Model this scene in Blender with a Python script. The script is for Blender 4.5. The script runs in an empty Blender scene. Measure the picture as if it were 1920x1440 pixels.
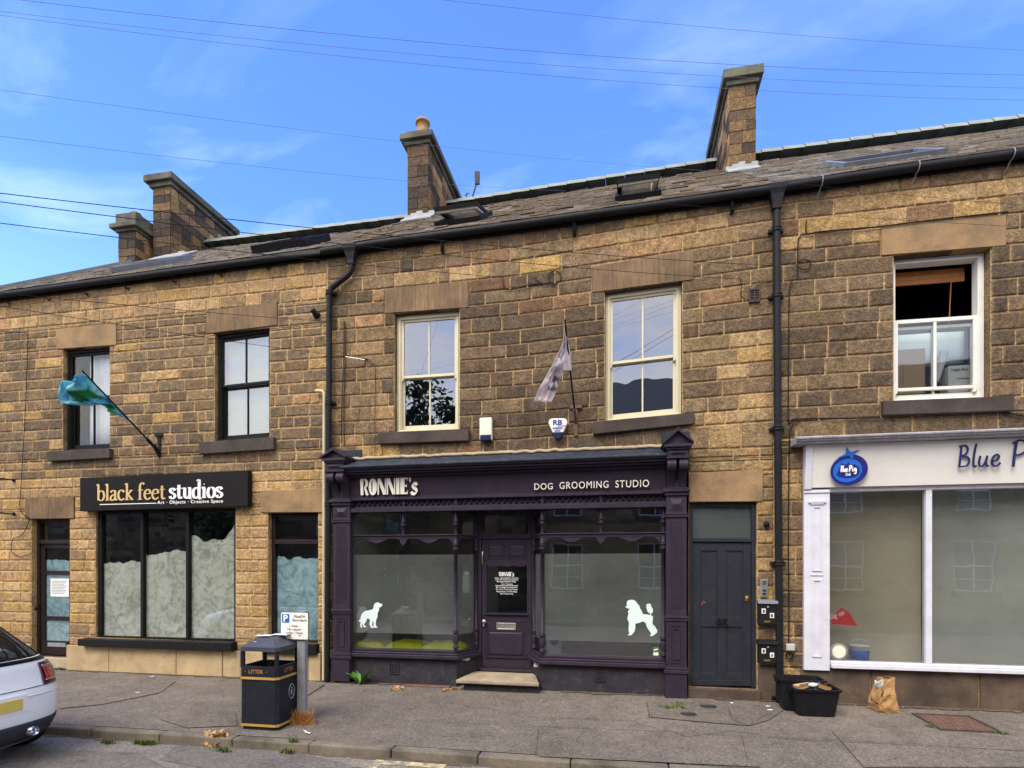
import bpy, bmesh, math, random
from mathutils import Vector, Matrix, noise as mnoise
SC = bpy.context.scene
COL = SC.collection
R_ = math.radians
# ---------------------------------------------------------------- camera
CAM_A = R_(11.0); CF = 1053.0; CD = 8.1; CH = 1.85; PX = 960.0; PY = 1056.0
cc, cs = math.cos(CAM_A), math.sin(CAM_A)
cam_d = bpy.data.cameras.new('camera'); cam = bpy.data.objects.new('camera', cam_d); COL.objects.link(cam)
cam.location = (0, -CD, CH); cam.rotation_euler = (R_(90), 0, CAM_A)
cam_d.sensor_width = 36.0; cam_d.lens = 36.0*CF/1920.0
cam_d.shift_y = (PY-720.0)/1920.0
cam_d.clip_start = 0.05; cam_d.clip_end = 2000
SC.camera = cam
# ---------------------------------------------------------------- light
SUN_EL, SUN_AZ = 52.0, 205.0      # azimuth clockwise from +Y (north = behind the houses)
SUN_STR, SUN_ANG = 1.9, 32.0
SKY_STR = 0.14
EXPOSURE = 0.94
SC.view_settings.view_transform = 'Standard'; SC.view_settings.look = 'None'
SC.view_settings.exposure = EXPOSURE; SC.view_settings.gamma = 1; SC.view_settings.use_curve_mapping = False
sun_d = bpy.data.lights.new('sun', 'SUN'); sun = bpy.data.objects.new('sun', sun_d); COL.objects.link(sun)
sun_d.energy = SUN_STR; sun_d.angle = R_(SUN_ANG); sun_d.color = (1.0, 0.95, 0.88)
az, el = R_(SUN_AZ), R_(SUN_EL)
sdir = Vector((math.sin(az)*math.cos(el), math.cos(az)*math.cos(el), math.sin(el)))
sun.rotation_euler = sdir.to_track_quat('Z', 'Y').to_euler()
sun.location = (0, -6, 14)
W = bpy.data.worlds.new('World'); SC.world = W; W.use_nodes = True

class NT:
    """small node-tree helper"""
    def __init__(s, tree):
        s.t = tree; tree.nodes.clear()
    def n(s, typ, **kw):
        nd = s.t.nodes.new(typ)
        for k, v in kw.items():
            if k.startswith('i_'):
                key = k[2:]
                key = int(key) if key.isdigit() else key.replace('_', ' ')
                nd.inputs[key].default_value = v
            else: setattr(nd, k, v)
        return nd
    def l(s, a, b): s.t.links.new(a, b)
    def math(s, op, a, b=None, clamp=False):
        nd = s.t.nodes.new('ShaderNodeMath'); nd.operation = op; nd.use_clamp = clamp
        for i, x in enumerate((a, b)):
            if x is None: continue
            if isinstance(x, (int, float)): nd.inputs[i].default_value = x
            else: s.l(x, nd.inputs[i])
        return nd.outputs[0]
    def mix(s, f, a, b, typ='MIX'):
        nd = s.t.nodes.new('ShaderNodeMixRGB'); nd.blend_type = typ
        for i, x in enumerate((f, a, b)):
            if isinstance(x, (int, float)): nd.inputs[i].default_value = x if i == 0 else (x, x, x, 1)
            elif isinstance(x, (tuple, list)): nd.inputs[i].default_value = (*x[:3], 1)
            else: s.l(x, nd.inputs[i])
        return nd.outputs[0]
    def ramp(s, f, stops, interp='LINEAR'):
        nd = s.t.nodes.new('ShaderNodeValToRGB'); nd.color_ramp.interpolation = interp
        e = nd.color_ramp.elements
        while len(e) > 1: e.remove(e[-1])
        for i, (p, c) in enumerate(stops):
            q = e[0] if i == 0 else e.new(p)
            q.position = p; q.color = (c, c, c, 1) if isinstance(c, (int, float)) else (*c[:3], 1)
        s.l(f, nd.inputs[0]); return nd.outputs[0]
    def noise(s, vec, scale, detail=3, rough=.55, dist=0, out=0):
        nd = s.t.nodes.new('ShaderNodeTexNoise'); nd.inputs['Scale'].default_value = scale
        nd.inputs['Detail'].default_value = detail; nd.inputs['Roughness'].default_value = rough
        nd.inputs['Distortion'].default_value = dist
        if vec is not None: s.l(vec, nd.inputs['Vector'])
        return nd.outputs[out]

# world: Nishita sky, soft wisps over the roofs, broad white cloud over the other side of the street
w = NT(W.node_tree)
sky = w.n('ShaderNodeTexSky', sky_type='NISHITA', sun_disc=False, sun_elevation=el, sun_rotation=az, air_density=1.2, dust_density=0.3, ozone_density=2.0)
tc = w.n('ShaderNodeTexCoord'); sep = w.n('ShaderNodeSeparateXYZ'); w.l(tc.outputs['Generated'], sep.inputs[0])
tint = w.mix(1.0, sky.outputs[0], (0.62, 0.88, 1.58), 'MULTIPLY')
zz = w.math('ADD', w.math('MAXIMUM', sep.outputs[2], 0.0), 0.22)
comb = w.n('ShaderNodeCombineXYZ')
w.l(w.math('DIVIDE', sep.outputs[0], zz), comb.inputs[0]); w.l(w.math('DIVIDE', sep.outputs[1], zz), comb.inputs[1])
mp = w.n('ShaderNodeMapping'); mp.inputs['Scale'].default_value = (1.0, 2.2, 1.0); mp.inputs['Rotation'].default_value = (0, 0, R_(-18))
w.l(comb.outputs[0], mp.inputs[0])
wis = w.ramp(w.noise(mp.outputs[0], 1.9, 6, .56, .5), [(.52, 0.0), (.62, .16), (.75, 0.46)])
low = w.ramp(sep.outputs[2], [(0.10, 1.0), (.42, .85), (.62, 0.30)])
wis = w.math('MULTIPLY', wis, low)
big = w.ramp(w.noise(comb.outputs[0], .9, 6, .6, .3), [(.32, 0.25), (.52, 1.0)])
side = w.n('ShaderNodeMapRange', i_1=0.12, i_2=-0.35, i_3=0.0, i_4=1.0); w.l(sep.outputs[1], side.inputs[0])
m2 = w.math('MULTIPLY', big, side.outputs[0])
cm = w.math('MAXIMUM', wis, m2)
ccol = w.mix(side.outputs[0], (7.0, 8.2, 10.0), (9.1, 8.7, 8.2))
hz = w.ramp(sep.outputs[2], [(0.0, 0.75), (.12, .50), (.30, .20), (.50, 0.0)])
base = w.mix(hz, tint, (4.4, 7.0, 11.6))
skc = w.mix(cm, base, ccol)
bg = w.n('ShaderNodeBackground', i_1=SKY_STR); w.l(skc, bg.inputs[0])
wo = w.n('ShaderNodeOutputWorld'); w.l(bg.outputs[0], wo.inputs[0])

# ---------------------------------------------------------------- projection of photo points on to real planes
def P(u, v, y=0.0):
    k = (u-PX)/CF; d = CD+y
    X = d*(k*cc-cs)/(cc+k*cs); dep = -X*cs+d*cc
    return X, CH-(v-PY)*dep/CF
def PXx(u, y=0.0): return P(u, PY, y)[0]
def G(u, v, z=0.0):
    dep = CF*(CH-z)/(v-PY); lat = (u-PX)/CF*dep
    return -cs*dep+cc*lat, -CD+cc*dep+cs*lat
def ray(u, v, dep):
    lat = (u-PX)/CF*dep
    return Vector((-cs*dep+cc*lat, -CD+cc*dep+cs*lat, CH-(v-PY)*dep/CF))
def rayat(u, v, y):
    x, z = P(u, v, y); return Vector((x, y, z))
def gz(y): return 0.0235*y if y > -2.56 else -0.060      # fall of the pavement to the kerb
ROAD_Z = -0.155

# ---------------------------------------------------------------- object helpers
def lin(c):
    return tuple(((x/255)/12.92 if x/255 <= .04045 else ((x/255+.055)/1.055)**2.4) for x in c)
def tag(o, label=None, cat=None, group=None, kind=None):
    if label: o['label'] = label
    if cat: o['category'] = cat
    if group: o['group'] = group
    if kind: o['kind'] = kind
    return o
def empty(name, loc=(0, 0, 0), rz=0, label=None, cat=None, group=None):
    o = bpy.data.objects.new(name, None); COL.objects.link(o); o.location = loc; o.rotation_euler = (0, 0, rz)
    o.empty_display_size = .1
    return tag(o, label, cat, group)

class MB:
    """mesh builder; T maps local points to the builder's final coordinates"""
    def __init__(s, T=None): s.v = []; s.f = []; s.c = []; s.sm = []; s.T = T; s.mi = []; s.curm = 0
    def add(s, vs, fs, col=None, smooth=False):
        b = len(s.v)
        s.v += [s.T(*p) if s.T else tuple(p) for p in vs]
        for f in fs:
            s.f.append([b+i for i in f]); s.sm.append(smooth); s.mi.append(s.curm)
        s.c += (col if isinstance(col, list) else [col]*len(vs))
    def box(s, x0, x1, y0, y1, z0, z1, col=None):
        x0, x1 = min(x0, x1), max(x0, x1); y0, y1 = min(y0, y1), max(y0, y1); z0, z1 = min(z0, z1), max(z0, z1)
        s.add([(x0, y0, z0), (x1, y0, z0), (x1, y1, z0), (x0, y1, z0), (x0, y0, z1), (x1, y0, z1), (x1, y1, z1), (x0, y1, z1)],
              [(0, 3, 2, 1), (4, 5, 6, 7), (0, 1, 5, 4), (1, 2, 6, 5), (2, 3, 7, 6), (3, 0, 4, 7)], col)
    def hexa(s, p, col=None):   # p: front bl br tr tl, back bl br tr tl
        s.add(p, [(0, 1, 2, 3), (5, 4, 7, 6), (4, 0, 3, 7), (1, 5, 6, 2), (3, 2, 6, 7), (4, 5, 1, 0)], col)
    def pxbox(s, uL, uR, vtl, vtr, vbl, vbr, y0, y1, col=None):
        a = P(uL, vbl, y0); b = P(uR, vbr, y0); c = P(uR, vtr, y0); d = P(uL, vtl, y0)
        x0 = a[0]; x1 = b[0]
        s.hexa([(x0, y0, a[1]), (x1, y0, b[1]), (x1, y0, c[1]), (x0, y0, d[1]), (x0, y1, a[1]), (x1, y1, b[1]), (x1, y1, c[1]), (x0, y1, d[1])], col)
    def quad(s, a, b, c, d, col=None): s.add([a, b, c, d], [(0, 1, 2, 3)], col)
    def prism(s, pts, y0, y1, col=None, smooth=False):   # outline in x,z (convex or star-shaped), front at y0
        n = len(pts)
        vs = [(x, y0, z) for x, z in pts]+[(x, y1, z) for x, z in pts]
        s.add(vs, [tuple(range(n)), tuple(reversed(range(n, 2*n)))]+[(i, n+i, n+(i+1) % n, (i+1) % n) for i in range(n)], col, smooth)
    def ring(s, c, ax, r, n=10):
        ax = Vector(ax).normalized(); t = Vector((0, 0, 1)) if abs(ax.z) < .9 else Vector((1, 0, 0))
        a = ax.cross(t).normalized(); b = ax.cross(a)
        return [tuple(Vector(c)+(a*math.cos(2*math.pi*i/n)+b*math.sin(2*math.pi*i/n))*r) for i in range(n)]
    def tube(s, pts, r, n=8, col=None, caps=True, closed=False):
        pts = [Vector(p) for p in pts]; m = len(pts); rr = r if isinstance(r, (list, tuple)) else [r]*m
        vs = []; prev = None
        for i, p in enumerate(pts):
            if closed: d = pts[(i+1) % m]-pts[i-1]
            else: d = (pts[min(i+1, m-1)]-pts[max(i-1, 0)])
            d = d.normalized() if d.length > 1e-9 else Vector((0, 0, 1))
            if prev is None:
                t = Vector((0, 0, 1)) if abs(d.z) < .9 else Vector((1, 0, 0)); a = d.cross(t).normalized()
            else:
                a = (prev-d*prev.dot(d)); a = a.normalized() if a.length > 1e-6 else d.orthogonal().normalized()
            prev = a; b = d.cross(a)
            vs += [tuple(p+(a*math.cos(2*math.pi*k/n)+b*math.sin(2*math.pi*k/n))*rr[i]) for k in range(n)]
        fs = []
        for i in range(m if closed else m-1):
            j = (i+1) % m
            for k in range(n): fs.append((i*n+k, i*n+(k+1) % n, j*n+(k+1) % n, j*n+k))
        s.add(vs, fs, col, True)
        if caps and not closed:
            s.add(vs[:n], [tuple(reversed(range(n)))], col); s.add(vs[-n:], [tuple(range(n))], col)
    def lathe(s, prof, c=(0, 0, 0), n=16, col=None, axis='z', caps=True):   # prof [(r,h)]
        vs = []
        for r, h in prof:
            for k in range(n):
                a = 2*math.pi*k/n; x, y = r*math.cos(a), r*math.sin(a)
                vs.append((c[0]+x, c[1]+y, c[2]+h) if axis == 'z' else ((c[0]+x, c[1]-h, c[2]+y) if axis == 'y' else (c[0]+h, c[1]+x, c[2]+y)))
        fs = [(i*n+k, i*n+(k+1) % n, (i+1)*n+(k+1) % n, (i+1)*n+k) for i in range(len(prof)-1) for k in range(n)]
        if axis == 'y': fs = [tuple(reversed(f)) for f in fs] if False else fs
        s.add(vs, fs, col, True)
        if caps:
            m = len(prof)-1
            s.add(vs[:n], [tuple(reversed(range(n)))], col); s.add(vs[m*n:], [tuple(range(n))], col)
    def ellip(s, c, r, nu=14, nv=9, col=None):
        vs = []; fs = []
        for j in range(nv+1):
            t = math.pi*j/nv
            for i in range(nu):
                a = 2*math.pi*i/nu
                vs.append((c[0]+r[0]*math.sin(t)*math.cos(a), c[1]+r[1]*math.sin(t)*math.sin(a), c[2]+r[2]*math.cos(t)))
        for j in range(nv):
            for i in range(nu): fs.append((j*nu+i, (j+1)*nu+i, (j+1)*nu+(i+1) % nu, j*nu+(i+1) % nu))
        s.add(vs, fs, col, True)
    def grid(s, fn, nu, nv, col=None, smooth=True, close_u=False):
        vs = [fn(i/nu, j/nv) for j in range(nv+1) for i in range(nu+1)]
        s.add(vs, [(j*(nu+1)+i, j*(nu+1)+i+1, (j+1)*(nu+1)+i+1, (j+1)*(nu+1)+i) for j in range(nv) for i in range(nu)], col, smooth)
    def build(s, name, mat, parent=None, bevel=0, solid=0, recalc=True, sub=0, autosmooth=None, loc=None):
        me = bpy.data.meshes.new(name); me.from_pydata(s.v, [], s.f)
        mats = mat if isinstance(mat, (list, tuple)) else [mat]
        for m in mats: me.materials.append(m)
        if len(mats) > 1: me.polygons.foreach_set('material_index', s.mi)
        me.polygons.foreach_set('use_smooth', s.sm)
        if any(c is not None for c in s.c):
            at = me.color_attributes.new('col', 'FLOAT_COLOR', 'POINT')
            flat = []
            for c in s.c: flat += (list(c[:3])+[1.0]) if c is not None else [.5, .5, .5, 1]
            at.data.foreach_set('color', flat)
        if recalc:
            b = bmesh.new(); b.from_mesh(me)
            bmesh.ops.remove_doubles(b, verts=b.verts, dist=1e-6) if recalc == 'weld' else None
            bmesh.ops.recalc_face_normals(b, faces=b.faces); b.to_mesh(me); b.free()
        me.update()
        o = bpy.data.objects.new(name, me); COL.objects.link(o)
        if parent is not None: o.parent = parent
        if loc: o.location = loc
        if solid:
            m = o.modifiers.new('solid', 'SOLIDIFY'); m.thickness = solid; m.offset = 0
        if sub:
            m = o.modifiers.new('sub', 'SUBSURF'); m.levels = sub; m.render_levels = sub
        if bevel:
            m = o.modifiers.new('bevel', 'BEVEL'); m.width = bevel; m.segments = 2; m.limit_method = 'ANGLE'; m.angle_limit = R_(40)
        return o

def curve_mesh(loops, depth, name='c'):
    """filled 2-D outlines (holes where loops nest) -> verts(x,z), faces, extruded +-depth/2 in y"""
    cu = bpy.data.curves.new(name, 'CURVE'); cu.dimensions = '2D'; cu.fill_mode = 'BOTH'; cu.extrude = depth/2
    for lp in loops:
        sp = cu.splines.new('POLY'); sp.points.add(len(lp)-1); sp.use_cyclic_u = True
        for p, q in zip(sp.points, lp): p.co = (q[0], q[1], 0, 1)
    o = bpy.data.objects.new(name, cu); me = bpy.data.meshes.new_from_object(o)
    vs = [(v.co.x, -v.co.z, v.co.y) for v in me.vertices]; fs = [tuple(p.vertices) for p in me.polygons]
    bpy.data.objects.remove(o); bpy.data.curves.remove(cu); bpy.data.meshes.remove(me)
    return vs, fs
def text_mesh(txt, depth, bold=0.0, space=1.0, align='LEFT'):
    cu = bpy.data.curves.new('t', 'FONT'); cu.body = txt; cu.extrude = depth/2; cu.offset = bold; cu.space_character = space
    cu.align_x = align; cu.resolution_u = 4
    o = bpy.data.objects.new('t', cu); me = bpy.data.meshes.new_from_object(o)
    vs = [(v.co.x, -v.co.z, v.co.y) for v in me.vertices]; fs = [tuple(p.vertices) for p in me.polygons]
    bpy.data.objects.remove(o); bpy.data.curves.remove(cu); bpy.data.meshes.remove(me)
    return vs, fs
def fit(vs, x0, x1, z0, z1, y, tilt=0.0, ysc=1.0, keep=False):
    """scale a flat x,z shape into a rectangle on the plane y"""
    ax = min(v[0] for v in vs); bx = max(v[0] for v in vs); az_ = min(v[2] for v in vs); bz = max(v[2] for v in vs)
    sx = (x1-x0)/(bx-ax); sz = (z1-z0)/(bz-az_)
    if keep: sx = sz = min(sx, sz)
    return [(x0+(v[0]-ax)*sx, y+v[1]*ysc, z0+(v[2]-az_)*sz+tilt*(v[0]-ax)*sx) for v in vs]
def text(mb, txt, x0, x1, z0, z1, y, depth=.004, bold=0, space=1, tilt=0, keep=False):
    vs, fs = text_mesh(txt, depth, bold, space)
    if vs: mb.add(fit(vs, x0, x1, z0, z1, y, tilt, 1, keep), fs)
def crom(pts, n=6, closed=False):
    pts = [Vector((*p, 0)) if len(p) == 2 else Vector(p) for p in pts]; out = []; m = len(pts)
    if m < 3 and not closed: return [tuple(p) for p in pts]
    for i in range(m if closed else m-1):
        g = (lambda k: pts[k % m]) if closed else (lambda k: pts[max(0, min(m-1, k))])
        a, b, c, d = g(i-1), g(i), g(i+1), g(i+2)
        for k in range(n):
            t = k/n
            out.append(tuple(.5*((2*b)+(c-a)*t+(2*a-5*b+4*c-d)*t*t+(3*b-a-3*c+d)*t**3)))
    if not closed: out.append(tuple(pts[-1]))
    return out
def ribbon(mb, pts, wthin, wthick, y0, y1, T, smooth=True, nib=0.0, col=None):
    """pen stroke in x,z with width by direction"""
    q = crom(pts, 6) if smooth and len(pts) > 2 else [(*p, 0) for p in pts]
    L = []; Rr = []
    for i, p in enumerate(q):
        a = q[max(0, i-1)]; b = q[min(len(q)-1, i+1)]
        dx, dz = b[0]-a[0], b[1]-a[1]; l = math.hypot(dx, dz) or 1
        wv = wthin+(wthick-wthin)*abs(math.cos(math.atan2(dx, dz)+nib)); nx, nz = -dz/l*wv/2, dx/l*wv/2
        L.append((p[0]+nx, p[1]+nz)); Rr.append((p[0]-nx, p[1]-nz))
    n = len(q); vs = []
    for (a, b) in zip(L, Rr):
        for yy in (y0, y1):
            x, z = T(*a); vs.append((x, yy, z)); x, z = T(*b); vs.append((x, yy, z))
    fs = []
    for i in range(n-1):
        k = 4*i
        fs += [(k, k+1, k+5, k+4), (k+3, k+2, k+6, k+7), (k+2, k, k+4, k+6), (k+1, k+3, k+7, k+5)]
    fs += [(0, 2, 3, 1), (4*n-4, 4*n-3, 4*n-1, 4*n-2)]
    mb.add(vs, fs, col)
def copy_tree(o, parent=None):
    c = o.copy(); COL.objects.link(c)
    if parent is not None: c.parent = parent
    for ch in list(o.children): copy_tree(ch, c)
    return c
# ---------------------------------------------------------------- materials (all procedural)
M = {}
def mat(name): 
    m = bpy.data.materials.new(name); m.use_nodes = True; M[name] = m
    t = NT(m.node_tree); out = t.n('ShaderNodeOutputMaterial'); b = t.n('ShaderNodeBsdfPrincipled'); t.l(b.outputs[0], out.inputs[0])
    tcn = t.n('ShaderNodeTexCoord'); t.vec = tcn.outputs['Object']; t.b = b; t.out = out
    return m, t
def setb(t, color=None, rough=None, metal=None, spec=None):
    for k, v in (('Base Color', color), ('Roughness', rough), ('Metallic', metal), ('Specular IOR Level', spec)):
        if v is None: continue
        if isinstance(v, (int, float)): t.b.inputs[k].default_value = v
        elif isinstance(v, (tuple, list)): t.b.inputs[k].default_value = (*v[:3], 1)
        else: t.l(v, t.b.inputs[k])
def bump(t, h, dist=.01, st=.5):
    bn = t.n('ShaderNodeBump', i_Distance=dist, i_Strength=st); t.l(h, bn.inputs['Height']); t.l(bn.outputs[0], t.b.inputs['Normal'])
def paint(name, rgb, rough=.5, var=.12, dirt=.15, dirtc=(60, 52, 44), bumpd=.002, scale=4, metal=0):
    m, t = mat(name); c = lin(rgb)
    n1 = t.noise(t.vec, scale, 5, .6); n2 = t.noise(t.vec, scale*9, 3, .6)
    f = t.ramp(n1, [(.3, 1-var), (.7, 1+var)]); col = t.mix(1, c, f, 'MULTIPLY')
    d = t.math('MULTIPLY', t.ramp(t.noise(t.vec, scale*2.3, 6, .65), [(.52, 0), (.75, 1)]), dirt)
    col = t.mix(d, col, lin(dirtc))
    setb(t, col, t.ramp(n2, [(.3, max(0, rough-.1)), (.7, min(1, rough+.12))]), metal, .18 if max(rgb) < 72 else .4)
    bump(t, n2, bumpd, .35); return m
def vstretch(t, s=(1, 1, .12)):
    mp = t.n('ShaderNodeMapping'); mp.inputs['Scale'].default_value = s; t.l(t.vec, mp.inputs[0]); return mp.outputs[0]

# walling stone: tone of each block comes with the block, grain and soot from noise
def stone(name, soot=.55):
    m, t = mat(name)
    at = t.n('ShaderNodeAttribute', attribute_name='col'); c = at.outputs[0]
    g = t.noise(t.vec, 38, 4, .75); c = t.mix(1, c, t.ramp(g, [(.3, .46), (.5, .97), (.72, 1.55)]), 'MULTIPLY')
    g2 = t.noise(t.vec, 14, 4, .6); c = t.mix(1, c, t.ramp(g2, [(.3, .70), (.7, 1.28)]), 'MULTIPLY')
    s1 = t.ramp(t.noise(t.vec, 1.1, 6, .65, .4), [(.48, 0), (.72, soot)])
    c = t.mix(s1, c, t.mix(1, c, (.42, .38, .36), 'MULTIPLY'))
    st = t.ramp(t.noise(vstretch(t, (2.6, 2.6, .25)), 1.6, 5, .6), [(.56, 0), (.74, .42)])
    c = t.mix(st, c, (.035, .028, .022))
    setb(t, c, .92, 0, .2); bump(t, t.math('ADD', g, t.math('MULTIPLY', g2, 1.6)), .016, .9)
    return m
stone('walling_stone', .42)
def dressed(name, rgb, rgb2, tool=0, rot=0, soot=.5):
    m, t = mat(name)
    n = t.noise(t.vec, 2.2, 6, .6, .3); c = t.mix(t.ramp(n, [(.35, 0), (.65, 1)]), lin(rgb), lin(rgb2))
    g = t.noise(t.vec, 60, 3, .7); c = t.mix(1, c, t.ramp(g, [(.25, .75), (.75, 1.22)]), 'MULTIPLY')
    h = g
    if tool:
        mp = t.n('ShaderNodeMapping'); mp.inputs['Rotation'].default_value = (0, R_(rot), 0); mp.inputs['Scale'].default_value = (tool, 1, 2.0); t.l(t.vec, mp.inputs[0])
        wv = t.noise(mp.outputs[0], 1.0, 3, .6)
        c = t.mix(1, c, t.ramp(wv, [(.3, .68), (.7, 1.2)]), 'MULTIPLY'); h = t.math('ADD', g, t.math('MULTIPLY', wv, 1.5))
    s = t.ramp(t.noise(t.vec, 3.1, 6, .7, .5), [(.5, 0), (.72, soot)]); c = t.mix(s, c, (.05, .04, .032))
    setb(t, c, .9, 0, .2); bump(t, h, .006, .6); return m
dressed('lintel_stone', (134, 109, 82), (108, 88, 69), 26, 12, .25)
dressed('lintel_plain', (158, 128, 92), (126, 104, 80), 0, 0, .4)
dressed('sill_stone', (82, 72, 66), (62, 55, 52), 0, 0, .5)
dressed('plinth_stone', (190, 166, 126), (164, 142, 108), 0, 0, .3)
dressed('dark_plinth', (104, 88, 74), (70, 60, 54), 0, 0, .6)
dressed('step_stone', (176, 160, 134), (140, 124, 104), 0, 0, .25)
dressed('chimney_stone', (150, 118, 80), (92, 76, 60), 0, 0, .6)
dressed('coping_stone', (104, 104, 92), (74, 70, 62), 0, 0, .5)
paint('mortar_cap', (168, 150, 122), .95, .2, .3)
# roof
m, t = mat('roof_slate'); at = t.n('ShaderNodeAttribute', attribute_name='col')
c = t.mix(1, at.outputs[0], t.ramp(t.noise(t.vec, 26, 4, .7), [(.3, .6), (.7, 1.35)]), 'MULTIPLY')
mo = t.ramp(t.noise(t.vec, 5.5, 6, .7), [(.52, 0), (.66, .75)]); c = t.mix(mo, c, lin((92, 84, 62)))
setb(t, c, .85); bump(t, t.noise(t.vec, 40, 3, .6), .01, .6)
paint('ridge_tile', (132, 138, 128), .8, .15, .3, (90, 92, 84))
paint('lead', (112, 116, 124), .55, .2, .3, (70, 72, 78), .004, 5)
paint('lead_pale', (146, 148, 150), .6, .15, .3, (120, 120, 122), .004, 5)
paint('blue_lead', (44, 48, 57), .6, .25, .4, (96, 98, 104), .006, 6)
paint('iron_black', (25, 25, 27), .55, .2, .25, (66, 60, 56), .002, 6)
paint('pipe_black', (26, 26, 29), .5, .2, .18, (70, 66, 62), .001, 6)
paint('black_paint', (22, 21, 22), .6, .15, .12, (58, 52, 48))
paint('brown_black', (38, 30, 29), .5, .15, .15, (64, 52, 46))
paint('sign_black', (22, 19, 19), .7, .12, .10, (44, 38, 36), .0006)
paint('purple_paint', (49, 41, 53), .5, .20, .30, (74, 66, 74), .0012, 5)
paint('purple_wall', (50, 47, 52), .8, .22, .55, (84, 80, 80), .01, 4)
paint('charcoal_paint', (41, 43, 50), .5, .16, .25, (72, 70, 72), .0012, 5)
paint('cream_paint', (206, 196, 164), .45, .06, .10, (150, 138, 112), .0008)
paint('white_paint', (222, 219, 210), .45, .06, .16, (160, 140, 116), .001)
paint('lilac_paint', (206, 204, 212), .5, .08, .25, (150, 144, 146), .001)
paint('cornice_grey', (158, 156, 160), .6, .22, .6, (92, 86, 84), .006, 7)
paint('fascia_cream', (214, 210, 202), .55, .04, .14, (176, 164, 146), .0006, 2)
paint('cream_pipe', (192, 180, 146), .5, .12, .35, (120, 104, 80))
paint('letter_cream', (226, 220, 202), .5, .04, .05)
paint('letter_tan', (206, 172, 118), .5, .05, .05)
paint('letter_white', (236, 234, 230), .5, .03, .03)
paint('letter_gold', (168, 118, 70), .5, .08, .1)
paint('band_gold', (176, 140, 66), .45, .1, .15)
paint('vinyl_pale', (214, 226, 222), .4, .03, .03)
paint('vinyl_blue', (32, 30, 84), .4, .05, .05)
paint('logo_navy', (24, 24, 110), .4, .08, .03)
paint('logo_blue', (22, 92, 180), .4, .06, .03)
paint('sign_white', (226, 224, 216), .5, .03, .12, (170, 160, 140))
paint('sign_blue', (24, 92, 176), .45, .05, .05)
paint('ink', (38, 38, 40), .6, .1, 0)
paint('galvanised', (132, 132, 134), .55, .18, .4, (92, 84, 76), .002, 7)
paint('bin_black', (34, 35, 42), .38, .18, .2, (78, 78, 82), .001, 5)
paint('bin_lid', (62, 64, 72), .45, .15, .3, (104, 104, 108), .001, 6)
paint('tub_plastic', (23, 23, 26), .5, .15, .25, (60, 56, 54), .002, 9)
paint('paper', (226, 226, 222), .8, .04, .05)
paint('kraft', (158, 120, 76), .85, .12, .1, (140, 104, 66), .004, 8)
paint('card', (184, 152, 106), .85, .06, .1)
paint('alarm_cream', (220, 216, 196), .45, .04, .08)
paint('alarm_navy', (26, 34, 70), .4, .1, .05)
paint('alarm_ink', (30, 50, 130), .4, .1, .05)
paint('steel', (178, 176, 168), .35, .1, .1, (120, 116, 108), .0005, 8, .8)
paint('brass', (196, 152, 74), .35, .1, .1, (120, 90, 50), .0005, 8, .8)
paint('chrome', (200, 200, 204), .12, .05, .02, (120, 120, 120), .0002, 8, 1)
paint('lime_fabric', (178, 186, 44), .85, .12, .15, (130, 136, 30), .004, 10)
paint('tub_blue', (128, 150, 166), .5, .06, .05)
paint('red_card', (222, 78, 66), .6, .06, .05)
paint('wood', (168, 104, 48), .55, .2, .15, (110, 64, 28), .001, 6)
paint('curtain_white', (222, 224, 228), .85, .04, .05)
paint('blind_grey', (176, 192, 190), .8, .05, .05)
paint('room_wall', (150, 146, 136), .9, .06, .05)
paint('room_pale', (196, 198, 190), .9, .05, .05)
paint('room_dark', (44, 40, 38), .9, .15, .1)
paint('terracotta', (150, 118, 80), .85, .15, .3, (90, 76, 60))
paint('terracotta_dark', (118, 96, 70), .85, .15, .4, (70, 60, 50))
paint('weed_green', (84, 100, 42), .7, .25, .1, (120, 120, 50), .001, 20)
paint('leaf_green', (74, 118, 46), .55, .22, .1, (110, 130, 60), .002, 20)
paint('dead_grass', (178, 130, 66), .85, .25, .1, (120, 84, 44), .001, 20)
paint('dead_leaf', (184, 146, 98), .85, .25, .2, (110, 76, 44), .001, 20)
paint('pipe_grey', (176, 176, 172), .5, .06, .1)
paint('cast_iron', (70, 62, 60), .65, .2, .5, (108, 72, 54), .003, 12)
paint('cover_dark', (50, 50, 54), .6, .2, .3, (80, 76, 72), .003, 12)
paint('rust', (104, 78, 66), .85, .25, .4, (70, 48, 40), .004, 10)
paint('cable_black', (28, 27, 28), .6, .1, .1)
paint('wire_grey', (104, 112, 130), .6, .1, .1)
paint('stucco_paint', (190, 176, 148), .8, .1, .2)
# car
m, t = mat('car_white'); setb(t, lin((226, 226, 224)), .28); t.b.inputs['Coat Weight'].default_value = .6
n = t.noise(t.vec, 3, 5, .6); setb(t, t.mix(t.ramp(n, [(.5, 0), (.8, .16)]), lin((240, 239, 236)), lin((160, 150, 138))))
m, t = mat('car_glass'); setb(t, lin((18, 22, 24)), .06)
paint('car_black', (22, 22, 25), .35, .1, .1, (60, 58, 56))
paint('tyre', (24, 23, 23), .8, .15, .3, (70, 64, 58))
m, t = mat('tail_red'); setb(t, t.mix(t.ramp(t.noise(t.vec, 9, 2), [(.4, 0), (.6, 1)]), lin((120, 10, 20)), lin((176, 16, 30))), .12); t.b.inputs['Coat Weight'].default_value = .7
m, t = mat('tail_dark'); setb(t, lin((62, 14, 22)), .15)
paint('car_trim', (56, 56, 60), .6, .15, .2, (84, 80, 76))
paint('plate_yellow', (220, 196, 98), .4, .04, .05)
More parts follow.
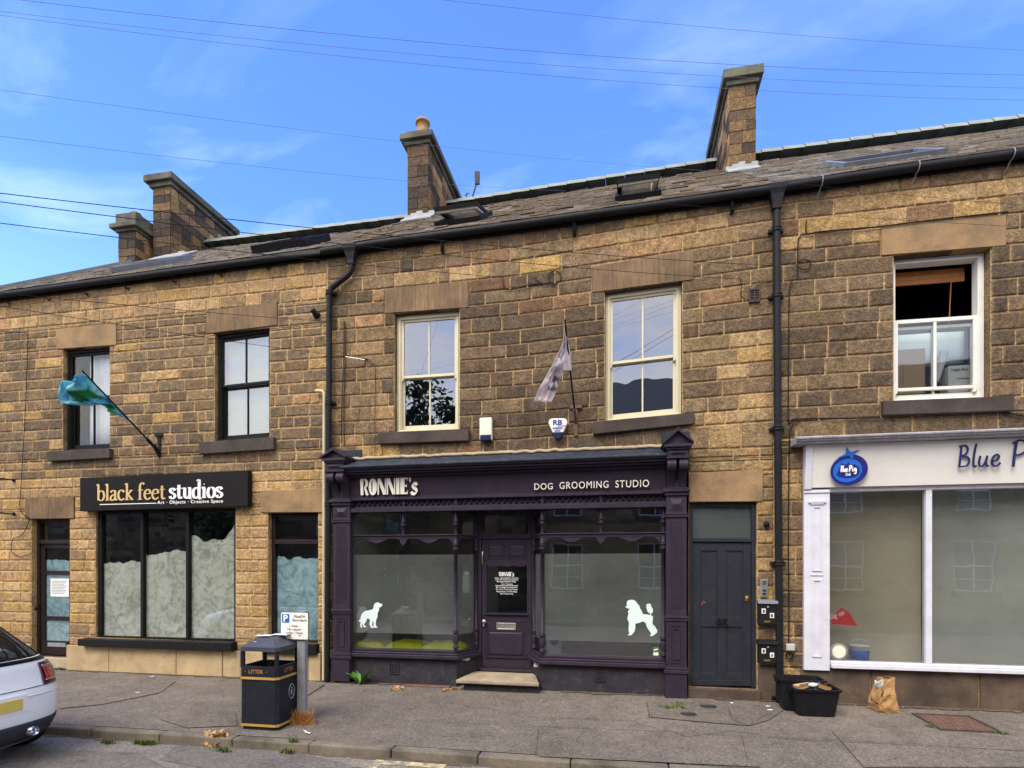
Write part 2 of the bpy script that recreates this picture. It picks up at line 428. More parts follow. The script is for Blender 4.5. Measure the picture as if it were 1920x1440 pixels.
# glass: thin sheet, see-through with a mirror share
def glass(name, tintc, refl, rough=0.0, wob=0.0):
    m = bpy.data.materials.new(name); m.use_nodes = True; M[name] = m
    t = NT(m.node_tree); out = t.n('ShaderNodeOutputMaterial')
    tr = t.n('ShaderNodeBsdfTransparent', i_0=(*tintc, 1)); gl = t.n('ShaderNodeBsdfGlossy', i_1=rough); gl.inputs[0].default_value = (.96, .98, 1, 1)
    lw = t.n('ShaderNodeLayerWeight', i_0=.35); f = t.math('ADD', t.math('MULTIPLY', lw.outputs['Fresnel'], .6), refl, True)
    mx = t.n('ShaderNodeMixShader'); t.l(f, mx.inputs[0]); t.l(tr.outputs[0], mx.inputs[1]); t.l(gl.outputs[0], mx.inputs[2]); t.l(mx.outputs[0], out.inputs[0])
    if wob:
        tcn = t.n('ShaderNodeTexCoord'); nz = t.noise(tcn.outputs['Object'], 1.6, 2, .5)
        bn = t.n('ShaderNodeBump', i_Distance=wob, i_Strength=1.0); t.l(nz, bn.inputs['Height']); t.l(bn.outputs[0], gl.inputs['Normal'])
    return m
glass('upper_glass', (.88, .91, .92), .20, 0, .0025)
glass('plain_glass', (.94, .96, .95), .04, 0, .0015)
glass('shop_glass', (.90, .92, .91), .14, 0, .0015)
def film(name, rgb, alpha, mottle=.06, sc=60):
    m = bpy.data.materials.new(name); m.use_nodes = True; M[name] = m
    t = NT(m.node_tree); out = t.n('ShaderNodeOutputMaterial'); tcn = t.n('ShaderNodeTexCoord')
    tr = t.n('ShaderNodeBsdfTransparent'); df = t.n('ShaderNodeBsdfDiffuse')
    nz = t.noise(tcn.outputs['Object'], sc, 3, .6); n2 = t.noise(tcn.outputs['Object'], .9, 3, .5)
    t.l(t.mix(1, t.mix(1, lin(rgb), t.ramp(nz, [(.3, 1-mottle), (.7, 1+mottle)]), 'MULTIPLY'), t.ramp(n2, [(.3, .72), (.7, 1.22)]), 'MULTIPLY'), df.inputs[0])  # broad tone variation painted in, imitating uneven room light through the frosting
    mx = t.n('ShaderNodeMixShader', i_0=alpha); t.l(tr.outputs[0], mx.inputs[1]); t.l(df.outputs[0], mx.inputs[2]); t.l(mx.outputs[0], out.inputs[0])
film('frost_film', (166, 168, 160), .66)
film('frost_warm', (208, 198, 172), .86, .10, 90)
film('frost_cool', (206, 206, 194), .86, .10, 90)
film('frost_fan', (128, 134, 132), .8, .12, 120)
# whitewash smeared in swirls on the inside of panes
def wash(name, a, b, dark):
    m = bpy.data.materials.new(name); m.use_nodes = True; M[name] = m
    t = NT(m.node_tree); out = t.n('ShaderNodeOutputMaterial'); tcn = t.n('ShaderNodeTexCoord')
    v = tcn.outputs['Object']
    n = t.noise(v, 2.2, 2, .5, 2.2); n2 = t.noise(v, 5.5, 3, .55, 2.4); n3 = t.noise(v, 30, 4, .7, 1.0)
    dv = t.mix(.42, v, t.noise(v, 2.6, 2, .5, 0, 1)); vo = t.n('ShaderNodeTexVoronoi', i_Scale=3.4); t.l(dv, vo.inputs['Vector'])
    sw = t.math('MULTIPLY', t.math('SINE', t.math('MULTIPLY', vo.outputs['Distance'], 24.0)), .045)
    f = t.math('ADD', sw, t.math('ADD', t.math('MULTIPLY', n, .42), t.math('ADD', t.math('MULTIPLY', n2, .35), t.math('MULTIPLY', n3, .25))))
    col = t.mix(t.ramp(f, [(.40, 0), (.66, 1)]), lin(b), lin(a))
    df = t.n('ShaderNodeBsdfDiffuse'); t.l(col, df.inputs[0]); tr = t.n('ShaderNodeBsdfTransparent', i_0=(*dark, 1))
    mx = t.n('ShaderNodeMixShader'); t.l(t.ramp(f, [(.34, .70), (.52, .98)]), mx.inputs[0])
    t.l(tr.outputs[0], mx.inputs[1]); t.l(df.outputs[0], mx.inputs[2]); t.l(mx.outputs[0], out.inputs[0])
wash('whitewash', (250, 250, 238), (214, 216, 198), (.6, .6, .55))
wash('bluewash', (216, 242, 244), (172, 206, 212), (.6, .65, .68))
# ground
def asphalt(name, rgb, rgb2, agg=1.0, wear=.35):
    m, t = mat(name)
    big = t.noise(t.vec, .55, 5, .6, .3); mid = t.noise(t.vec, 3.5, 5, .65); fine = t.noise(t.vec, 120, 2, .8)
    vo = t.n('ShaderNodeTexVoronoi', i_Scale=95.0); t.l(t.vec, vo.inputs['Vector'])
    c = t.mix(t.ramp(big, [(.35, 0), (.65, 1)]), lin(rgb), lin(rgb2))
    c = t.mix(1, c, t.ramp(mid, [(.25, .78), (.75, 1.2)]), 'MULTIPLY')
    c = t.mix(1, c, t.ramp(fine, [(.25, .35), (.5, 1), (.75, 1.9)]), 'MULTIPLY')
    v2 = t.n('ShaderNodeTexVoronoi', i_Scale=42.0); t.l(t.vec, v2.inputs['Vector']); c = t.mix(1, c, t.ramp(v2.outputs['Color'], [(0, .72), (.5, 1.0), (1, 1.34)]), 'MULTIPLY')
    pale = t.ramp(vo.outputs['Color'], [(.80, 0), (.92, wear)])
    c = t.mix(pale, c, lin((168, 158, 146)))
    blot = t.ramp(t.noise(t.vec, 8.5, 4, .7), [(.60, 0), (.72, .45)]); c = t.mix(blot, c, lin((58, 52, 48)))
    setb(t, c, .9, 0, .25); bump(t, t.math('ADD', fine, t.math('MULTIPLY', vo.outputs['Distance'], 1.2)), .006*agg, .6)
    return m
asphalt('pavement_asphalt', (98, 89, 80), (114, 104, 94))
asphalt('patch_dark', (92, 83, 75), (106, 96, 87))
asphalt('patch_mid', (97, 88, 79), (114, 103, 93))
asphalt('road_asphalt', (112, 105, 97), (128, 120, 110), 1.3, .5)
asphalt('road_dark', (98, 92, 86), (112, 105, 97), 1.3, .4)
dressed('kerb_stone', (128, 118, 102), (96, 88, 78), 0, 0, .55)
paint('crack', (66, 60, 54), .95, .2, .2)
paint('gully_dirt', (92, 78, 64), .95, .35, .5, (58, 48, 40), .01, 9)
m, t = mat('road_paint'); n = t.noise(t.vec, 9, 5, .7); f = t.noise(t.vec, 60, 3, .7)
c = t.mix(t.ramp(t.math('ADD', n, t.math('MULTIPLY', f, .4)), [(.58, 0), (.78, 1)]), lin((214, 192, 138)), lin((128, 118, 104))); setb(t, c, .85)
paint('bark', (72, 60, 50), .9, .25, .3, (50, 42, 34), .02, 6)
m, t = mat('tree_leaf'); at = t.n('ShaderNodeAttribute', attribute_name='col'); setb(t, at.outputs[0], .7)
# cloth
def thin_cloth(t, c):
    tl = t.n('ShaderNodeBsdfTranslucent'); t.l(c, tl.inputs[0]); mx = t.n('ShaderNodeMixShader', i_0=.42); t.l(t.b.outputs[0], mx.inputs[1]); t.l(tl.outputs[0], mx.inputs[2]); t.l(mx.outputs[0], t.out.inputs[0])
m, t = mat('flag_turquoise'); v = t.n('ShaderNodeAttribute', attribute_name='col'); setb(t, v.outputs[0], .75); thin_cloth(t, v.outputs[0])
m, t = mat('flag_pale'); v = t.n('ShaderNodeAttribute', attribute_name='col'); n = t.noise(t.vec, 30, 3, .6)
c = t.mix(1, v.outputs[0], t.ramp(n, [(.3, .9), (.7, 1.08)]), 'MULTIPLY'); setb(t, c, .8); thin_cloth(t, c)
# ---------------------------------------------------------------- masonry
def ss(a, b, x):
    t = max(0.0, min(1.0, (x-a)/(b-a))); return t*t*(3-2*t)
def warpB(x, z):      # the upper storey of the middle house has risen/settled to the right
    return z+max(0.0, min(1, (x+1.5)/3.4))*ss(3.4, 3.7, z)*(.10+.10*max(0.0, (z-3.7)/3.0)**1.5)
def mixc(a, b, t): return tuple(a[i]*(1-t)+b[i]*t for i in range(3))
PAL = dict(
    dark=[(92, 78, 63), (84, 72, 59), (100, 84, 66), (90, 79, 66), (104, 85, 66), (88, 74, 62)],
    mid=[(128, 107, 82), (120, 100, 77), (136, 114, 84), (126, 103, 82), (132, 112, 80)],
    tan=[(172, 140, 97), (180, 147, 102), (164, 134, 94), (176, 143, 90), (166, 130, 92), (184, 153, 110)],
    red=[(122, 90, 66), (116, 86, 64), (126, 94, 70)],
    ochre=[(178, 142, 82), (170, 136, 78)],
    grey=[(98, 86, 72), (90, 79, 67), (106, 93, 76)])
def pick(rng, wts):
    k = rng.choices(list(wts), list(wts.values()))[0]; return lin(rng.choice(PAL[k]))
def masonry(name, parent, x0, x1, courses, excl, openings, pal, warp, seed, gap=.008, bulge=.016, lens=(.24, .62), back=.30, mort=(186, 155, 112), ew=.030, flat=0, zone=lambda x, z: lin((120, 98, 72))):
    rng = random.Random(seed); mb = MB(); zt = courses[-1]; zb = courses[0]
    wf = warp or (lambda x, z: z)
    mortar = lin(mort)
    # mortar bed behind the blocks
    xs = sorted(set([x0, x1]+[v for o in openings for v in o[:2] if x0 < v < x1]+[x0+(x1-x0)*i/14 for i in range(1, 14)]))
    zs = sorted(set([zb, zt]+[v for o in openings for v in o[2:] if zb < v < zt]+[zb+(zt-zb)*i/8 for i in range(1, 8)]))
    for i in range(len(xs)-1):
        for j in range(len(zs)-1):
            xm, zm = (xs[i]+xs[i+1])/2, (zs[j]+zs[j+1])/2
            if any(o[0] < xm < o[1] and o[2] < zm < o[3] for o in openings): continue
            a, b, c, d = xs[i], xs[i+1], zs[j], zs[j+1]
            mb.add([(a, .010, wf(a, c)), (b, .010, wf(b, c)), (b, .010, wf(b, d)), (a, .010, wf(a, d))], [(0, 1, 2, 3)], mortar)
            mb.add([(a, back, wf(a, c)), (b, back, wf(b, c)), (b, back, wf(b, d)), (a, back, wf(a, d))], [(3, 2, 1, 0)], mortar)
    # reveals, block by block
    for (a, b, c, d) in openings:
        z = c
        while z < d-.02:
            z2 = min(d, z+rng.uniform(.16, .24))
            for X in (a, b):
                if x0-1e-4 <= X <= x1+1e-4:
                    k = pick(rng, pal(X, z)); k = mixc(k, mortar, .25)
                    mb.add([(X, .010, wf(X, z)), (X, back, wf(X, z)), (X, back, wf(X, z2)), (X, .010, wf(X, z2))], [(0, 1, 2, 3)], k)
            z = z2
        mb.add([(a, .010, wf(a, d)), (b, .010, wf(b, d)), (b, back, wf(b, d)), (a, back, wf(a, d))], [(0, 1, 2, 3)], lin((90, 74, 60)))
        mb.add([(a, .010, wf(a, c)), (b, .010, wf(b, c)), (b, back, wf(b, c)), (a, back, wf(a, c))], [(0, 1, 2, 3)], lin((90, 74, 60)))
    allx = excl+openings
    for ci in range(len(courses)-1):
        c, d = courses[ci], courses[ci+1]
        cuts = sorted(set([c, d]+[v for e in allx for v in e[2:] if c+.035 < v < d-.035]))
        joints = []; x = x0-rng.uniform(0, .3)
        while x < x1+.3:
            joints.append(x); x += rng.choice([1, 1, 1, .6, 1.25])*rng.uniform(*lens)
        for si in range(len(cuts)-1):
            c1, d1 = cuts[si], cuts[si+1]; zm = (c1+d1)/2
            # free intervals
            iv = [(x0, x1)]
            for e in allx:
                if e[2] < zm < e[3]:
                    nv = []
                    for (a, b) in iv:
                        if e[1] <= a or e[0] >= b: nv.append((a, b)); continue
                        if e[0] > a: nv.append((a, e[0]))
                        if e[1] < b: nv.append((e[1], b))
                    iv = nv
            for (a, b) in iv:
                if b-a < .03: continue
                js = [a]+[j for j in joints if a+.09 < j < b-.09]+[b]
                for k in range(len(js)-1):
                    p, q = js[k], js[k+1]
                    col = pick(rng, pal((p+q)/2, zm)); tone = rng.uniform(.88, 1.12); zn = zone((p+q)/2, zm); col = tuple(v*tone for v in mixc(col, zn, .30))
                    jit = lambda s_: rng.uniform(-s_, s_)
                    block(mb, p+gap+jit(.003), q-gap+jit(.003), c1+gap*.8+jit(.003), d1-gap*.8+jit(.003), col, mortar, (bulge if not flat or zm > flat else .003)*rng.uniform(.35, 1.25), rng, wf, ew)
    return mb.build(name, M['walling_stone'], parent, recalc=False)
def block(mb, a, b, c, d, col, mortar, bl, rng, wf, ew=.03):
    def stops(L):
        r = .009; r2 = min(.026, L*.2); n = max(1, int((L-2*r2)/.05)); return [0, r, r2]+[r2+(L-2*r2)*i/n for i in range(1, n)]+[L-r2, L-r, L]
    X_, Z_ = stops(b-a), stops(d-c); nx, nz = len(X_)-1, len(Z_)-1; off = rng.uniform(0, 90)
    vs = []; cs_ = []; edge = mixc(mixc(col, mortar, .6), col, rng.uniform(0, .6))
    for j in range(nz+1):
        for i in range(nx+1):
            x, z = a+X_[i], c+Z_[j]
            de = min(X_[i], b-a-X_[i], Z_[j], d-c-Z_[j])
            nn = mnoise.noise(Vector((x*9+off, z*9, off))); n2 = mnoise.noise(Vector((x*4, z*4+off, 7)))
            e = min(1, de/.009)
            y = .012-e*(.012+bl*(.8+.9*nn)) if de > 0 else .012
            if de == 0 : x += .002*nn; z += .003*nn
            vs.append((x, y, wf(x, z)))
            k = ss(.0, ew, de+.45*ew*n2)
            cs_.append(mixc(edge, tuple(v*(1+.28*nn+.18*n2) for v in col), k))
    mb.add(vs, [(j*(nx+1)+i, j*(nx+1)+i+1, (j+1)*(nx+1)+i+1, (j+1)*(nx+1)+i) for j in range(nz) for i in range(nx)], cs_, True)

def courses(z0, z1, h, rng, align=()):
    pts = sorted([z0, z1]+[a for a in align if z0 < a < z1]); out = [z0]
    for a, b in zip(pts, pts[1:]):
        n = max(1, round((b-a)/h)); cuts = [a+(b-a)*i/n for i in range(1, n)]
        out += [k+rng.uniform(-.012, .012) for k in cuts]+[b]
    return out

HG = 'stone terraced houses in the row'
HA = empty('terraced_house', (-7.7, 0, 0), 0, 'tan stone house with black window frames and whitewashed panes under the black sign', 'house', HG)
HB = empty('terraced_house', (-1.25, 0, 0), 0, 'brown stone house with cream sash windows over the purple shopfront', 'house', HG)
HC = empty('terraced_house', (4.6, 0, 0), 0, 'stone house with one white open sash window over the lilac deli shopfront', 'house', HG)
XA0, XAB, XBC, XC1 = -10.98, -4.53, 2.02, 7.9
for h_, x_ in ((HA, -7.7), (HB, -1.25), (HC, 4.6)): pass
def par(o, h):   # keep world placement under a house empty
    o.parent = h; o.matrix_parent_inverse = Matrix.Translation(h.location).inverted(); return o
LOCAL = set()
_build0 = MB.build
def _build(s, name, mat, parent=None, **k):
    o = _build0(s, name, mat, None, **k)
    if parent is not None:
        o.parent = parent
        r = parent
        while r.parent is not None: r = r.parent
        if parent is r and r.type == 'EMPTY' and r.name not in LOCAL:
            o.matrix_parent_inverse = Matrix.Translation(r.location).inverted()
    return o
MB.build = _build
rg = random.Random(11)
# window/door openings measured on the facade:   (uL, uR, v top-left, v top-right, v bottom-left, v bottom-right)
def rect(uL, uR, vtl, vtr, vbl, vbr):
    xl, a = P(uL, vtl); xr, b = P(uR, vtr); _, c = P(uL, vbl); _, d = P(uR, vbr)
    return dict(x0=xl, x1=xr, zt=(a+b)/2, zb=(c+d)/2, tl=(b-a)/(xr-xl), bl=(d-c)/(xr-xl), zbl=c, zbr=d, ztl=a, ztr=b)
OP = dict(
    A1=rect(117, 205, 655, 647, 847, 842.5), A2=rect(402, 505, 626, 611.5, 830, 822),
    B1=rect(739, 861, 588, 577.5, 811.5, 806), B2=rect(1134, 1279, 547, 527, 791.5, 777),
    C1=rect(1676, 1858, 478.5, 463, 753.5, 746),
    Adoor=rect(58, 130, 973, 972.5, 1231, 1234), Ashop=rect(179, 441, 958, 951, 1196, 1203), Aside=rect(502, 596, 961.5, 961, 1204, 1207),
    Bdoor=rect(1292, 1419, 941, 941, 1289, 1291))
def ex(r, warp=None, pad=0):
    if warp:
        xm = (r['x0']+r['x1'])/2; dz = lambda z: z-(warp(xm, z)-z)
        return (r['x0']-pad, r['x1']+pad, dz(r['zb']), dz(r['zt']))
    return (r['x0']-pad, r['x1']+pad, r['zb'], r['zt'])
LT = dict(A1=rect(106, 219, 617.5, 606, 655, 647), A2=rect(387.5, 520, 583, 567, 626, 610),
          B1=rect(721.7, 879, 541.7, 526.7, 588, 576.7), B2=rect(1110, 1300, 500.7, 469, 549, 524.7),
          C1=rect(1652, 1885, 425, 402.5, 479.6, 461), Adoor=rect(49, 140, 934, 932, 973, 972), Aside=rect(489, 607, 920, 917, 961, 960.5), Bdoor=rect(1291, 1430, 888, 880, 941, 940.5))
SL = dict(A1=rect(96, 212, 847.5, 842, 866, 860), A2=rect(379, 518, 831, 821, 853, 844), B1=rect(711.7, 881, 813, 805.7, 834, 828),
          B2=rect(1112, 1300, 793, 776, 816, 797), C1=rect(1652, 1894.6, 754.6, 745, 781, 772.5),
          Ashop=rect(159.6, 444, 1196, 1203, 1209, 1219), Aside=rect(498, 598, 1204, 1207, 1224, 1227))

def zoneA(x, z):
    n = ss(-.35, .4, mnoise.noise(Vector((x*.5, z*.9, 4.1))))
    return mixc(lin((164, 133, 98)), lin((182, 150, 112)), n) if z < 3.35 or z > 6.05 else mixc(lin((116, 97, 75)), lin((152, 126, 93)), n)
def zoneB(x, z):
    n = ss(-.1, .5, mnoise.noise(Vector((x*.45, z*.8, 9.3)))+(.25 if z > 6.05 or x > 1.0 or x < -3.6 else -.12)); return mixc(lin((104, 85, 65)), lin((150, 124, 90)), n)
def zoneC(x, z):
    n = ss(-.1, .5, mnoise.noise(Vector((x*.45, z*.8, 2.3)))+(.25 if z > 6.2 else -.05)); return mixc(lin((106, 87, 67)), lin((146, 121, 90)), n)
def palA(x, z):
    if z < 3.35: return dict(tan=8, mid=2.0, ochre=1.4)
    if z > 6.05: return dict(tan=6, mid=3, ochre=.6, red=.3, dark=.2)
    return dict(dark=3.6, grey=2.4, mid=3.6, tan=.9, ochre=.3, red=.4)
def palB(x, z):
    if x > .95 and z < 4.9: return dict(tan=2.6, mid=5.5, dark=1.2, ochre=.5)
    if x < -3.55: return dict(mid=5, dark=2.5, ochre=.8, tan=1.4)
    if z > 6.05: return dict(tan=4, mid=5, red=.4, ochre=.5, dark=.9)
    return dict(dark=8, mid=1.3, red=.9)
def palC(x, z):
    if z > 6.3: return dict(tan=3.5, mid=5, red=.3, dark=1)
    if x < 2.45 and z < 3.6: return dict(mid=5, dark=2.5, tan=2)
    return dict(dark=5.5, mid=3.6, tan=.5, red=.3)
# --- gutters (pixel mid-lines on y=-0.10) give each eave its height
GUT = dict(A=[(0, 555), (160, 533), (330, 510), (500, 487.5), (640, 468)], B=[(652, 466), (740, 453), (984, 421), (1179, 394), (1431, 359), (1456, 356)], C=[(1462, 353.5), (1692, 319), (1900, 291), (2150, 258)])
def eave(h):
    return [P(u, v, -.10) for u, v in GUT[h]]
def lerp_pts(pts, x):
    if x <= pts[0][0]: a, b = pts[0], pts[1]
    else:
        a, b = pts[-2], pts[-1]
        for p, q in zip(pts, pts[1:]):
            if p[0] <= x <= q[0]: a, b = p, q; break
    return a[1]+(b[1]-a[1])*(x-a[0])/(b[0]-a[0])
ea, eb, ec = eave('A'), eave('B'), eave('C')
topA = 6.62; topB = 6.70; topC = 6.88
exA = [ex(LT[k]) for k in ('A1', 'A2', 'Adoor', 'Aside')]+[ex(SL[k]) for k in ('A1', 'A2', 'Ashop', 'Aside')]
opA = [ex(OP[k]) for k in ('A1', 'A2', 'Adoor', 'Ashop', 'Aside')]
plA = [(XA0, OP['Adoor']['x0']-.02, 0, .42), (OP['Adoor']['x1'], OP['Aside']['x1']+.06, 0, .435)]
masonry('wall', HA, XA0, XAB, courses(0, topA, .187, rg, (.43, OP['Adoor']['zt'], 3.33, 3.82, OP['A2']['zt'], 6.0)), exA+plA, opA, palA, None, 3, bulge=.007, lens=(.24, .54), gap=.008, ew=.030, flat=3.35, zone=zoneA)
exB = [ex(LT[k], warpB) for k in ('B1', 'B2', 'Bdoor')]+[ex(SL[k], warpB) for k in ('B1', 'B2')]
opB = [ex(OP[k], warpB) for k in ('B1', 'B2', 'Bdoor')]+[(-4.40, .92, -.01, 3.30)]
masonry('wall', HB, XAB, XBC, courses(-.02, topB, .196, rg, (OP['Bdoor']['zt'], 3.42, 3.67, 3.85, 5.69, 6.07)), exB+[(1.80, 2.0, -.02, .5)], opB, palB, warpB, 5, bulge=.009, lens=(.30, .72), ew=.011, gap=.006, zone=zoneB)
opC = [ex(OP['C1']), (2.44, 7.6, .45, 3.42)]
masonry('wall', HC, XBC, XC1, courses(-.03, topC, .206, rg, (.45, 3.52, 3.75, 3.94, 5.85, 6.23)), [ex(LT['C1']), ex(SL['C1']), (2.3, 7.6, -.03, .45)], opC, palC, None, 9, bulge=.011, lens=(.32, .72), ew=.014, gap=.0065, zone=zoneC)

# --- remaining shell of each house: party walls, back, ceilings, rooms
def shell(h, x0, x1, ztop, zr, xs0=None):
    mb = MB()
    mb.box(x0+.02, x1-.02, 8.9, 9.1, 0, ztop); mb.build('back_wall', M['lintel_plain'], h)
    for X in (x0+.01, x1-.26):
        vs = []; mb = MB()
        for xx in (X, X+.25): vs += [(xx, .31, 0), (xx, 9.0, 0), (xx, 9.0, ztop), (xx, 4.5, zr-.12), (xx, .31, ztop)]
        mb.add(vs, [(0, 1, 2, 3, 4), (9, 8, 7, 6, 5)]+[(i, 5+i, 5+(i+1) % 5, (i+1) % 5) for i in range(5)])
        mb.build('side_wall', M['lintel_plain'], h)
    mb = MB()
    mb.box(x0+.27, x1-.27, 3.6, 3.7, .0, ztop-.1)                # room partition
    mb.build('room_wall', M['room_wall'], h)
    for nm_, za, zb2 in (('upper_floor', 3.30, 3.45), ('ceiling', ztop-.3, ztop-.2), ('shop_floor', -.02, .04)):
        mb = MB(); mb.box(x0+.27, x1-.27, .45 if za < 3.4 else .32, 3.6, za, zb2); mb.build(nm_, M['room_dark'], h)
RZ = dict(A=P(600, 441.5, 4.5)[1], B0=P(854, 391, 4.5)[1], B1=P(1342, 318, 4.5)[1], C=P(1600, 281.5, 4.5)[1])
shell(HA, XA0, XAB, topA, RZ['A']); shell(HB, XAB, XBC, topB, RZ['B0']); shell(HC, XBC, XC1, topC, RZ['C'])
print('ridge', RZ, 'eaves', ea[0], ea[-1], eb[0], eb[-1], ec[0], ec[-1])

# --- roofs: real overlapping slates, course by course
def roof(h, x0, x1, pts, zr0, zr1, seed, cols, rough=1.0):
    rng = random.Random(seed); mb = MB(); n = 38; y0 = -.16; y1 = 4.5
    for side in (0, 1):
        for i in range(n if side == 0 else 8):
            N = n if side == 0 else 8
            t0, t1 = i/N, (i+1.25)/N; t1 = min(t1, 1.0)
            x = x0-rng.uniform(0, .25)
            while x < x1:
                wd = rng.uniform(.2, .36) if side == 0 else .9; a, b = max(x, x0), min(x+wd-.006, x1); x += wd
                if b-a < .03: continue
                c = lin(rng.choice(cols)); k = rng.uniform(.7, 1.25); c = tuple(v*k for v in c)
                lift = .014+rng.uniform(0, .011)*rough; dy = rng.uniform(-.03, .03)*rough
                q = []
                for (xx, t, up) in ((a, t0, lift), (b, t0, lift+rng.uniform(-.006, .006)), (b, t1, .004), (a, t1, .004)):
                    ez = lerp_pts(pts, xx)+.05; rz = zr0+(zr1-zr0)*(xx-x0)/(x1-x0)
                    yy = y0+(y1-y0)*t+(dy if t == t0 and i else 0)
                    if side: yy = 9.2-(y1-y0)*t
                    z = ez+(rz-ez)*t+up
                    q.append((xx, yy, z))
                th = .018
                q2 = [(p[0], p[1], p[2]-th) for p in q]
                mb.hexa([q[0], q[1], q[2], q[3], q2[0], q2[1], q2[2], q2[3]], c)
    # boarding under the slates closes the roof
    for (ya, yb, f) in ((y0, y1, 0), (9.2, y1, 1)):
        q = []
        for (xx, t) in ((x0, 0), (x1, 0), (x1, 1), (x0, 1)):
            ez = lerp_pts(pts, xx)+.05; rz = zr0+(zr1-zr0)*(xx-x0)/(x1-x0)
            q.append((xx, ya+(yb-ya)*t, ez+(rz-ez)*t-.03))
        mb.hexa(q+[(p[0], p[1], p[2]-.02) for p in q], lin((60, 52, 46)))
    r = mb.build('roof', M['roof_slate'], h, recalc=False)
    rt = MB(); x = x0
    while x < x1-.02:
        b = min(x+.42, x1); pr = []
        for k in range(9):
            a_ = R_(-75+150*k/8); pr.append((math.sin(a_)*.22, math.cos(a_)*.22-.04))
        vs = []
        for xx, s_ in ((x, 1.0), (b-.01, .93)):
            rz = zr0+(zr1-zr0)*(xx-x0)/(x1-x0)
            vs += [(xx, 4.5+p[0]*s_, rz+.04+p[1]*s_) for p in pr]
        rt.add(vs, [(i, i+1, 10+i, 9+i) for i in range(8)]+[tuple(range(9)), tuple(range(17, 8, -1))], None)
        x = b
    rt.build('ridge', M['ridge_tile'], r)
    return r
SLC = [(96, 88, 80), (110, 98, 86), (84, 78, 74), (120, 106, 90), (92, 80, 70), (104, 100, 96)]
SLB = [(92, 78, 64), (104, 88, 72), (74, 63, 54), (114, 98, 80), (84, 70, 58), (96, 86, 76)]
roofA = roof(HA, XA0-.12, XAB, ea, RZ['A'], RZ['A'], 21, SLC, .7)
roofB = roof(HB, XAB, XBC, eb, RZ['B0']-.06, RZ['B1'], 22, SLB, 1.0)
roofC = roof(HC, XBC, XC1, ec, RZ['C'], RZ['C']+.02, 23, SLC, .6)
# verge capping on the left gable
mb = MB()
mb.add([(XA0-.2, -.2, ea[0][1]+.06), (XA0-.05, -.2, ea[0][1]+.10), (XA0-.05, 4.5, RZ['A']+.08), (XA0-.2, 4.5, RZ['A']+.04),
        (XA0-.2, -.2, ea[0][1]-.02), (XA0-.05, -.2, ea[0][1]+.02), (XA0-.05, 4.5, RZ['A']), (XA0-.2, 4.5, RZ['A']-.04)],
       [(0, 1, 2, 3), (7, 6, 5, 4), (0, 3, 7, 4), (1, 5, 6, 2), (0, 4, 5, 1), (3, 2, 6, 7)])
mb.build('verge_capping', M['ridge_tile'], roofA)

# --- gutters, fascia strips, brackets
def gutter(h, pts, r, matn, name='gutter', flat=False):
    mb = MB()
    P3 = [(x, -.10 if flat else -.12, z) for x, z in pts]
    mb.tube(P3, r, 12)
    bk = MB()
    for i in range(len(pts)-1):
        (xa, za), (xb, zb) = pts[i], pts[i+1]
        bk.hexa([(xa, -.05, za-.06), (xb, -.05, zb-.06), (xb, -.05, zb+.05), (xa, -.05, za+.05), (xa, .02, za-.06), (xb, .02, zb-.06), (xb, .02, zb+.05), (xa, .02, za+.05)])
    g = mb.build(name, M[matn], h); bk.build('eaves_board', M[matn], g); return g
ea2 = [(XA0-.1, lerp_pts(ea, XA0-.1))]+[p for p in ea if p[0] > XA0]+[(XAB-.03, lerp_pts(ea, XAB-.03))]
eb2 = [(XAB-.03, lerp_pts(eb, XAB-.03))]+eb[1:-1]+[(XBC, lerp_pts(eb, XBC))]
ec2 = [(XBC+.02, lerp_pts(ec, XBC+.02))]+ec[1:-1]+[(XC1, lerp_pts(ec, XC1))]
gA = gutter(HA, ea2, .052, 'iron_black'); gB = gutter(HB, eb2, .056, 'iron_black'); gC = gutter(HC, ec2, .056, 'pipe_black')
for u, v in ((14, 571), (88, 563), (160, 553), (236, 542), (325, 530), (412, 517), (500, 504), (594, 491)):
    x, z = P(u, v, -.06); zt = lerp_pts(ea, x)
    mb = MB(); mb.tube([(x, -.10, zt-.03), (x, -.07, z+.03), (x, -.005, z)], .008, 6); mb.tube([(x-.06, -.02, z+.05), (x+.03, -.02, z+.03)], .008, 6)
    mb.build('gutter_bracket', M['iron_black'], gA)
for u, v in ((829, 473), (1077, 441), (1373, 398)):
    x, z = P(u, v, -.06); zt = lerp_pts(eb, x)
    mb = MB(); mb.tube([(x, -.07, zt-.02), (x, -.05, z+.02), (x, -.01, z)], [.03, .028, .016], 8); mb.build('gutter_bracket', M['iron_black'], gB)
for u in (1540, 1720, 1897):
    x = PXx(u, -.12); zt = lerp_pts(ec, x)
    mb = MB(); mb.tube([(x, -.12+.066*math.sin(a), zt+.066*math.cos(a)) for a in [R_(k) for k in range(-200, 21, 20)]], .007, 6)
    mb.tube([(x, -.10, zt-.06), (x-.02, -.03, zt-.16), (x-.03, -.005, zt-.17)], .007, 6); mb.build('gutter_bracket', M['galvanised'], gC)

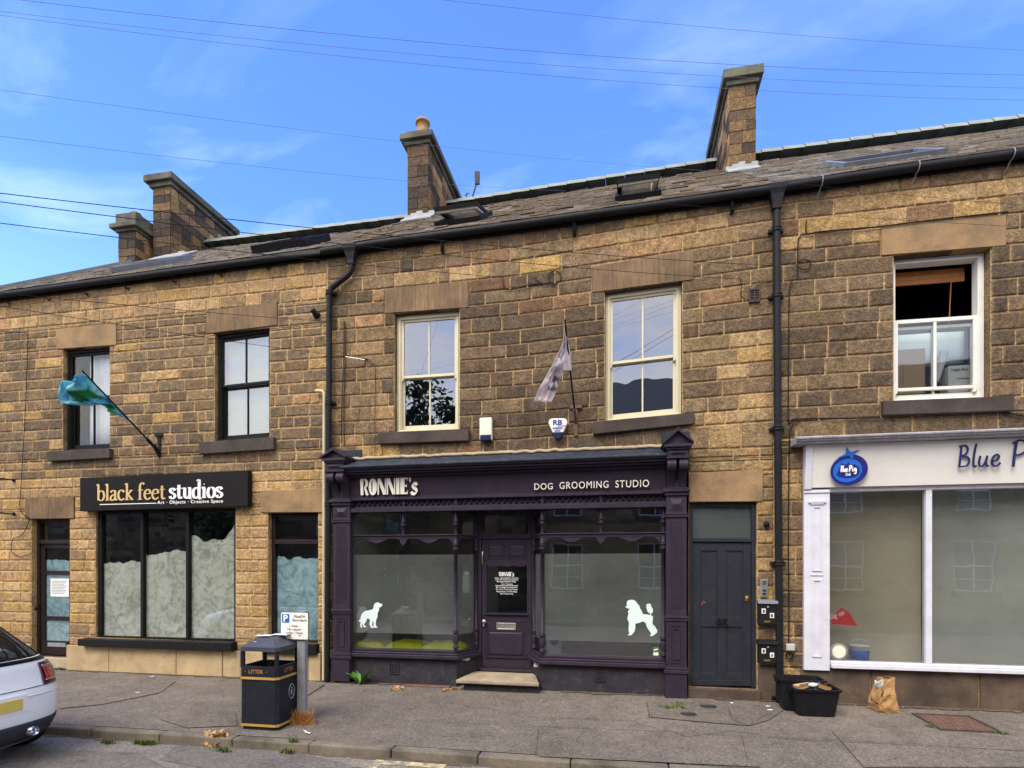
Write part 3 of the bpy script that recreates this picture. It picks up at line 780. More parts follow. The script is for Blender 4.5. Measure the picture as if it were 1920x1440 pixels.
# --- chimneys
def rough_shaft(mb, x0, x1, y0, y1, z0, z1, seed, h=.21):
    """coursed blocks round a stack, each proud by a hair"""
    rng = random.Random(seed); z = z0
    mb.box(x0+.012, x1-.012, y0+.012, y1-.012, z0, z1, lin((150, 122, 88)))
    while z < z1-.02:
        z2 = min(z1, z+h*rng.uniform(.85, 1.15))
        for face in range(4):
            a, b = (x0, x1) if face in (0, 2) else (y0, y1)
            p = a
            while p < b-.02:
                q = min(b, p+rng.uniform(.2, .42))
                if b-q < .14: q = b
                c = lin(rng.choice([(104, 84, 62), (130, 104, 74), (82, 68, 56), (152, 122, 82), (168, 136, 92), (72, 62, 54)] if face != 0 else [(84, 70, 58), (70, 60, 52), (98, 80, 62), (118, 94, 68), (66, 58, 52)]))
                g = .006; o = rng.uniform(.002, .012)
                if face == 0: mb.box(p+g, q-g, y0-o, y0+.05, z+g, z2-g, c)
                elif face == 2: mb.box(p+g, q-g, y1-.05, y1+o, z+g, z2-g, c)
                elif face == 1: mb.box(x1-.05, x1+o, p+g+.012, q-g-.012, z+g, z2-g, c)
                else: mb.box(x0-o, x0+.05, p+g+.012, q-g-.012, z+g, z2-g, c)
                p = q
        z = z2
def chimney(rf, x0, x1, y0, y1, z0, z1, caps, seed, pots=(), flash=True):
    mb = MB(); rough_shaft(mb, x0, x1, y0, y1, z0, z1, seed)
    ch = mb.build('chimney', M['walling_stone'], rf)
    cp = MB(); z = z1
    for (o, th) in caps: cp.box(x0-o, x1+o, y0-o, y1+o, z, z+th); z += th
    cp.build('chimney_cap', M['coping_stone'], ch, bevel=.012)
    for (px, py, r, hh, dark) in pots:
        p = MB(); p.lathe([(r, 0), (r*.95, hh*.25), (r*.88, hh*.8), (r*1.1, hh*.82), (r*1.1, hh), (r*.8, hh), (r*.78, hh*.6)], (px, py, z-.01), 16)
        p.build('chimney_pot', M['terracotta_dark' if dark else 'terracotta'], ch)
    return ch
# y depths come from where each stack meets the roof slope
chimney(HA, P(287, 480, 3.25)[0], P(320, 480, 3.25)[0], 3.25, 5.35, 8.2, P(300, 352, 3.25)[1], [(.06, .10), (.14, .15)], 31, [(P(371, 400, 4.6)[0], 4.55, .12, .14, True)])
chimney(HA, P(222, 450, 2.9)[0], P(254, 450, 2.9)[0], 2.9, 4.2, 0, P(222, 437, 2.9)[1], [(.05, .06), (.13, .10), (.04, .26)], 32, [(P(238, 450, 2.9)[0], 3.15, .10, .16, True), (P(238, 450, 2.9)[0], 3.85, .10, .14, True)])
chimney(HB, P(764, 400, 3.1)[0], P(803, 400, 3.1)[0], 3.1, 5.3, 8.4, P(785, 272, 3.1)[1], [(.05, .08), (.13, .12), (.03, .10)], 33, [(P(789, 300, 3.1)[0], 3.22, .14, .28, False)])
chimney(HB, P(1367, 300, 3.0)[0], P(1417, 300, 3.0)[0], 3.0, 5.0, 8.6, P(1390, 160, 3.0)[1], [(.05, .09), (.12, .17)], 34)
def roofat(u, y, h):
    pts, z0, z1, x0, x1 = dict(A=(ea, RZ['A'], RZ['A'], XA0, XAB), B=(eb, RZ['B0']-.06, RZ['B1'], XAB, XBC), C=(ec, RZ['C'], RZ['C'], XBC, XC1))[h]
    x = PXx(u, y); ez = lerp_pts(pts, x)+.05; rz = z0+(z1-z0)*(x-x0)/(x1-x0); return Vector((x, y, ez+(rz-ez)*(y+.16)/4.66)), (rz-ez)/4.66
# lead flashings at the foot of stacks
def lead_apron(rf, h, x0, x1, y, up, down, sl):
    mb = MB()
    pts, z0, z1, a, b = dict(A=(ea, RZ['A'], RZ['A'], XA0, XAB), B=(eb, RZ['B0']-.06, RZ['B1'], XAB, XBC), C=(ec, RZ['C'], RZ['C'], XBC, XC1))[h]
    def zr(x, yy):
        ez = lerp_pts(pts, x)+.05; rz = z0+(z1-z0)*(x-a)/(b-a); return ez+(rz-ez)*(yy+.2)/4.7
    for i in range(5):
        xa, xb = x0+(x1-x0)*i/5, x0+(x1-x0)*(i+1)/5
        j = .03*((i*7) % 3-1)
        mb.hexa([(xa, y-down, zr(xa, y-down)+.045), (xb, y-down, zr(xb, y-down)+.045), (xb, y-.02, zr(xb, y)+.05), (xa, y-.02, zr(xa, y)+.05)]+
                [(xa, y-down, zr(xa, y-down)+.02), (xb, y-down, zr(xb, y-down)+.02), (xb, y-.02, zr(xb, y)+.02), (xa, y-.02, zr(xa, y)+.02)])
        mb.box(xa, xb, y-.035, y-.015, zr(xa, y)+.02, zr(xa, y)+up+j)
    mb.build('lead_flashing', M['lead_pale'], rf)
lead_apron(roofA, 'A', P(319, 480, 3.25)[0]-.05, P(372, 475, 3.2)[0], 3.2, .05, .5, 0)
lead_apron(roofB, 'B', P(760, 400, 3.1)[0], P(806, 400, 3.1)[0]+.12, 3.08, .12, .25, 0)
lead_apron(roofB, 'B', P(1360, 300, 3.0)[0], P(1420, 300, 3.0)[0], 2.98, .12, .25, 0)

# --- roof lights
def rooflight(rf, h, uL, uR, v, length, thick, matn, open_=0.0, lbl=None):
    a, sl = roofat(uL, .28, h); b, _ = roofat(uR, .28, h)
    x0, x1 = a.x, b.x; y = (a.y+b.y)/2; z = (a.z+b.z)/2; tz = (b.z-a.z)/(x1-x0); th = math.atan(sl); c_, s_ = math.cos(th), math.sin(th)
    def L(x, d, up): return (x, y+d*c_-up*s_, z+(x-(x0+x1)/2)*tz+d*s_+up*c_)
    fr = MB(T=L)
    for (xa, xb, da, db) in ((x0, x1, 0, .07), (x0, x1, length-.07, length), (x0, x0+.07, .07, length-.07), (x1-.07, x1, .07, length-.07)):
        fr.box(xa, xb, da, db, 0, thick)
    f = fr.build('rooflight', M[matn], rf)
    if open_:
        def L2(x, d, up):
            dd = d-length*.5; ca, sa = math.cos(open_), math.sin(open_)
            return L(x, length*.5+dd*ca+up*sa, thick+.02-dd*sa+up*ca)
        sh = MB(T=L2)
        for (xa, xb, da, db) in ((x0+.03, x1-.03, 0, .07), (x0+.03, x1-.03, length-.07, length), (x0+.03, x0+.1, .07, length-.07), (x1-.1, x1-.03, .07, length-.07)):
            sh.box(xa, xb, da, db, 0, .05)
        sh.build('opening_sash', M['iron_black'], f)
        wl = MB(T=L2); wl.box(x0+.05, x1-.05, .03, .12, -.03, -.002); wl.box(x1-.12, x1-.05, .12, length-.1, -.03, -.002); wl.build('sash_lining', M['white_paint'], f)
        gl = MB(T=L2); gl.box(x0+.1, x1-.1, .07, length-.07, .02, .03); gl.build('pane', M['plain_glass'], f)
    else:
        gl = MB(T=L); gl.box(x0+.07, x1-.07, .07, length-.07, thick*.5, thick*.6); gl.build('pane', M['car_glass'], f)
    return f
rooflight(HA, 'A', 210, 300, (517, 505.5), .95, .10, 'lead', 0)
rooflight(HA, 'A', 474, 576, (478, 464), .95, .13, 'iron_black', 0)
rooflight(HB, 'B', 815, 902, (434, 423), 1.0, .08, 'iron_black', R_(14))
rooflight(HB, 'B', 1153, 1240, (383, 372), 1.0, .08, 'iron_black', R_(16))
rooflight(HC, 'C', 1580, 1775, (318, 296), 1.0, .07, 'lead', 0)
# ---------------------------------------------------------------- upper sash windows
def slab(r, y0, y1, name, matn, parent, bevel=.006):
    mb = MB()
    x0, x1 = r['x0'], r['x1']
    mb.hexa([(x0, y0, r['zbl']), (x1, y0, r['zbr']), (x1, y0, r['ztr']), (x0, y0, r['ztl']), (x0, y1, r['zbl']), (x1, y1, r['zbr']), (x1, y1, r['ztr']), (x0, y1, r['ztl'])])
    return mb.build(name, M[matn], parent, bevel=bevel)
def opening_T(r):
    x0, x1 = r['x0'], r['x1']
    def T(x, y, z):     # local x 0..W, z 0..H -> wall
        s = x/(x1-x0); zb = r['zbl']+(r['zbr']-r['zbl'])*s; zt = r['ztl']+(r['ztr']-r['ztl'])*s; Hh = r['zt']-r['zb']
        return (x0+x, y, zb+(zt-zb)*z/Hh)
    return T, x1-x0, r['zt']-r['zb']
def frame4(mb, x0, x1, z0, z1, y0, y1, l, r_, b, t):
    mb.box(x0, x0+l, y0, y1, z0, z1); mb.box(x1-r_, x1, y0, y1, z0, z1)
    mb.box(x0+l, x1-r_, y0, y1, z0, z0+b); mb.box(x0+l, x1-r_, y0, y1, z1-t, z1)
def sash_window(h, key, paintn, rev, fr=.055, up=(.52, 1.0), lo=(0.0, .52), sill='sill_stone', lintel='lintel_stone', stile=.045, mull=.022, glassn='upper_glass', nosill=False, horns=True, swap=False):
    r = OP[key]; T, Wd, Hh = opening_T(r)
    f = MB(T=T); frame4(f, 0.004, Wd-.004, 0.003, Hh-.004, rev, rev+.13, fr, fr, .05, fr*.9)
    f.box(fr*.4, Wd-fr*.4, rev-.03, rev+.01, .003, .045)
    win = f.build('window', M[paintn], h, bevel=.004)
    bead = MB(T=T); frame4(bead, fr*.55, Wd-fr*.55, .05, Hh-fr*.55, rev-.012, rev-.001, fr*.35, fr*.35, .012, fr*.35); bead.build('beading', M[paintn], win)
    for (a, b), yy, bot, top, nm in ((up, rev+.018, .04, .05, 'upper_sash'), (lo, rev+.062, .085, .04, 'lower_sash')):
        s = MB(T=T); z0, z1 = .05+a*(Hh-.1), .05+b*(Hh-.1); x0, x1 = fr-.006, Wd-fr+.006
        frame4(s, x0, x1, z0, z1, yy, yy+.04, stile, stile, bot, top); s.box(Wd/2-mull/2, Wd/2+mull/2, yy+.004, yy+.036, z0+bot, z1-top)
        if horns and nm == 'upper_sash':
            for X in (x0, x1-stile): s.prism([(X, z0-.05), (X+stile*.6, z0-.045), (X+stile, z0), (X, z0)], yy, yy+.04)
        so = s.build(nm, M[paintn], win, bevel=.004)
        for (xa, xb) in ((x0+stile, Wd/2-mull/2), (Wd/2+mull/2, x1-stile)):
            g = MB(T=T); g.quad((xa, yy+.02, z0+bot), (xb, yy+.02, z0+bot), (xb, yy+.02, z1-top), (xa, yy+.02, z1-top)); g.build('pane', M[glassn], win, recalc=False)
    if not nosill: slab(SL[key], -.075, .20, 'sill', sill, win, .008)
    slab(LT[key], -.016, .20, 'lintel', lintel, win, .004)
    return win, T, Wd, Hh
wA1, T, Wd, Hh = sash_window(HA, 'A1', 'black_paint', .085, .06, lintel='lintel_plain', glassn='plain_glass', stile=.03, horns=False)
mb = MB(T=T); mb.grid(lambda s, t: (Wd*(.34+.60*s), .220+.008*math.sin(s*26+1.1*math.sin(t*3)), .06+(Hh-.12)*t), 40, 4); mb.build('curtain', M['curtain_white'], wA1, solid=.004)
wA2, T, Wd, Hh = sash_window(HA, 'A2', 'black_paint', .085, .06, stile=.03, horns=False, glassn='upper_glass')
mb = MB(T=T)
for i in range(46):
    z = .07+i*(Hh-.14)/46
    mb.hexa([(.07, .222, z), (Wd-.07, .222, z), (Wd-.07, .229, z+.034), (.07, .229, z+.034), (.07, .225, z-.002), (Wd-.07, .225, z-.002), (Wd-.07, .232, z+.032), (.07, .232, z+.032)])
mb.build('slatted_blind', M['blind_grey'], wA2)
wB1, T, Wd, Hh = sash_window(HB, 'B1', 'cream_paint', .10, .07, up=(.47, 1), lo=(0, .49))
wB2, T, Wd, Hh = sash_window(HB, 'B2', 'cream_paint', .10, .07, up=(.455, 1), lo=(0, .475))
wC, T, Wd, Hh = sash_window(HC, 'C1', 'white_paint', .13, .07, up=(.07, .59), lo=(.0, .545), lintel='lintel_plain', glassn='plain_glass', stile=.05, mull=.035)
# raised slatted blind at the head of the open window and its cord
mb = MB(T=T)
for i in range(3): mb.box(.07, Wd-.12, .32+.006*i, .345+.006*i, Hh-.26+i*.062, Hh-.20+i*.062)
mb.build('raised_blind', M['wood'], wC, bevel=.004)
mb = MB(T=T); mb.tube([(Wd*.75, .33, Hh-.25), (Wd*.742, .34, Hh-.52), (Wd*.738, .345, Hh-.80)], .007, 6); mb.build('blind_cord', M['wood'], wC)
mb = MB(T=T); mb.box(.02, Wd-.02, .27, .62, .03, .055); mb.build('window_board', M['white_paint'], wC)
mb = MB(T=T); mb.grid(lambda s, t: (.02+(Wd-.06)*s, .48+.006*math.sin(s*7), .62+.42*t-.03*math.sin(s*3)*(1-t)), 14, 4); mb.build('net_blind', M['blind_grey'], wC, solid=.003)
TC1, WC1, HC1 = T, Wd, Hh

# ---------------------------------------------------------------- stroke lettering
SERIF = {
 'b': ([[(.12, 1), (.12, .03)], [(.0, .94), (.12, 1)], [(.12, .42), (.2, .55), (.32, .6), (.45, .5), (.5, .3), (.44, .09), (.3, 0), (.12, .06)]], .56),
 'l': ([[(.13, 1), (.13, 0)], [(.0, .94), (.13, 1)], [(.0, .015), (.26, .015)]], .28),
 'a': ([[(.06, .47), (.12, .57), (.24, .6), (.33, .52), (.34, .38), (.34, .13), (.39, .02), (.47, .06)], [(.34, .37), (.16, .3), (.05, .18), (.07, .05), (.18, 0), (.34, .11)]], .48),
 'c': ([[(.41, .47), (.34, .57), (.24, .6), (.11, .52), (.05, .3), (.11, .09), (.25, 0), (.42, .1)]], .46),
 'k': ([[(.13, 1), (.13, 0)], [(.0, .94), (.13, 1)], [(.0, .015), (.26, .015)], [(.42, .58), (.14, .27)], [(.2, .34), (.46, .01)], [(.3, .58), (.5, .58)], [(.38, .015), (.56, .015)]], .57),
 'f': ([[(.42, .9), (.36, .99), (.26, .99), (.18, .88), (.16, .7), (.16, 0)], [(.03, .58), (.36, .58)], [(.03, .015), (.31, .015)]], .38),
 'e': ([[(.06, .33), (.43, .36)], [(.43, .36), (.38, .53), (.25, .6), (.11, .5), (.05, .3), (.12, .08), (.27, 0), (.43, .11)]], .48),
 't': ([[(.17, .8), (.16, .4), (.17, .12), (.24, .01), (.36, .06)], [(.02, .58), (.35, .58)]], .38),
 's': ([[(.33, .46), (.29, .57), (.19, .6), (.08, .54), (.08, .42), (.2, .32), (.33, .22), (.34, .09), (.21, 0), (.09, .04), (.05, .14)]], .40),
 'u': ([[(.0, .57), (.11, .57), (.11, .16), (.18, .03), (.29, .02), (.41, .12)], [(.32, .57), (.42, .57), (.42, .03), (.52, .0)]], .54),
 'd': ([[(.42, .46), (.32, .59), (.2, .58), (.08, .46), (.05, .26), (.1, .06), (.23, 0), (.42, .12)], [(.32, .97), (.42, 1), (.42, .03), (.53, 0)]], .55),
 'i': ([[(.0, .57), (.13, .57), (.13, 0)], [(.0, .015), (.26, .015)], [(.10, .80), (.16, .80)]], .28),
 'o': ([[(.25, .6), (.11, .53), (.05, .3), (.11, .07), (.25, 0), (.39, .07), (.45, .3), (.39, .53), (.25, .6), (.24, .6)]], .50),
}
def strokes(mb, word, font, x0, x1, z0, hgt, y, thin, thick, depth=.012, sp=.02, tilt=0):
    adv = 0; seq = []
    for ch in word:
        if ch == ' ': adv += .22; continue
        seq.append((adv, font[ch][0])); adv += font[ch][1]+sp
    sx = (x1-x0)/adv; k = 0
    for a, sts in seq:
        for st in sts:
            k += 1
            def TT(px, pz): return (x0+(a+px)*sx, z0+pz*hgt+tilt*(a+px)*sx)
            straight = len(st) == 2
            w1, w2 = thin/hgt, thick/hgt
            if straight and abs(st[0][0]-st[1][0]) < .08 and ch: pass
            ribbon(mb, st, w1, w2, y-depth-.0003*(k % 5), y, TT, smooth=not straight)

# ---------------------------------------------------------------- HOUSE A: sign, shop window, doors
def pxq(uL, uR, vtl, vtr, vbl, vbr, y): return rect(uL, uR, vtl, vtr, vbl, vbr) if y == 0 else None
sgn = empty('shop_sign', (-7.55, -.06, 3.0), 0, 'long black fascia board lettered in tan and white over the whitewashed window', 'sign')
mb = MB(); mb.pxbox(150, 464.5, 896, 882, 958.5, 949, -.13, -.02); sb = mb.build('board', M['sign_black'], sgn, bevel=.004)
ax, az0 = P(182, 938, -.132); bx, _ = P(311.5, 934, -.132)
mb = MB(); strokes(mb, 'black feet', SERIF, ax, bx, P(183, 939, -.132)[1], .275, -.128, .012, .033, .014); mb.build('lettering', M['letter_tan'], sgn)
cx, _ = P(318, 934, -.132); dx, _ = P(419, 928, -.132)
mb = MB(); strokes(mb, 'studios', SERIF, cx, dx, P(318, 935, -.132)[1], .275, -.128, .014, .046, .014, .035); mb.build('lettering', M['letter_white'], sgn)
mb = MB(); text(mb, 'Art \u00b7 Objects \u00b7 Creative Space', P(295, 940, -.132)[0], P(418, 940, -.132)[0], P(295, 947, -.132)[1], P(295, 939, -.132)[1], -.1315, .004, .012, 1.15)
a_ = P(187, 946, -.132); b_ = P(293, 942.5, -.132); mb.build('lettering', M['letter_white'], sgn); mb = MB(); mb.box(a_[0], b_[0], -.134, -.129, a_[1]-.006, a_[1]+.006); mb.build('rule_line', M['letter_white'], sgn)

# big three-light shop window
r = OP['Ashop']; T, Wd, Hh = opening_T(r)
f = MB(T=T); frame4(f, .002, Wd-.002, .002, Hh-.002, .045, .15, .07, .055, .03, .05)
m1 = PXx(268.5, .06)-r['x0']; m2 = PXx(353.5, .06)-r['x0']
for m_ in (m1, m2): f.box(m_-.028, m_+.028, .03, .15, .02, Hh-.04)
sw = f.build('shop_window', M['black_paint'], HA, bevel=.006)
slab(SL['Ashop'], -.14, .16, 'sill', 'black_paint', sw, .01)
rw = random.Random(4)
for i, (xa, xb, vt) in enumerate(((.07, m1-.028, (1055, 1052)), (m1+.028, m2-.028, (1040, 1031)), (m2+.028, Wd-.055, (1004, 980)))):
    g = MB(T=T); g.quad((xa, .09, .03), (xb, .09, .03), (xb, .09, Hh-.05), (xa, .09, Hh-.05)); g.build('pane', M['shop_glass'], sw, recalc=False)
    zt = [P(300, v, .1)[1]-r['zb'] for v in vt]; n = 26
    pts = [(xa, .03)]+[(xb, .03)]
    for k in range(n+1):
        s = 1-k/n; base = zt[0]+(zt[1]-zt[0])*s
        if i == 2: base = zt[0]-.10*math.sin(s*math.pi)*(s < .8)+(.18*ss(.78, 1, s))
        pts.append((xa+(xb-xa)*s, base+.05*mnoise.noise(Vector((s*5, i*3.1, 2)))+.022*mnoise.noise(Vector((s*17, i*3.1, 7)))+.006*rw.uniform(-1, 1)))
    wmb = MB(T=T); vs, fs = curve_mesh([pts], 0); wmb.add([(v[0], .098, v[2]) for v in vs], fs); wmb.build('whitewash', M['whitewash'], sw)
# plinth stones under the window
rp = random.Random(8)
def plinth(h, u_edges, vt, y, matn, z0=-.03, yb=.02, lab='plinth'):
    for a, b in zip(u_edges, u_edges[1:]):
        xa, xb = PXx(a), PXx(b); zt = P((a+b)/2, vt)[1] if vt > 10 else vt
        mb = MB(); mb.box(xa+.004, xb-.004, y+rp.uniform(-.006, .006), yb, z0, zt+rp.uniform(-.006, .004)); mb.build('plinth_stone', M[matn], h, bevel=.012)
plinth(HA, (127, 207, 333, 419, 452, 502, 580, 603), .43, -.03, 'plinth_stone')
plinth(HA, (6, 58), .42, -.02, 'plinth_stone')
# left entrance door, half whitewashed, in a deep reveal
def door_frame(r, fw, y0, y1, zt, matn, h, name='door'):
    T, Wd, Hh = opening_T(r); f = MB(T=T)
    f.box(.003, fw, y0, y1, .0, Hh-.003); f.box(Wd-fw, Wd-.003, y0, y1, .0, Hh-.003); f.box(fw, Wd-fw, y0, y1, Hh-fw, Hh-.003)
    f.box(fw, Wd-fw, y0-.01, y1, zt, zt+.07)
    return T, Wd, Hh, f
r = OP['Adoor']; T, Wd, Hh = opening_T(r); zt = P(100, 1020, .2)[1]-r['zb']
T, Wd, Hh, f = door_frame(r, .055, .10, .20, zt, 'brown_black', HA)
dA = f.build('door', M['brown_black'], HA, bevel=.005)
lf = MB(T=T); x0, x1 = .055, Wd-.055
zs = [.02, .30, P(100, 1199, .22)[1]-r['zb'], 0, 0, 0, zt]
rails = [(.02, P(100, 1200, .22)[1]-r['zb']), (P(100, 1162, .22)[1]-r['zb'], P(100, 1154.5, .22)[1]-r['zb']), (P(100, 1077, .22)[1]-r['zb'], P(100, 1070, .22)[1]-r['zb']), (zt-.08, zt)]
for a, b in rails: lf.box(x0+.09, x1-.09, .125, .17, a, b)
lf.box(x0, x0+.09, .125, .17, .02, zt); lf.box(x1-.09, x1, .125, .17, .02, zt); leaf = lf.build('door_leaf', M['brown_black'], dA, bevel=.004)
g = MB(T=T); g.quad((x0+.09, .15, rails[0][1]), (x1-.09, .15, rails[0][1]), (x1-.09, .15, zt-.08), (x0+.09, .15, zt-.08)); g.build('pane', M['shop_glass'], dA, recalc=False)
g = MB(T=T); g.quad((x0, .15, zt+.07), (x1, .15, zt+.07), (x1, .15, Hh-.055), (x0, .15, Hh-.055)); g.build('fanlight', M['shop_glass'], dA, recalc=False)
pts = [(x0+.09, rails[0][1]), (x1-.09, rails[0][1])]; zw = P(100, 1050, .25)[1]-r['zb']
for k in range(21): s = 1-k/20; pts.append((x0+.09+(x1-x0-.18)*s, zw+.06*mnoise.noise(Vector((s*4, 1, 5)))+.025*mnoise.noise(Vector((s*13, 1, 5)))))
wmb = MB(T=T); vs, fs = curve_mesh([pts], 0); wmb.add([(v[0], .156, v[2]) for v in vs], fs); wmb.build('whitewash', M['bluewash'], dA)
nb = MB(T=T); zp = P(112, 1118, .24)[1]-r['zb']; nb.box(x0+.19, x1-.12, .143, .145, zp, zp+.32); nt = nb.build('notice', M['paper'], HA)
nl = MB(T=T)
for k in range(9): nl.box(x0+.22, x1-.16-.03*(k % 3), .1415, .1425, zp+.27-k*.027, zp+.278-k*.027)
nl.build('lettering', M['galvanised'], nt)
lb = MB(T=T); lb.box(x0+.16, x1-.16, .115, .126, rails[0][1]-.10, rails[0][1]-.03); lb.build('letter_plate', M['galvanised'], dA)
kn = MB(T=T); kn.ellip((x0-.03, .08, P(66, 1139, .2)[1]-r['zb']), (.035, .035, .035)); kn.build('door_knob', M['iron_black'], dA)
slab(LT['Adoor'], -.02, .2, 'lintel', 'lintel_stone', dA)
st = MB(); st.box(r['x0']+.01, r['x1']-.01, -.03, .32, 0.02, r['zb']-.002); st.build('doorstep', M['step_stone'], dA, bevel=.01)
# narrow side window beside the drainpipe
r = OP['Aside']; T, Wd, Hh = opening_T(r); zt = P(550, 1020, .1)[1]-r['zb']
T, Wd, Hh, f = door_frame(r, .06, .10, .2, zt, 'brown_black', HA); f.box(.06, Wd-.06, .10, .2, 0, .04)
sw2 = f.build('side_window', M['brown_black'], HA, bevel=.005)
g = MB(T=T); g.quad((.06, .15, .04), (Wd-.06, .15, .04), (Wd-.06, .15, zt), (.06, .15, zt)); g.build('pane', M['shop_glass'], sw2, recalc=False)
g = MB(T=T); g.quad((.06, .15, zt+.07), (Wd-.06, .15, zt+.07), (Wd-.06, .15, Hh-.06), (.06, .15, Hh-.06)); g.build('pane', M['shop_glass'], sw2, recalc=False)
pts = [(.06, .04), (Wd-.06, .04)]; zw = P(550, 1046, .15)[1]-r['zb']
for k in range(21): s = 1-k/20; pts.append((.06+(Wd-.12)*s, zw+.05*mnoise.noise(Vector((s*5, 3, 5)))+.025*mnoise.noise(Vector((s*14, 3, 5)))))
wmb = MB(T=T); vs, fs = curve_mesh([pts], 0); wmb.add([(v[0], .158, v[2]) for v in vs], fs); wmb.build('whitewash', M['bluewash'], sw2)
slab(SL['Aside'], -.09, .2, 'sill', 'black_paint', sw2); slab(LT['Aside'], -.02, .2, 'lintel', 'lintel_plain', sw2)

# ---------------------------------------------------------------- HOUSE B: the purple shopfront
GY = .03                # glazing plane of the bays
DY = .44                # recessed door plane
zg = lambda u, v, y=GY: P(u, v, y)[1]
SF = MB()
xl0, xr1 = PXx(652, 0), PXx(1248, 0)                      # between the pilasters
xcL, xdL = PXx(855, GY), PXx(893, DY)                     # left bay: corner, back at door frame
xcR, xdR = PXx(1017, GY), PXx(1001, DY)                   # right bay
z_sillL = zg(756, 1217); z_sillR = zg(1128, 1231); z_tr = (zg(757, 1007)+zg(1127, 1003.5))/2; z_topl = zg(757, 960); z_trt = z_tr+.03
def bay(xa, xb, xc, xd, zs, left):
    """stall wall, sill and rails of one splayed bay; xb = corner at front, xd = back of the splay"""
    mb = MB()
    pl = [(xa, GY+.02), (xb, GY+.02), (xd, DY-.02)] if left else [(xd, DY-.02), (xb, GY+.02), (xa, GY+.02)]
    return pl
def plan_extrude(mb, pl, off0, off1, z0, z1, z0b=None):
    """strip following a plan polyline, between offsets towards the street"""
    n = len(pl); outs = []
    for o in (off0, off1):
        L = []
        for i, (x, y) in enumerate(pl):
            nx = ny = 0
            for a, b in ((i-1, i), (i, i+1)):
                if a < 0 or b >= n: continue
                dx, dy = pl[b][0]-pl[a][0], pl[b][1]-pl[a][1]; l = math.hypot(dx, dy); nx += dy/l; ny += -dx/l
            l = math.hypot(nx, ny); c2 = 1.0
            if 0 < i < n-1:
                d1 = (pl[i][0]-pl[i-1][0], pl[i][1]-pl[i-1][1]); l1 = math.hypot(*d1); c2 = max(.5, (nx/l*d1[1]/l1-ny/l*d1[0]/l1))
            L.append((x+nx/l*o/c2, y+ny/l*o/c2))
        outs.append(L)
    for i in range(n-1):
        (ax, ay), (bx, by) = outs[1][i], outs[1][i+1]; (cx, cy), (dx, dy) = outs[0][i], outs[0][i+1]
        mb.hexa([(ax, ay, z0), (bx, by, z0), (bx, by, z1), (ax, ay, z1), (cx, cy, z0b or z0), (dx, dy, z0b or z0), (dx, dy, z1), (cx, cy, z1)])
planL = [(xl0, GY), (xcL, GY), (xdL, DY)]; planR = [(xdR, DY), (xcR, GY), (xr1, GY)]
shop = empty('shopfront', (0, 0, 0)); par(shop, HB)
for pl, zs in ((planL, z_sillL), (planR, z_sillR)):
    stall = MB(); plan_extrude(stall, pl, -.16, .03, -.04, zs-.125); stall.build('stall_riser', M['purple_wall'], shop, bevel=.006)
for pl, zs in ((planL, z_sillL), (planR, z_sillR)):
    sl_ = MB(); plan_extrude(sl_, pl, -.14, .105, zs-.125, zs-.07); plan_extrude(sl_, pl, -.14, .075, zs-.068, zs-.04); plan_extrude(sl_, pl, -.05, .03, zs-.038, zs)
    sl_.build('sill', M['purple_paint'], shop, bevel=.008)
# head rail, transom rail
for pl in (planL, planR):
    hr = MB(); plan_extrude(hr, pl, -.05, .03, z_tr-.028, z_trt); plan_extrude(hr, pl, -.05, .05, z_trt-.012, z_trt+.004)
    plan_extrude(hr, pl, -.06, .02, z_topl-.01, z_topl+.10)
    hr.build('transom', M['purple_paint'], shop, bevel=.004)
# frieze with pierced lattice, rail below it and deep soffit across the recess
zf0 = zg(700, 951.5, -.03); zf1 = zg(700, 938, -.03); fr_ = MB()
fr_.box(xl0, xr1, -.07, .03, zf0-.075, zf0-.012); fr_.box(xl0, xr1, -.05, .06, zf0-.012, zf0+.006); fr_.box(xl0, xr1, .0, .05, zf0+.006, zf1+.04)
fr_.box(xl0, xr1, -.07, -.02, zf1+.02, zf1+.05)
fr_.box(xcL-.1, xcR+.1, .05, DY+.05, z_topl+.03, z_topl+.06)
frz = fr_.build('frieze', M['purple_paint'], HB, bevel=.003)
la = MB(); x = xl0; pit = .085
while x < xr1-.01:
    for s_ in (1, -1):
        a, b = (x, zf0+.01), (x+pit, zf1+.02)
        if s_ < 0: a, b = (x+pit, zf0+.01), (x, zf1+.02)
        d = (b[0]-a[0], b[1]-a[1]); l = math.hypot(*d); nx, nz = -d[1]/l*.008, d[0]/l*.008; yy = -.03 if s_ > 0 else -.024
        la.hexa([(a[0]-nx, yy, a[1]-nz), (a[0]+nx, yy, a[1]+nz), (b[0]+nx, yy, b[1]+nz), (b[0]-nx, yy, b[1]-nz), (a[0]-nx, yy+.022, a[1]-nz), (a[0]+nx, yy+.022, a[1]+nz), (b[0]+nx, yy+.022, b[1]+nz), (b[0]-nx, yy+.022, b[1]-nz)])
    x += pit
for u in (757, 855, 1017, 1127): la.box(PXx(u, -.04)-.018, PXx(u, -.04)+.018, -.05, -.005, zf0, zf1+.03)
la.build('lattice', M['purple_paint'], frz)
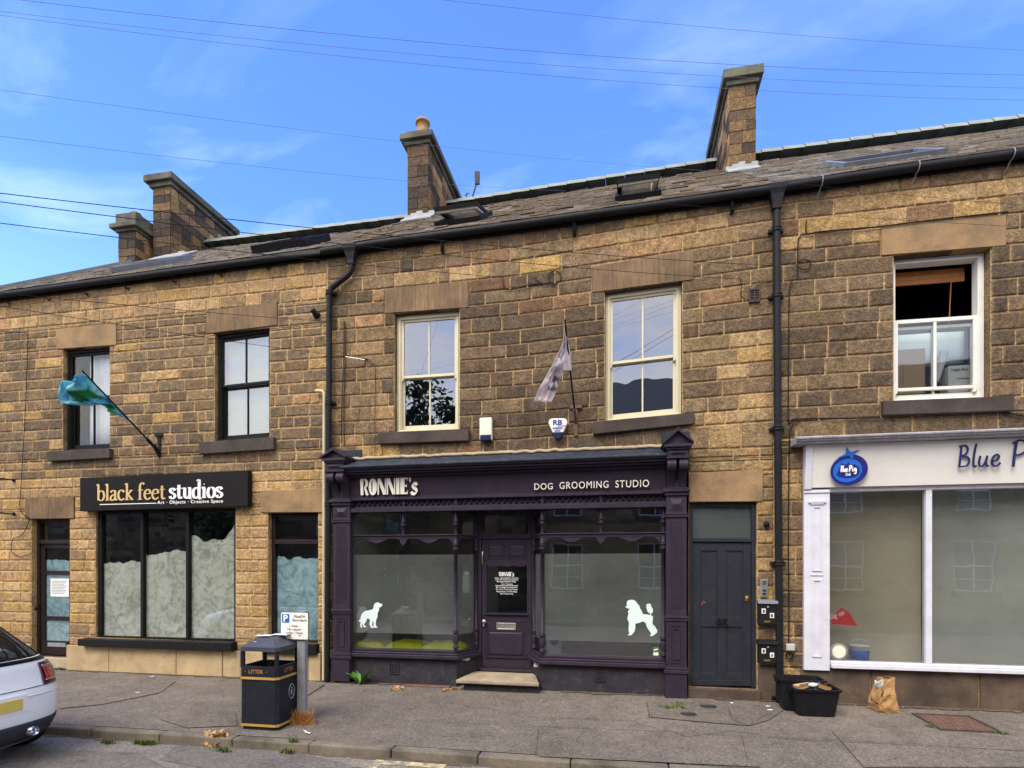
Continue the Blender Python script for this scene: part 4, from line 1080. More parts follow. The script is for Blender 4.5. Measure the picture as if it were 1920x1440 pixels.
# fascia and cornice
FY = -.06
fa = MB(); fa.hexa([(xl0, FY, zg(660, 936, FY)), (xr1, FY, zg(1247, 921, FY)), (xr1, FY-.05, zg(1247, 864, FY)), (xl0, FY-.05, zg(660, 887, FY)),
                    (xl0, .03, zg(660, 936, FY)), (xr1, .03, zg(1247, 921, FY)), (xr1, .03, zg(1247, 864, FY)), (xl0, .03, zg(660, 887, FY))])
fas = fa.build('fascia', M['purple_paint'], HB, bevel=.003)
zfb = (zg(660, 936, FY)+zg(1247, 921, FY))/2; zft = (zg(660, 887, FY)+zg(1247, 864, FY))/2
lip = MB(); lip.box(xl0, xr1, FY-.025, .03, zfb-.03, zfb+.004); lip.build('fascia_bead', M['purple_paint'], fas, bevel=.004)
co = MB(); yc = -.30
zc0, zc1 = P(660, 874, yc)[1], P(1247, 851.5, yc)[1]
def cor(y, dz0, dz1):
    co.hexa([(xl0-.02, y, zc0+dz0), (xr1+.02, y, zc1+dz0), (xr1+.02, y, zc1+dz1), (xl0-.02, y, zc0+dz1), (xl0-.02, .03, zc0+dz0), (xr1+.02, .03, zc1+dz0), (xr1+.02, .03, zc1+dz1), (xl0-.02, .03, zc0+dz1)])
cor(yc, -.05, 0); cor(yc+.035, -.085, -.052); cor(yc+.075, -.115, -.087); cor(yc+.14, -.15, -.117)
co.build('cornice', M['purple_paint'], shop, bevel=.006)
# lead weathering on the cornice, dressed up the wall with a ragged mortar fillet
ld = MB(); zw0, zw1 = P(668, 861, -.02)[1], P(1240, 837.5, -.02)[1]; n = 40; vs = []
for i in range(n+1):
    s = i/n; x = xl0+(xr1-xl0)*s; j = .012*mnoise.noise(Vector((x*4, 0, 3))); zf = zc0+(zc1-zc0)*s; zw_ = zw0+(zw1-zw0)*s
    vs += [(x, yc-.012, zf-.03+j*.4), (x, yc-.012, zf+.006+j*.3), (x, -.16, zf+.02+(zw_-zf)*.35+j*.6), (x, -.035, zw_-.05+j), (x, -.032, zw_+j)]
ld.add(vs, [(i*5+k, i*5+5+k, i*5+6+k, i*5+1+k) for i in range(n) for k in range(4)], None, True)
ld.build('lead_weathering', M['blue_lead'], shop, solid=.006, recalc=False)
fl = MB(); vs = []; n = 90
for i in range(n+1):
    s = i/n; x = xl0+(xr1-xl0)*s; zw_ = zw0+(zw1-zw0)*s; j = .02*mnoise.noise(Vector((x*9, 4, 3)))
    vs += [(x, -.040, zw_-.012+j), (x, -.034, zw_+.025+j*1.3), (x, .0, zw_+.035+j)]
fl.add(vs, [(i*3+k, i*3+3+k, i*3+4+k, i*3+1+k) for i in range(n) for k in range(2)], None, True); fl.build('mortar_fillet', M['mortar_cap'], shop, solid=.01, recalc=False)
# pilasters with console brackets and little pediments
def pilaster(u0, u1, vv, right):
    """vv: photo rows: apex, pediment base, block top/bottom, console bottom, capital bottom, neck, dado rail, base, plinth bottom"""
    xa, xb = PXx(u0, -.09), PXx(u1, -.09); w_ = xb-xa; um = (u0+u1)/2
    z = lambda v, y: P(um, v, y)[1]
    pb = MB()
    z_cap = z(vv['cap'], -.09); z_neck = z(vv['neck'], -.09); z_dado = z(vv['dado'], -.09); z_base = z(vv['base'], -.09)
    pb.box(xa, xb, -.09, .03, z_base, z_cap)                                   # shaft
    n = 7                                                                      # reeding
    for i in range(n):
        x = xa+.05+(w_-.1)*(i+.5)/n; pb.box(x-.006, x+.006, -.097, -.08, z_dado+.12, z_neck-.10)
    pil = pb.build('pilaster', M['purple_paint'], HB, bevel=.004)
    d = MB()
    d.box(xa-.02, xb+.02, -.115, .03, z_cap, z_cap+.045); d.box(xa-.045, xb+.045, -.14, .03, z_cap+.047, z_cap+.085); d.box(xa-.03, xb+.03, -.12, .03, z_cap+.087, z_cap+.105)
    d.build('capital', M['purple_paint'], pil, bevel=.006); d = MB()
    d.box(xa-.012, xb+.012, -.104, -.05, z_neck-.02, z_neck); d.box(xa-.02, xb+.02, -.112, -.05, z_neck-.055, z_neck-.028)
    d.build('necking', M['purple_paint'], pil, bevel=.004); d = MB()
    d.box(xa-.02, xb+.03, -.115, -.05, z_dado+.0, z_dado+.03); d.box(xa-.01, xb+.015, -.104, -.05, z_dado-.04, z_dado-.002)
    d.build('dado_moulding', M['purple_paint'], pil, bevel=.004); d = MB()
    d.box(xa-.015, xb+.02, -.112, .03, z_base+.0, z_base+.035); d.box(xa-.03, xb+.035, -.13, .03, z_base-.05, z_base-.002)
    d.build('base_moulding', M['purple_paint'], pil, bevel=.006)
    pnl = MB()
    zc_, zd_ = z_dado-.09, z_base+.09; frame4(pnl, xa+.05, xb-.05, zd_, zc_, -.098, -.085, .02, .02, .02, .02); frame4(pnl, xa+.09, xb-.09, zd_+.05, zc_-.05, -.103, -.085, .014, .014, .014, .014)
    pnl.build('panel', M['purple_paint'], pil); pnl = MB()
    pnl.add([(xa+.05, -.092, z_neck+.03), (xb-.05, -.092, z_neck+.03), (xb-.05, -.092, z_cap-.04), (xa+.05, -.092, z_cap-.04), ((xa+xb)/2-.04, -.118, (z_neck+z_cap)/2), ((xa+xb)/2+.04, -.118, (z_neck+z_cap)/2)],
            [(0, 1, 5, 4), (1, 2, 5), (2, 3, 4, 5), (3, 0, 4)])
    pnl.build('panel', M['purple_paint'], pil)
    pk = MB(); z_pb = z(vv['bot'], -.09); pk.box(xa-.012, xb+.004, -.115, .03, z_pb, z_base-.052); pk.build('plinth_block', M['purple_paint'], pil, bevel=.006)
    # console: two scrolls, deep at the top and dying away downwards
    ct = z(vv['blk_b'], -.30); cb = z_cap+.105; cons = MB()
    def side(x0, x1):
        pr = []
        for i in range(17):
            t = i/16; zz_ = ct-(ct-cb)*t
            yy = -.29+.05*t if t < .18 else -.09-.20*max(0.0, 1-(t-.18)/.82)**1.7
            pr.append((yy, zz_))
        pr = [(-.29+.07*(1-math.cos(a)) if False else p[0], p[1]) for p, a in zip(pr, range(17))]
        vs = [(x0, y, zz_) for y, zz_ in pr]+[(x0, .03, cb), (x0, .03, ct)]; n_ = len(vs); vs += [(x1, v[1], v[2]) for v in vs]
        cons.add(vs, [(i, (i+1) % n_, n_+(i+1) % n_, n_+i) for i in range(n_)]+[tuple(range(n_)), tuple(reversed(range(n_, 2*n_)))])
        cons.tube([(x0-.002, -.235, ct-.085), (x1+.002, -.235, ct-.085)], .082, 18)
        cons.tube([(x0-.004, -.235, ct-.085), (x1+.004, -.235, ct-.085)], .035, 12)
    wc = w_*.40; side(xa+.005, xa+.005+wc); side(xb-.005-wc, xb-.005)
    cons.box(xa+.005+wc, xb-.005-wc, -.10, .03, cb, ct)
    cons.build('console', M['purple_paint'], pil, bevel=.004)
    bt = z(vv['blk_t'], -.30); blk = MB(); blk.box(xa-.012, xb+.012, -.31, .03, ct-.002, ct+.03); blk.box(xa, xb, -.30, .03, ct+.032, bt)
    zm = (ct+.032+bt)/2; blk.add([(xa+.03, -.301, ct+.05), (xb-.03, -.301, ct+.05), (xb-.03, -.301, bt-.02), (xa+.03, -.301, bt-.02), (xa+.07, -.325, zm), (xb-.07, -.325, zm)], [(0, 1, 5, 4), (1, 2, 5), (2, 3, 4, 5), (3, 0, 4)])
    blk.box(xa-.02, xb+.02, -.32, .03, bt+.002, bt+.03); blk.box(xa-.045, xb+.045, -.345, .03, bt+.032, bt+.07)
    blk.build('console_block', M['purple_paint'], pil, bevel=.004)
    zb_ = bt+.072; zap = z(vv['apex'], -.35); xm = (xa+xb)/2; pd = MB()
    o = .065; pd.prism([(xa-o, zb_), (xb+o, zb_), (xm, zap)], -.30, .0)
    for sgn_ in (-1, 1):                                                        # raking mouldings
        xe = xa-o if sgn_ < 0 else xb+o
        pd.prism([(xe, zb_), (xe-.0*sgn_, zb_+.03), (xm, zap+.028), (xm, zap-.015)] if sgn_ < 0 else [(xm, zap-.015), (xm, zap+.028), (xe, zb_+.03), (xe, zb_)], -.36, .0)
    pd.build('pediment', M['purple_paint'], pil)
    ap = MB(); ap.box(xa-.02-(.07 if not right else .04), xb+(.16 if not right else .05), -.024, -.004, zb_-.02, zap+.04); ap.build('lead_backing', M['blue_lead'], pil)
    return pil
pilaster(624, 656, dict(apex=841, blk_t=868, blk_b=884, cap=948, neck=973, dado=1146, base=1229, bot=1277), False)
pilaster(1249, 1287.5, dict(apex=805, blk_t=843, blk_b=859, cap=929, neck=962, dado=1159, base=1256, bot=1310), True)
# lettering
mb = MB()
def poly(loops, x0, sx, z0, sz, y, d, mbx):
    vs, fs = curve_mesh(loops, d); mbx.add([(x0+v[0]*sx, y+v[1], z0+v[2]*sz) for v in vs], fs)
def arc(cx, cz, rx, rz, a0, a1, n=16): return [(cx+rx*math.cos(R_(a0+(a1-a0)*i/n)), cz+rz*math.sin(R_(a0+(a1-a0)*i/n))) for i in range(n+1)]
def deco(mbx, x0, x1, z0, z1, y, d):
    """heavy upright letters with thin slits: R O N N I E ' s"""
    W_ = 4.52; sx = (x1-x0)/W_; sz = z1-z0; L = []
    X = 0.0                                                           # R
    L.append([(X, 1), (X+.25, 1), (X+.27, 0), (X+.06, 0)])
    L.append([(X+.29, 1)]+arc(X+.40, .72, .24, .28, 90, -90, 14)+[(X+.34, .44), (X+.34, .50)]+arc(X+.38, .72, .045, .20, -90, 90, 8)+[(X+.29, .93)])
    L.append([(X+.34, .43), (X+.47, .44), (X+.58, .22), (X+.62, .06), (X+.70, .10), (X+.66, .0), (X+.54, -.04), (X+.44, .08)])
    X = .70; L.append(arc(X+.32, .5, .33, .52, 0, 360, 36)[:-1]); L.append(arc(X+.25, .5, .05, .40, 0, 360, 20)[:-1])   # O
    for X in (1.40, 2.12):                                            # N N
        L.append([(X, 1), (X+.22, 1), (X+.56, .28), (X+.56, 0), (X+.44, 0), (X+.10, .72), (X+.10, 0), (X, 0)])
        L.append([(X+.58, 1), (X+.66, 1), (X+.66, 0), (X+.58, 0)])
    X = 2.86; L.append([(X, 1), (X+.25, 1), (X+.25, 0), (X, 0)])      # I
    X = 3.18                                                          # E
    L.append([(X, 1), (X+.56, 1), (X+.56, .80), (X+.50, .90), (X+.32, .92), (X+.32, .56), (X+.46, .54), (X+.50, .62), (X+.50, .38), (X+.46, .46), (X+.32, .46), (X+.32, .09), (X+.50, .10), (X+.58, .24), (X+.56, 0), (X, 0)])
    X = 3.84; L.append(arc(X+.08, .93, .08, .09, -40, 250, 14)+[(X+.02, .80), (X+.10, .70), (X+.16, .80)])
    for lp in (L[0:1], L[1:2], L[2:3], L[3:5], L[5:6], L[6:7], L[7:8], L[8:9], L[9:10], L[10:11], L[11:12]): poly(lp, x0, sx, z0, sz, y, d, mbx)
    k = 0
    st = [(.40, .50), (.33, .60), (.20, .60), (.12, .50), (.18, .38), (.34, .26), (.38, .12), (.26, .01), (.10, .03), (.04, .14)]
    ribbon(mbx, [(4.0+p[0]*1.15, p[1]*1.02) for p in st], .06, .21, y-d/2, y+d/2, lambda a, b: (x0+a*sx, z0+b*sz), nib=.9)
yt = FY-.045
a_ = P(675, 928.5, yt); b_ = P(783, 924, yt)
deco(mb, a_[0], b_[0], a_[1], P(675, 898, yt)[1], yt+.004, .010)
mb.build('lettering', M['letter_cream'], fas)
for s_, u0, u1, v0, v1 in (('DOG', 1002, 1036.5, 906.5, 918.5), ('GROOMING', 1049, 1141, 904, 917), ('STUDIO', 1154, 1217, 901, 914.5)):
    mb = MB(); text(mb, s_, P(u0, v0, yt)[0], P(u1, v0, yt)[0], P(u0, v1, yt)[1], P(u0, v0, yt)[1], yt, .02, .004, 1.15); mb.build('lettering', M['letter_cream'], fas)
# glazing, frosted film, side panes
def pane(pl, i, z0, z1, nm, mt, par_, off=0, s0=0, s1=1):
    (ax, ay), (bx, by) = pl[i], pl[i+1]; dx, dy = bx-ax, by-ay; l = math.hypot(dx, dy); nx, ny = -dy/l*off, dx/l*off
    g = MB(); g.quad((ax+dx*s0+nx, ay+dy*s0+ny, z0), (ax+dx*s1+nx, ay+dy*s1+ny, z0), (ax+dx*s1+nx, ay+dy*s1+ny, z1), (ax+dx*s0+nx, ay+dy*s0+ny, z1)); return g.build(nm, M[mt], par_, recalc=False)
for pl, zs, us in ((planL, z_sillL, (1040, 1188)), (planR, z_sillR, (1038, 1203))):
    um = 756 if pl is planL else 1128
    for i in (0, 1):
        pane(pl, i, zs, z_tr-.02, 'pane', 'shop_glass', shop); pane(pl, i, z_trt, z_topl, 'pane', 'shop_glass', shop)
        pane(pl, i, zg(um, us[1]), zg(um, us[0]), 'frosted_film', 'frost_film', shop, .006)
# turned posts, arched heads and wavy valances
def post(x, y, z0, z1, r=.034, low=True):
    zl = z1-z0; pr = [(r*.9, 0), (r*.9, .02)]
    def ring(zz): return [(r*.85, zz-.022), (r*1.5, zz-.016), (r*1.5, zz-.006), (r*.95, zz), (r*1.35, zz+.008), (r*1.35, zz+.016), (r*.85, zz+.022)]
    if low: pr += ring(.06)+[(r*.8, .10), (r*1.5, .16), (r*1.2, .24)]+ring(.29)
    pr += [(r*.85, zl*.5)]+ring(zl-.16 if zl > .6 else zl*.45)+ring(zl-.10 if zl > .6 else zl*.6)+[(r*.95, zl)]
    pr = sorted(pr, key=lambda p: p[1]) if not low else pr
    p = MB(); p.lathe([(a, b) for a, b in pr], (x, y, z0), 12); return p
def spandrel(mb, xa, xb, y0, y1, zt, rr, drop=0, mid=None):
    """head board whose underside is an arch with rounded corners (and an optional centre drop)"""
    lo = []; n = 10
    for i in range(n+1):
        a = R_(180-90*i/n); lo.append((xa+rr+rr*math.cos(a), zt-rr+rr*math.sin(a)))
    if mid:
        xm, wv, dp = mid
        for i in range(17):
            t = i/16*2-1; lo.append((xm+wv*t, zt-dp*(.5+.5*math.cos(math.pi*t))))
    for i in range(n+1):
        a = R_(90-90*i/n); lo.append((xb-rr+rr*math.cos(a), zt-rr+rr*math.sin(a)))
    zt2 = zt+.03
    for (p, q) in zip(lo, lo[1:]):
        if q[0]-p[0] < 1e-5: continue
        mb.hexa([(p[0], y0, p[1]), (q[0], y0, q[1]), (q[0], y0, zt2), (p[0], y0, zt2), (p[0], y1, p[1]), (q[0], y1, q[1]), (q[0], y1, zt2), (p[0], y1, zt2)])
pcs = MB()
xs_L = [xl0+.045, PXx(757, GY), xcL]; xs_R = [xcR, PXx(1127, GY), xr1-.045]
for xs_, zs in ((xs_L, z_sillL), (xs_R, z_sillR)):
    for a, b in zip(xs_, xs_[1:]):
        spandrel(pcs, a+.03, b-.03, GY-.03, GY+.03, z_topl-.008, .11)
    for k, (a, b) in enumerate(zip(xs_, xs_[1:])):
        spandrel(pcs, a+(.03 if (k == 0) else .0), b-(.03 if k == 1 else .0), GY-.025, GY+.02, z_tr-.03, .12, mid=((a+b)/2, (b-a)*.24, .065))
    xm = xs_[1]; pcs.prism([(xm-.06, z_tr-.03), (xm-.045, z_tr-.09), (xm-.02, z_tr-.105), (xm, z_tr-.14), (xm+.02, z_tr-.105), (xm+.045, z_tr-.09), (xm+.06, z_tr-.03)], GY-.03, GY+.02)
    fx = (xs_[0], ) if zs is z_sillL else (xs_[2], )
for X, sgn_ in ((xl0, 1), (xr1, -1)):
    zs = z_sillL if sgn_ > 0 else z_sillR
    pcs.box(X, X+sgn_*.05, GY-.01, GY+.05, zs, z_topl)
for pl, zs in ((planL, z_sillL), (planR, z_sillR)):
    x, y = (pl[2] if pl is planL else pl[0]); pcs.box(x-.03, x+.03, y-.03, y+.03, zs-.1, z_topl+.04)
pcs.build('glazing_frame', M['purple_paint'], shop)
for X, zs in ((xcL, z_sillL), (xcR, z_sillR), (xl0+.03, z_sillL), (xr1-.03, z_sillR)):
    post(X, GY-.012, zs, z_tr-.02).build('turned_post', M['purple_paint'], shop)
for X in (xcL, xcR, xs_L[1], xs_R[1], xl0+.03, xr1-.03):
    post(X, GY-.012, z_trt, z_topl, .026, False).build('turned_post', M['purple_paint'], shop)
for (x, y), zs in ((planL[2], z_sillL), (planR[0], z_sillR)):
    post(x+(.012 if x < xcR-.1 else -.0), y-.045, zs, z_tr-.02, .026).build('turned_post', M['purple_paint'], shop)
# splay arched heads
for (a, b), zs in (((planL[1], planL[2]), z_sillL), ((planR[0], planR[1]), z_sillR)):
    dx, dy = b[0]-a[0], b[1]-a[1]; l = math.hypot(dx, dy)
    def TS(x, y, z, a=a, dx=dx/l, dy=dy/l): return (a[0]+dx*x-dy*y, a[1]+dy*x+dx*y, z)
    q = MB(T=TS); spandrel(q, .03, l-.03, -.02, .02, z_topl-.008, .10); spandrel(q, .03, l-.03, -.02, .02, z_tr-.03, .12); q.build('glazing_frame', M['purple_paint'], shop)
for (u0, u1, v0, v1, y) in ((730, 748.5, 1243, 1264, -.002), (1115, 1135, 1257, 1278, -.002)):
    ab = MB(); xa, zt = P(u0, v0, y); xb, zb = P(u1, v1, y); frame4(ab, xa, xb, zb, zt, y-.014, y+.03, .014, .014, .014, .014)
    for i in range(4): z = zb+.02+(zt-zb-.04)*(i+.5)/4; ab.box(xa+.012, xb-.012, y-.008, y+.02, z-.006, z+.006)
    for i in range(3): x = xa+(xb-xa)*(i+1)/4; ab.box(x-.005, x+.005, y-.009, y+.02, zb+.01, zt-.01)
    ab.build('airbrick', M['purple_wall'], shop)
# dog silhouettes on the frosted film (plain cut vinyl)
def sil(px, k, ox, oy, y):
    return [P(ox+u/k, oy+v/k, y) for u, v in px]
dogL = [(250, 610), (258, 575), (285, 560), (300, 480), (340, 425), (400, 390), (480, 378), (530, 365), (553, 340), (566, 270), (590, 230), (640, 214), (680, 228), (700, 245), (742, 246), (738, 275), (715, 310), (672, 322), (676, 385), (655, 402), (643, 440), (640, 520), (612, 580), (604, 660), (608, 705), (636, 722), (636, 742), (580, 744), (556, 715), (560, 650), (548, 578), (530, 660), (528, 700), (558, 728), (556, 750), (512, 746), (488, 700), (470, 670), (486, 600), (470, 552), (424, 548), (408, 605), (366, 665), (372, 700), (408, 714), (404, 732), (360, 734), (334, 690), (340, 640), (318, 680), (320, 715), (332, 738), (292, 738), (276, 680), (296, 625), (262, 616)]
dogR = [(130, 380), (165, 366), (152, 318), (172, 270), (215, 256), (275, 252), (330, 280), (355, 320), (400, 370), (420, 430), (450, 480), (458, 520), (500, 534), (560, 534), (598, 548), (612, 522), (560, 490), (538, 420), (530, 350), (560, 328), (620, 334), (628, 380), (660, 430), (662, 490), (630, 524), (620, 552), (664, 578), (656, 650), (650, 720), (700, 765), (748, 850), (738, 890), (690, 925), (650, 955), (604, 950), (600, 936), (632, 912), (590, 850), (545, 780), (520, 700), (470, 668), (400, 700), (324, 712), (322, 800), (304, 870), (250, 935), (180, 942), (174, 932), (206, 905), (190, 840), (198, 690), (172, 640), (170, 590), (190, 530), (178, 480), (210, 420), (170, 420), (136, 400)]
for pxs, k, ox, oy, rv in ((dogL, 11.075, 650, 1110, 0), (dogR, 10.29, 1160, 1100, 0)):
    vs, fs = curve_mesh([sil(pxs, k, ox, oy, GY-.008)], .0015); mb = MB(); mb.add([(v[0], GY-.008+v[1], v[2]) for v in vs], fs); mb.build('dog_decal', M['vinyl_pale'], shop)
mb = MB(); xa, zt = P(1224, 1213, GY-.006); xb, zb = P(1235.5, 1230, GY-.006); mb.box(xa, xb, GY-.008, GY-.006, zb, zt); tg_ = mb.build('sticker', M['leaf_green'], HB)
mb = MB(); zm = zb+(zt-zb)*.42; mb.box(xa+.008, xb-.008, GY-.0095, GY-.0085, zb+.008, zm-.004); 
mb.hexa([(xa+.012, GY-.0095, zm+.020), (xb-.018, GY-.0095, zm+.036), (xb-.014, GY-.0095, zm+.052), (xa+.014, GY-.0095, zm+.036)]+[(xa+.012, GY-.0085, zm+.020), (xb-.018, GY-.0085, zm+.036), (xb-.014, GY-.0085, zm+.052), (xa+.014, GY-.0085, zm+.036)]); mb.build('emblem', M['letter_white'], tg_)
# door in the recess
xd0, xd1 = PXx(896, DY), PXx(1001, DY)
zdb = P(950, 1253, DY)[1]; zdt = P(950, 1008, DY)[1]; zf = lambda v: P(950, v, DY)[1]
df = MB(); xL, xR = PXx(903, DY), PXx(997, DY)
df.box(xd0-.02, xL, DY-.02, DY+.09, zdb-.03, z_topl+.05); df.box(xR, xd1+.03, DY-.02, DY+.09, zdb-.03, z_topl+.05)
df.box(xL, xR, DY-.03, DY+.09, zf(1010), zf(1001)); df.box(xL, xR, DY-.02, DY+.09, zf(965), z_topl+.05)
dB = df.build('door', M['purple_paint'], HB, bevel=.005)
q = MB(); spandrel(q, xL+.04, xR-.04, DY-.012, DY+.03, zf(966), .07); q.box(xL, xL+.04, DY-.012, DY+.03, zf(1001), zf(966)); q.box(xR-.04, xR, DY-.012, DY+.03, zf(1001), zf(966)); q.build('fanlight_frame', M['purple_paint'], dB)
g = MB(); g.quad((xL, DY+.02, zf(1001)), (xR, DY+.02, zf(1001)), (xR, DY+.02, zf(965)), (xL, DY+.02, zf(965))); g.build('fanlight', M['shop_glass'], dB, recalc=False)
th = MB(); th.box(xL-.01, xR+.01, DY-.05, DY+.09, zdb-.045, zdb-.005); th.build('threshold', M['purple_wall'], dB, bevel=.005)
gx0, gx1, gz0, gz1 = PXx(912.5, DY), PXx(988, DY), zf(1150), zf(1056)
lf = MB(); lf.box(xL+.006, gx0, DY, DY+.045, zdb, zdt-.01); lf.box(gx1, xR-.006, DY, DY+.045, zdb, zdt-.01)
lf.box(gx0, gx1, DY, DY+.045, zdb, gz0); lf.box(gx0, gx1, DY, DY+.045, gz1+.0, zdt-.01)
leaf = lf.build('door_leaf', M['purple_paint'], dB, bevel=.003)
w3 = (gx1-gx0)
sc = MB(); lo = [(gx0+w3*i/36, gz1-.012-.020*abs(math.sin(i/36*math.pi*3))**.8*(1 if True else 0)+.03*0) for i in range(37)]
for (p, qn) in zip(lo, lo[1:]): sc.hexa([(p[0], DY-.002, p[1]-.02), (qn[0], DY-.002, qn[1]-.02), (qn[0], DY-.002, gz1+.004), (p[0], DY-.002, gz1+.004), (p[0], DY+.03, p[1]-.02), (qn[0], DY+.03, qn[1]-.02), (qn[0], DY+.03, gz1+.004), (p[0], DY+.03, gz1+.004)])
sc.box(gx0-.03, gx1+.02, DY-.035, DY, gz0-.02, gz0+.006); sc.build('glazing_bead', M['purple_paint'], dB)

def raised(xa, xb, za, zb, y):
    pn = MB()
    frame4(pn, xa, xb, za, zb, y-.012, y, .016, .016, .016, .016)
    i = .05; pn.add([(xa+.022, y-.001, za+.022), (xb-.022, y-.001, za+.022), (xb-.022, y-.001, zb-.022), (xa+.022, y-.001, zb-.022), (xa+i, y-.014, za+i), (xb-i, y-.014, za+i), (xb-i, y-.014, zb-i), (xa+i, y-.014, zb-i)],
           [(0, 1, 5, 4), (1, 2, 6, 5), (2, 3, 7, 6), (3, 0, 4, 7), (4, 5, 6, 7)]); pn.build('door_panel', M['purple_paint'], dB)
raised(PXx(914, DY), PXx(946, DY), zf(1047), zf(1020), DY); raised(PXx(952, DY), PXx(987.5, DY), zf(1047), zf(1020), DY); raised(PXx(913, DY), PXx(984, DY), zf(1232), zf(1182), DY)
pn = MB(); pn.box(PXx(912, DY), PXx(987, DY), DY-.02, DY, zf(1233.5), zf(1230.5)); pn.build('panel_ledge', M['purple_paint'], dB)
wv = MB(); wv.tube([(gx0+w3*i/30, DY-.003, zf(1164.5)+.016*math.sin(i/30*math.pi*4+1.2)) for i in range(31)], .004, 5); wv.build('wavy_moulding', M['purple_paint'], dB)
g = MB(); g.quad((gx0, DY+.02, gz0), (gx1, DY+.02, gz0), (gx1, DY+.02, gz1), (gx0, DY+.02, gz1)); gp = g.build('pane', M['shop_glass'], dB, recalc=False)
lp = MB(); frame4(lp, PXx(931, DY), PXx(967.5, DY), zf(1181), zf(1168), DY-.012, DY, .02, .02, .02, .02); lp.box(PXx(932, DY), PXx(967, DY), DY-.007, DY, zf(1180), zf(1169)); lp.build('letter_plate', M['steel'], dB, bevel=.003)
kb = MB(); kx = PXx(909, DY); kb.lathe([(.012, 0), (.012, .03), (.03, .045), (.036, .06), (.03, .075), (.008, .082)], (kx, DY, zf(1165.5)), 16, axis='y'); kb.lathe([(.018, 0), (.018, .008), (.004, .009)], (kx-.02, DY, zf(1174)), 12, axis='y'); kb.build('door_knob', M['steel'], dB)
hd = MB(); hx = PXx(905.5, DY); hd.tube([(hx, DY-.002, zf(1034)), (hx, DY-.02, zf(1036)), (hx, DY-.04, zf(1042)), (hx, DY-.04, zf(1052)), (hx, DY-.004, zf(1058))], [.016, .012, .008, .008, .012], 8); hd.build('pull_handle', M['steel'], dB)
tx = MB(); yy = DY+.012
def tl(s_, u0, u1, v0, v1, b=.0, sp=1): text(tx, s_, PXx(u0, yy), PXx(u1, yy), P(950, v1, yy)[1], P(950, v0, yy)[1], yy, .002, b, sp)
deco(tx, PXx(935.6, yy), PXx(964, yy), P(950, 1080.5, yy)[1], P(950, 1072.5, yy)[1], yy, .002)
tl('DOG GROOMING STUDIO', 928, 972, 1082.5, 1086, .004, 1.2); tl('By Appointment Only', 932, 967.5, 1088.6, 1092.8, .006); tl('1 to 1 Service', 940, 961, 1093.4, 1096.6, .006)
tl('@ronniesgroomingstudio', 930, 970.5, 1099.2, 1103.2, .008); tl("Ronnie's Grooming Studio", 930, 970.5, 1103.8, 1107, .008); tl('Please Book via WhatsApp', 931, 969.5, 1107.8, 1111.2, .008); tl('@ronniesgrooming', 938, 962, 1112, 1115, .008)
for v in (1087.4, 1097.8): tx.box(PXx(928.5, yy), PXx(971.5, yy), yy-.001, yy+.001, P(950, v+.35, yy)[1], P(950, v-.35, yy)[1])
tx.build('lettering', M['letter_white'], dB)
sp_ = MB(); a = G(857, 1273, .155); b = G(1009.5, 1283, .155)
yS = (a[1]+b[1])/2
sp_.add([(a[0], yS, .105), (b[0], yS, .105), (xdR+.02, DY-.02, .105), (xdL-.02, DY-.02, .105), (a[0], yS, .158), (b[0], yS, .158), (xdR+.02, DY-.02, .162), (xdL-.02, DY-.02, .162)], [(0, 3, 2, 1), (4, 5, 6, 7), (0, 1, 5, 4), (1, 2, 6, 5), (2, 3, 7, 6), (3, 0, 4, 7)])
so = sp_.build('doorstep', M['step_stone'], dB, bevel=.012)
rs = MB(); rs.box(a[0]+.1, b[0]-.02, yS+.07, DY, -.03, .104); rs.build('step_riser', M['purple_wall'], dB)
# rooms behind the bays: pale side walls, dim back
rm = MB(); zc_ = 3.28
rm.box(xl0-.06, xl0-.01, .10, 3.5, .05, zc_); rm.box(xr1+.01, xr1+.06, .10, 3.5, .05, zc_); rm.build('shop_wall', M['room_pale'], HB)
rm = MB(); rm.box(xl0, xdL-.05, .12, 1.0, z_sillL-.16, z_sillL-.10); rm.build('window_bed', M['room_pale'], HB); rm = MB(); rm.box(xdR+.05, xr1, .12, 1.0, z_sillR-.20, z_sillR-.14); rm.build('window_bed', M['room_pale'], HB)
rm = MB(); rm.box(xl0, xdL-.02, 2.1, 2.15, .05, zc_); rm.box(xdR+.02, xr1, 2.1, 2.15, .05, zc_); rm.build('partition', M['room_wall'], HB)

# flat door at the right of the shopfront
r = OP['Bdoor']; T, Wd, Hh = opening_T(r); zz = lambda v, y=.06: P(1355, v, y)[1]-r['zb']
f = MB(T=T); fw = .055; f.box(.003, fw, .05, .16, 0, Hh-.003); f.box(Wd-fw, Wd-.003, .05, .16, 0, Hh-.003); f.box(fw, Wd-fw, .05, .16, Hh-.06, Hh-.003); f.box(fw, Wd-fw, .04, .16, zz(1016), zz(1009))
d85 = f.build('door', M['charcoal_paint'], HB, bevel=.004)
lf = MB(T=T); zt = zz(1017); lf.box(fw+.004, Wd-fw-.004, .082, .12, .02, zt); leaf = lf.build('door_leaf', M['charcoal_paint'], d85, bevel=.003)
st_ = MB(T=T); xa, xb = fw+.004, Wd-fw-.004; xm = (xa+xb)/2; mz = (zz(1175), zz(1158)); topz, botz = zt, .02
for (p, q) in ((xa, xa+.10), (xb-.10, xb), (xm-.055, xm+.055)): st_.box(p, q, .066, .083, botz, topz)
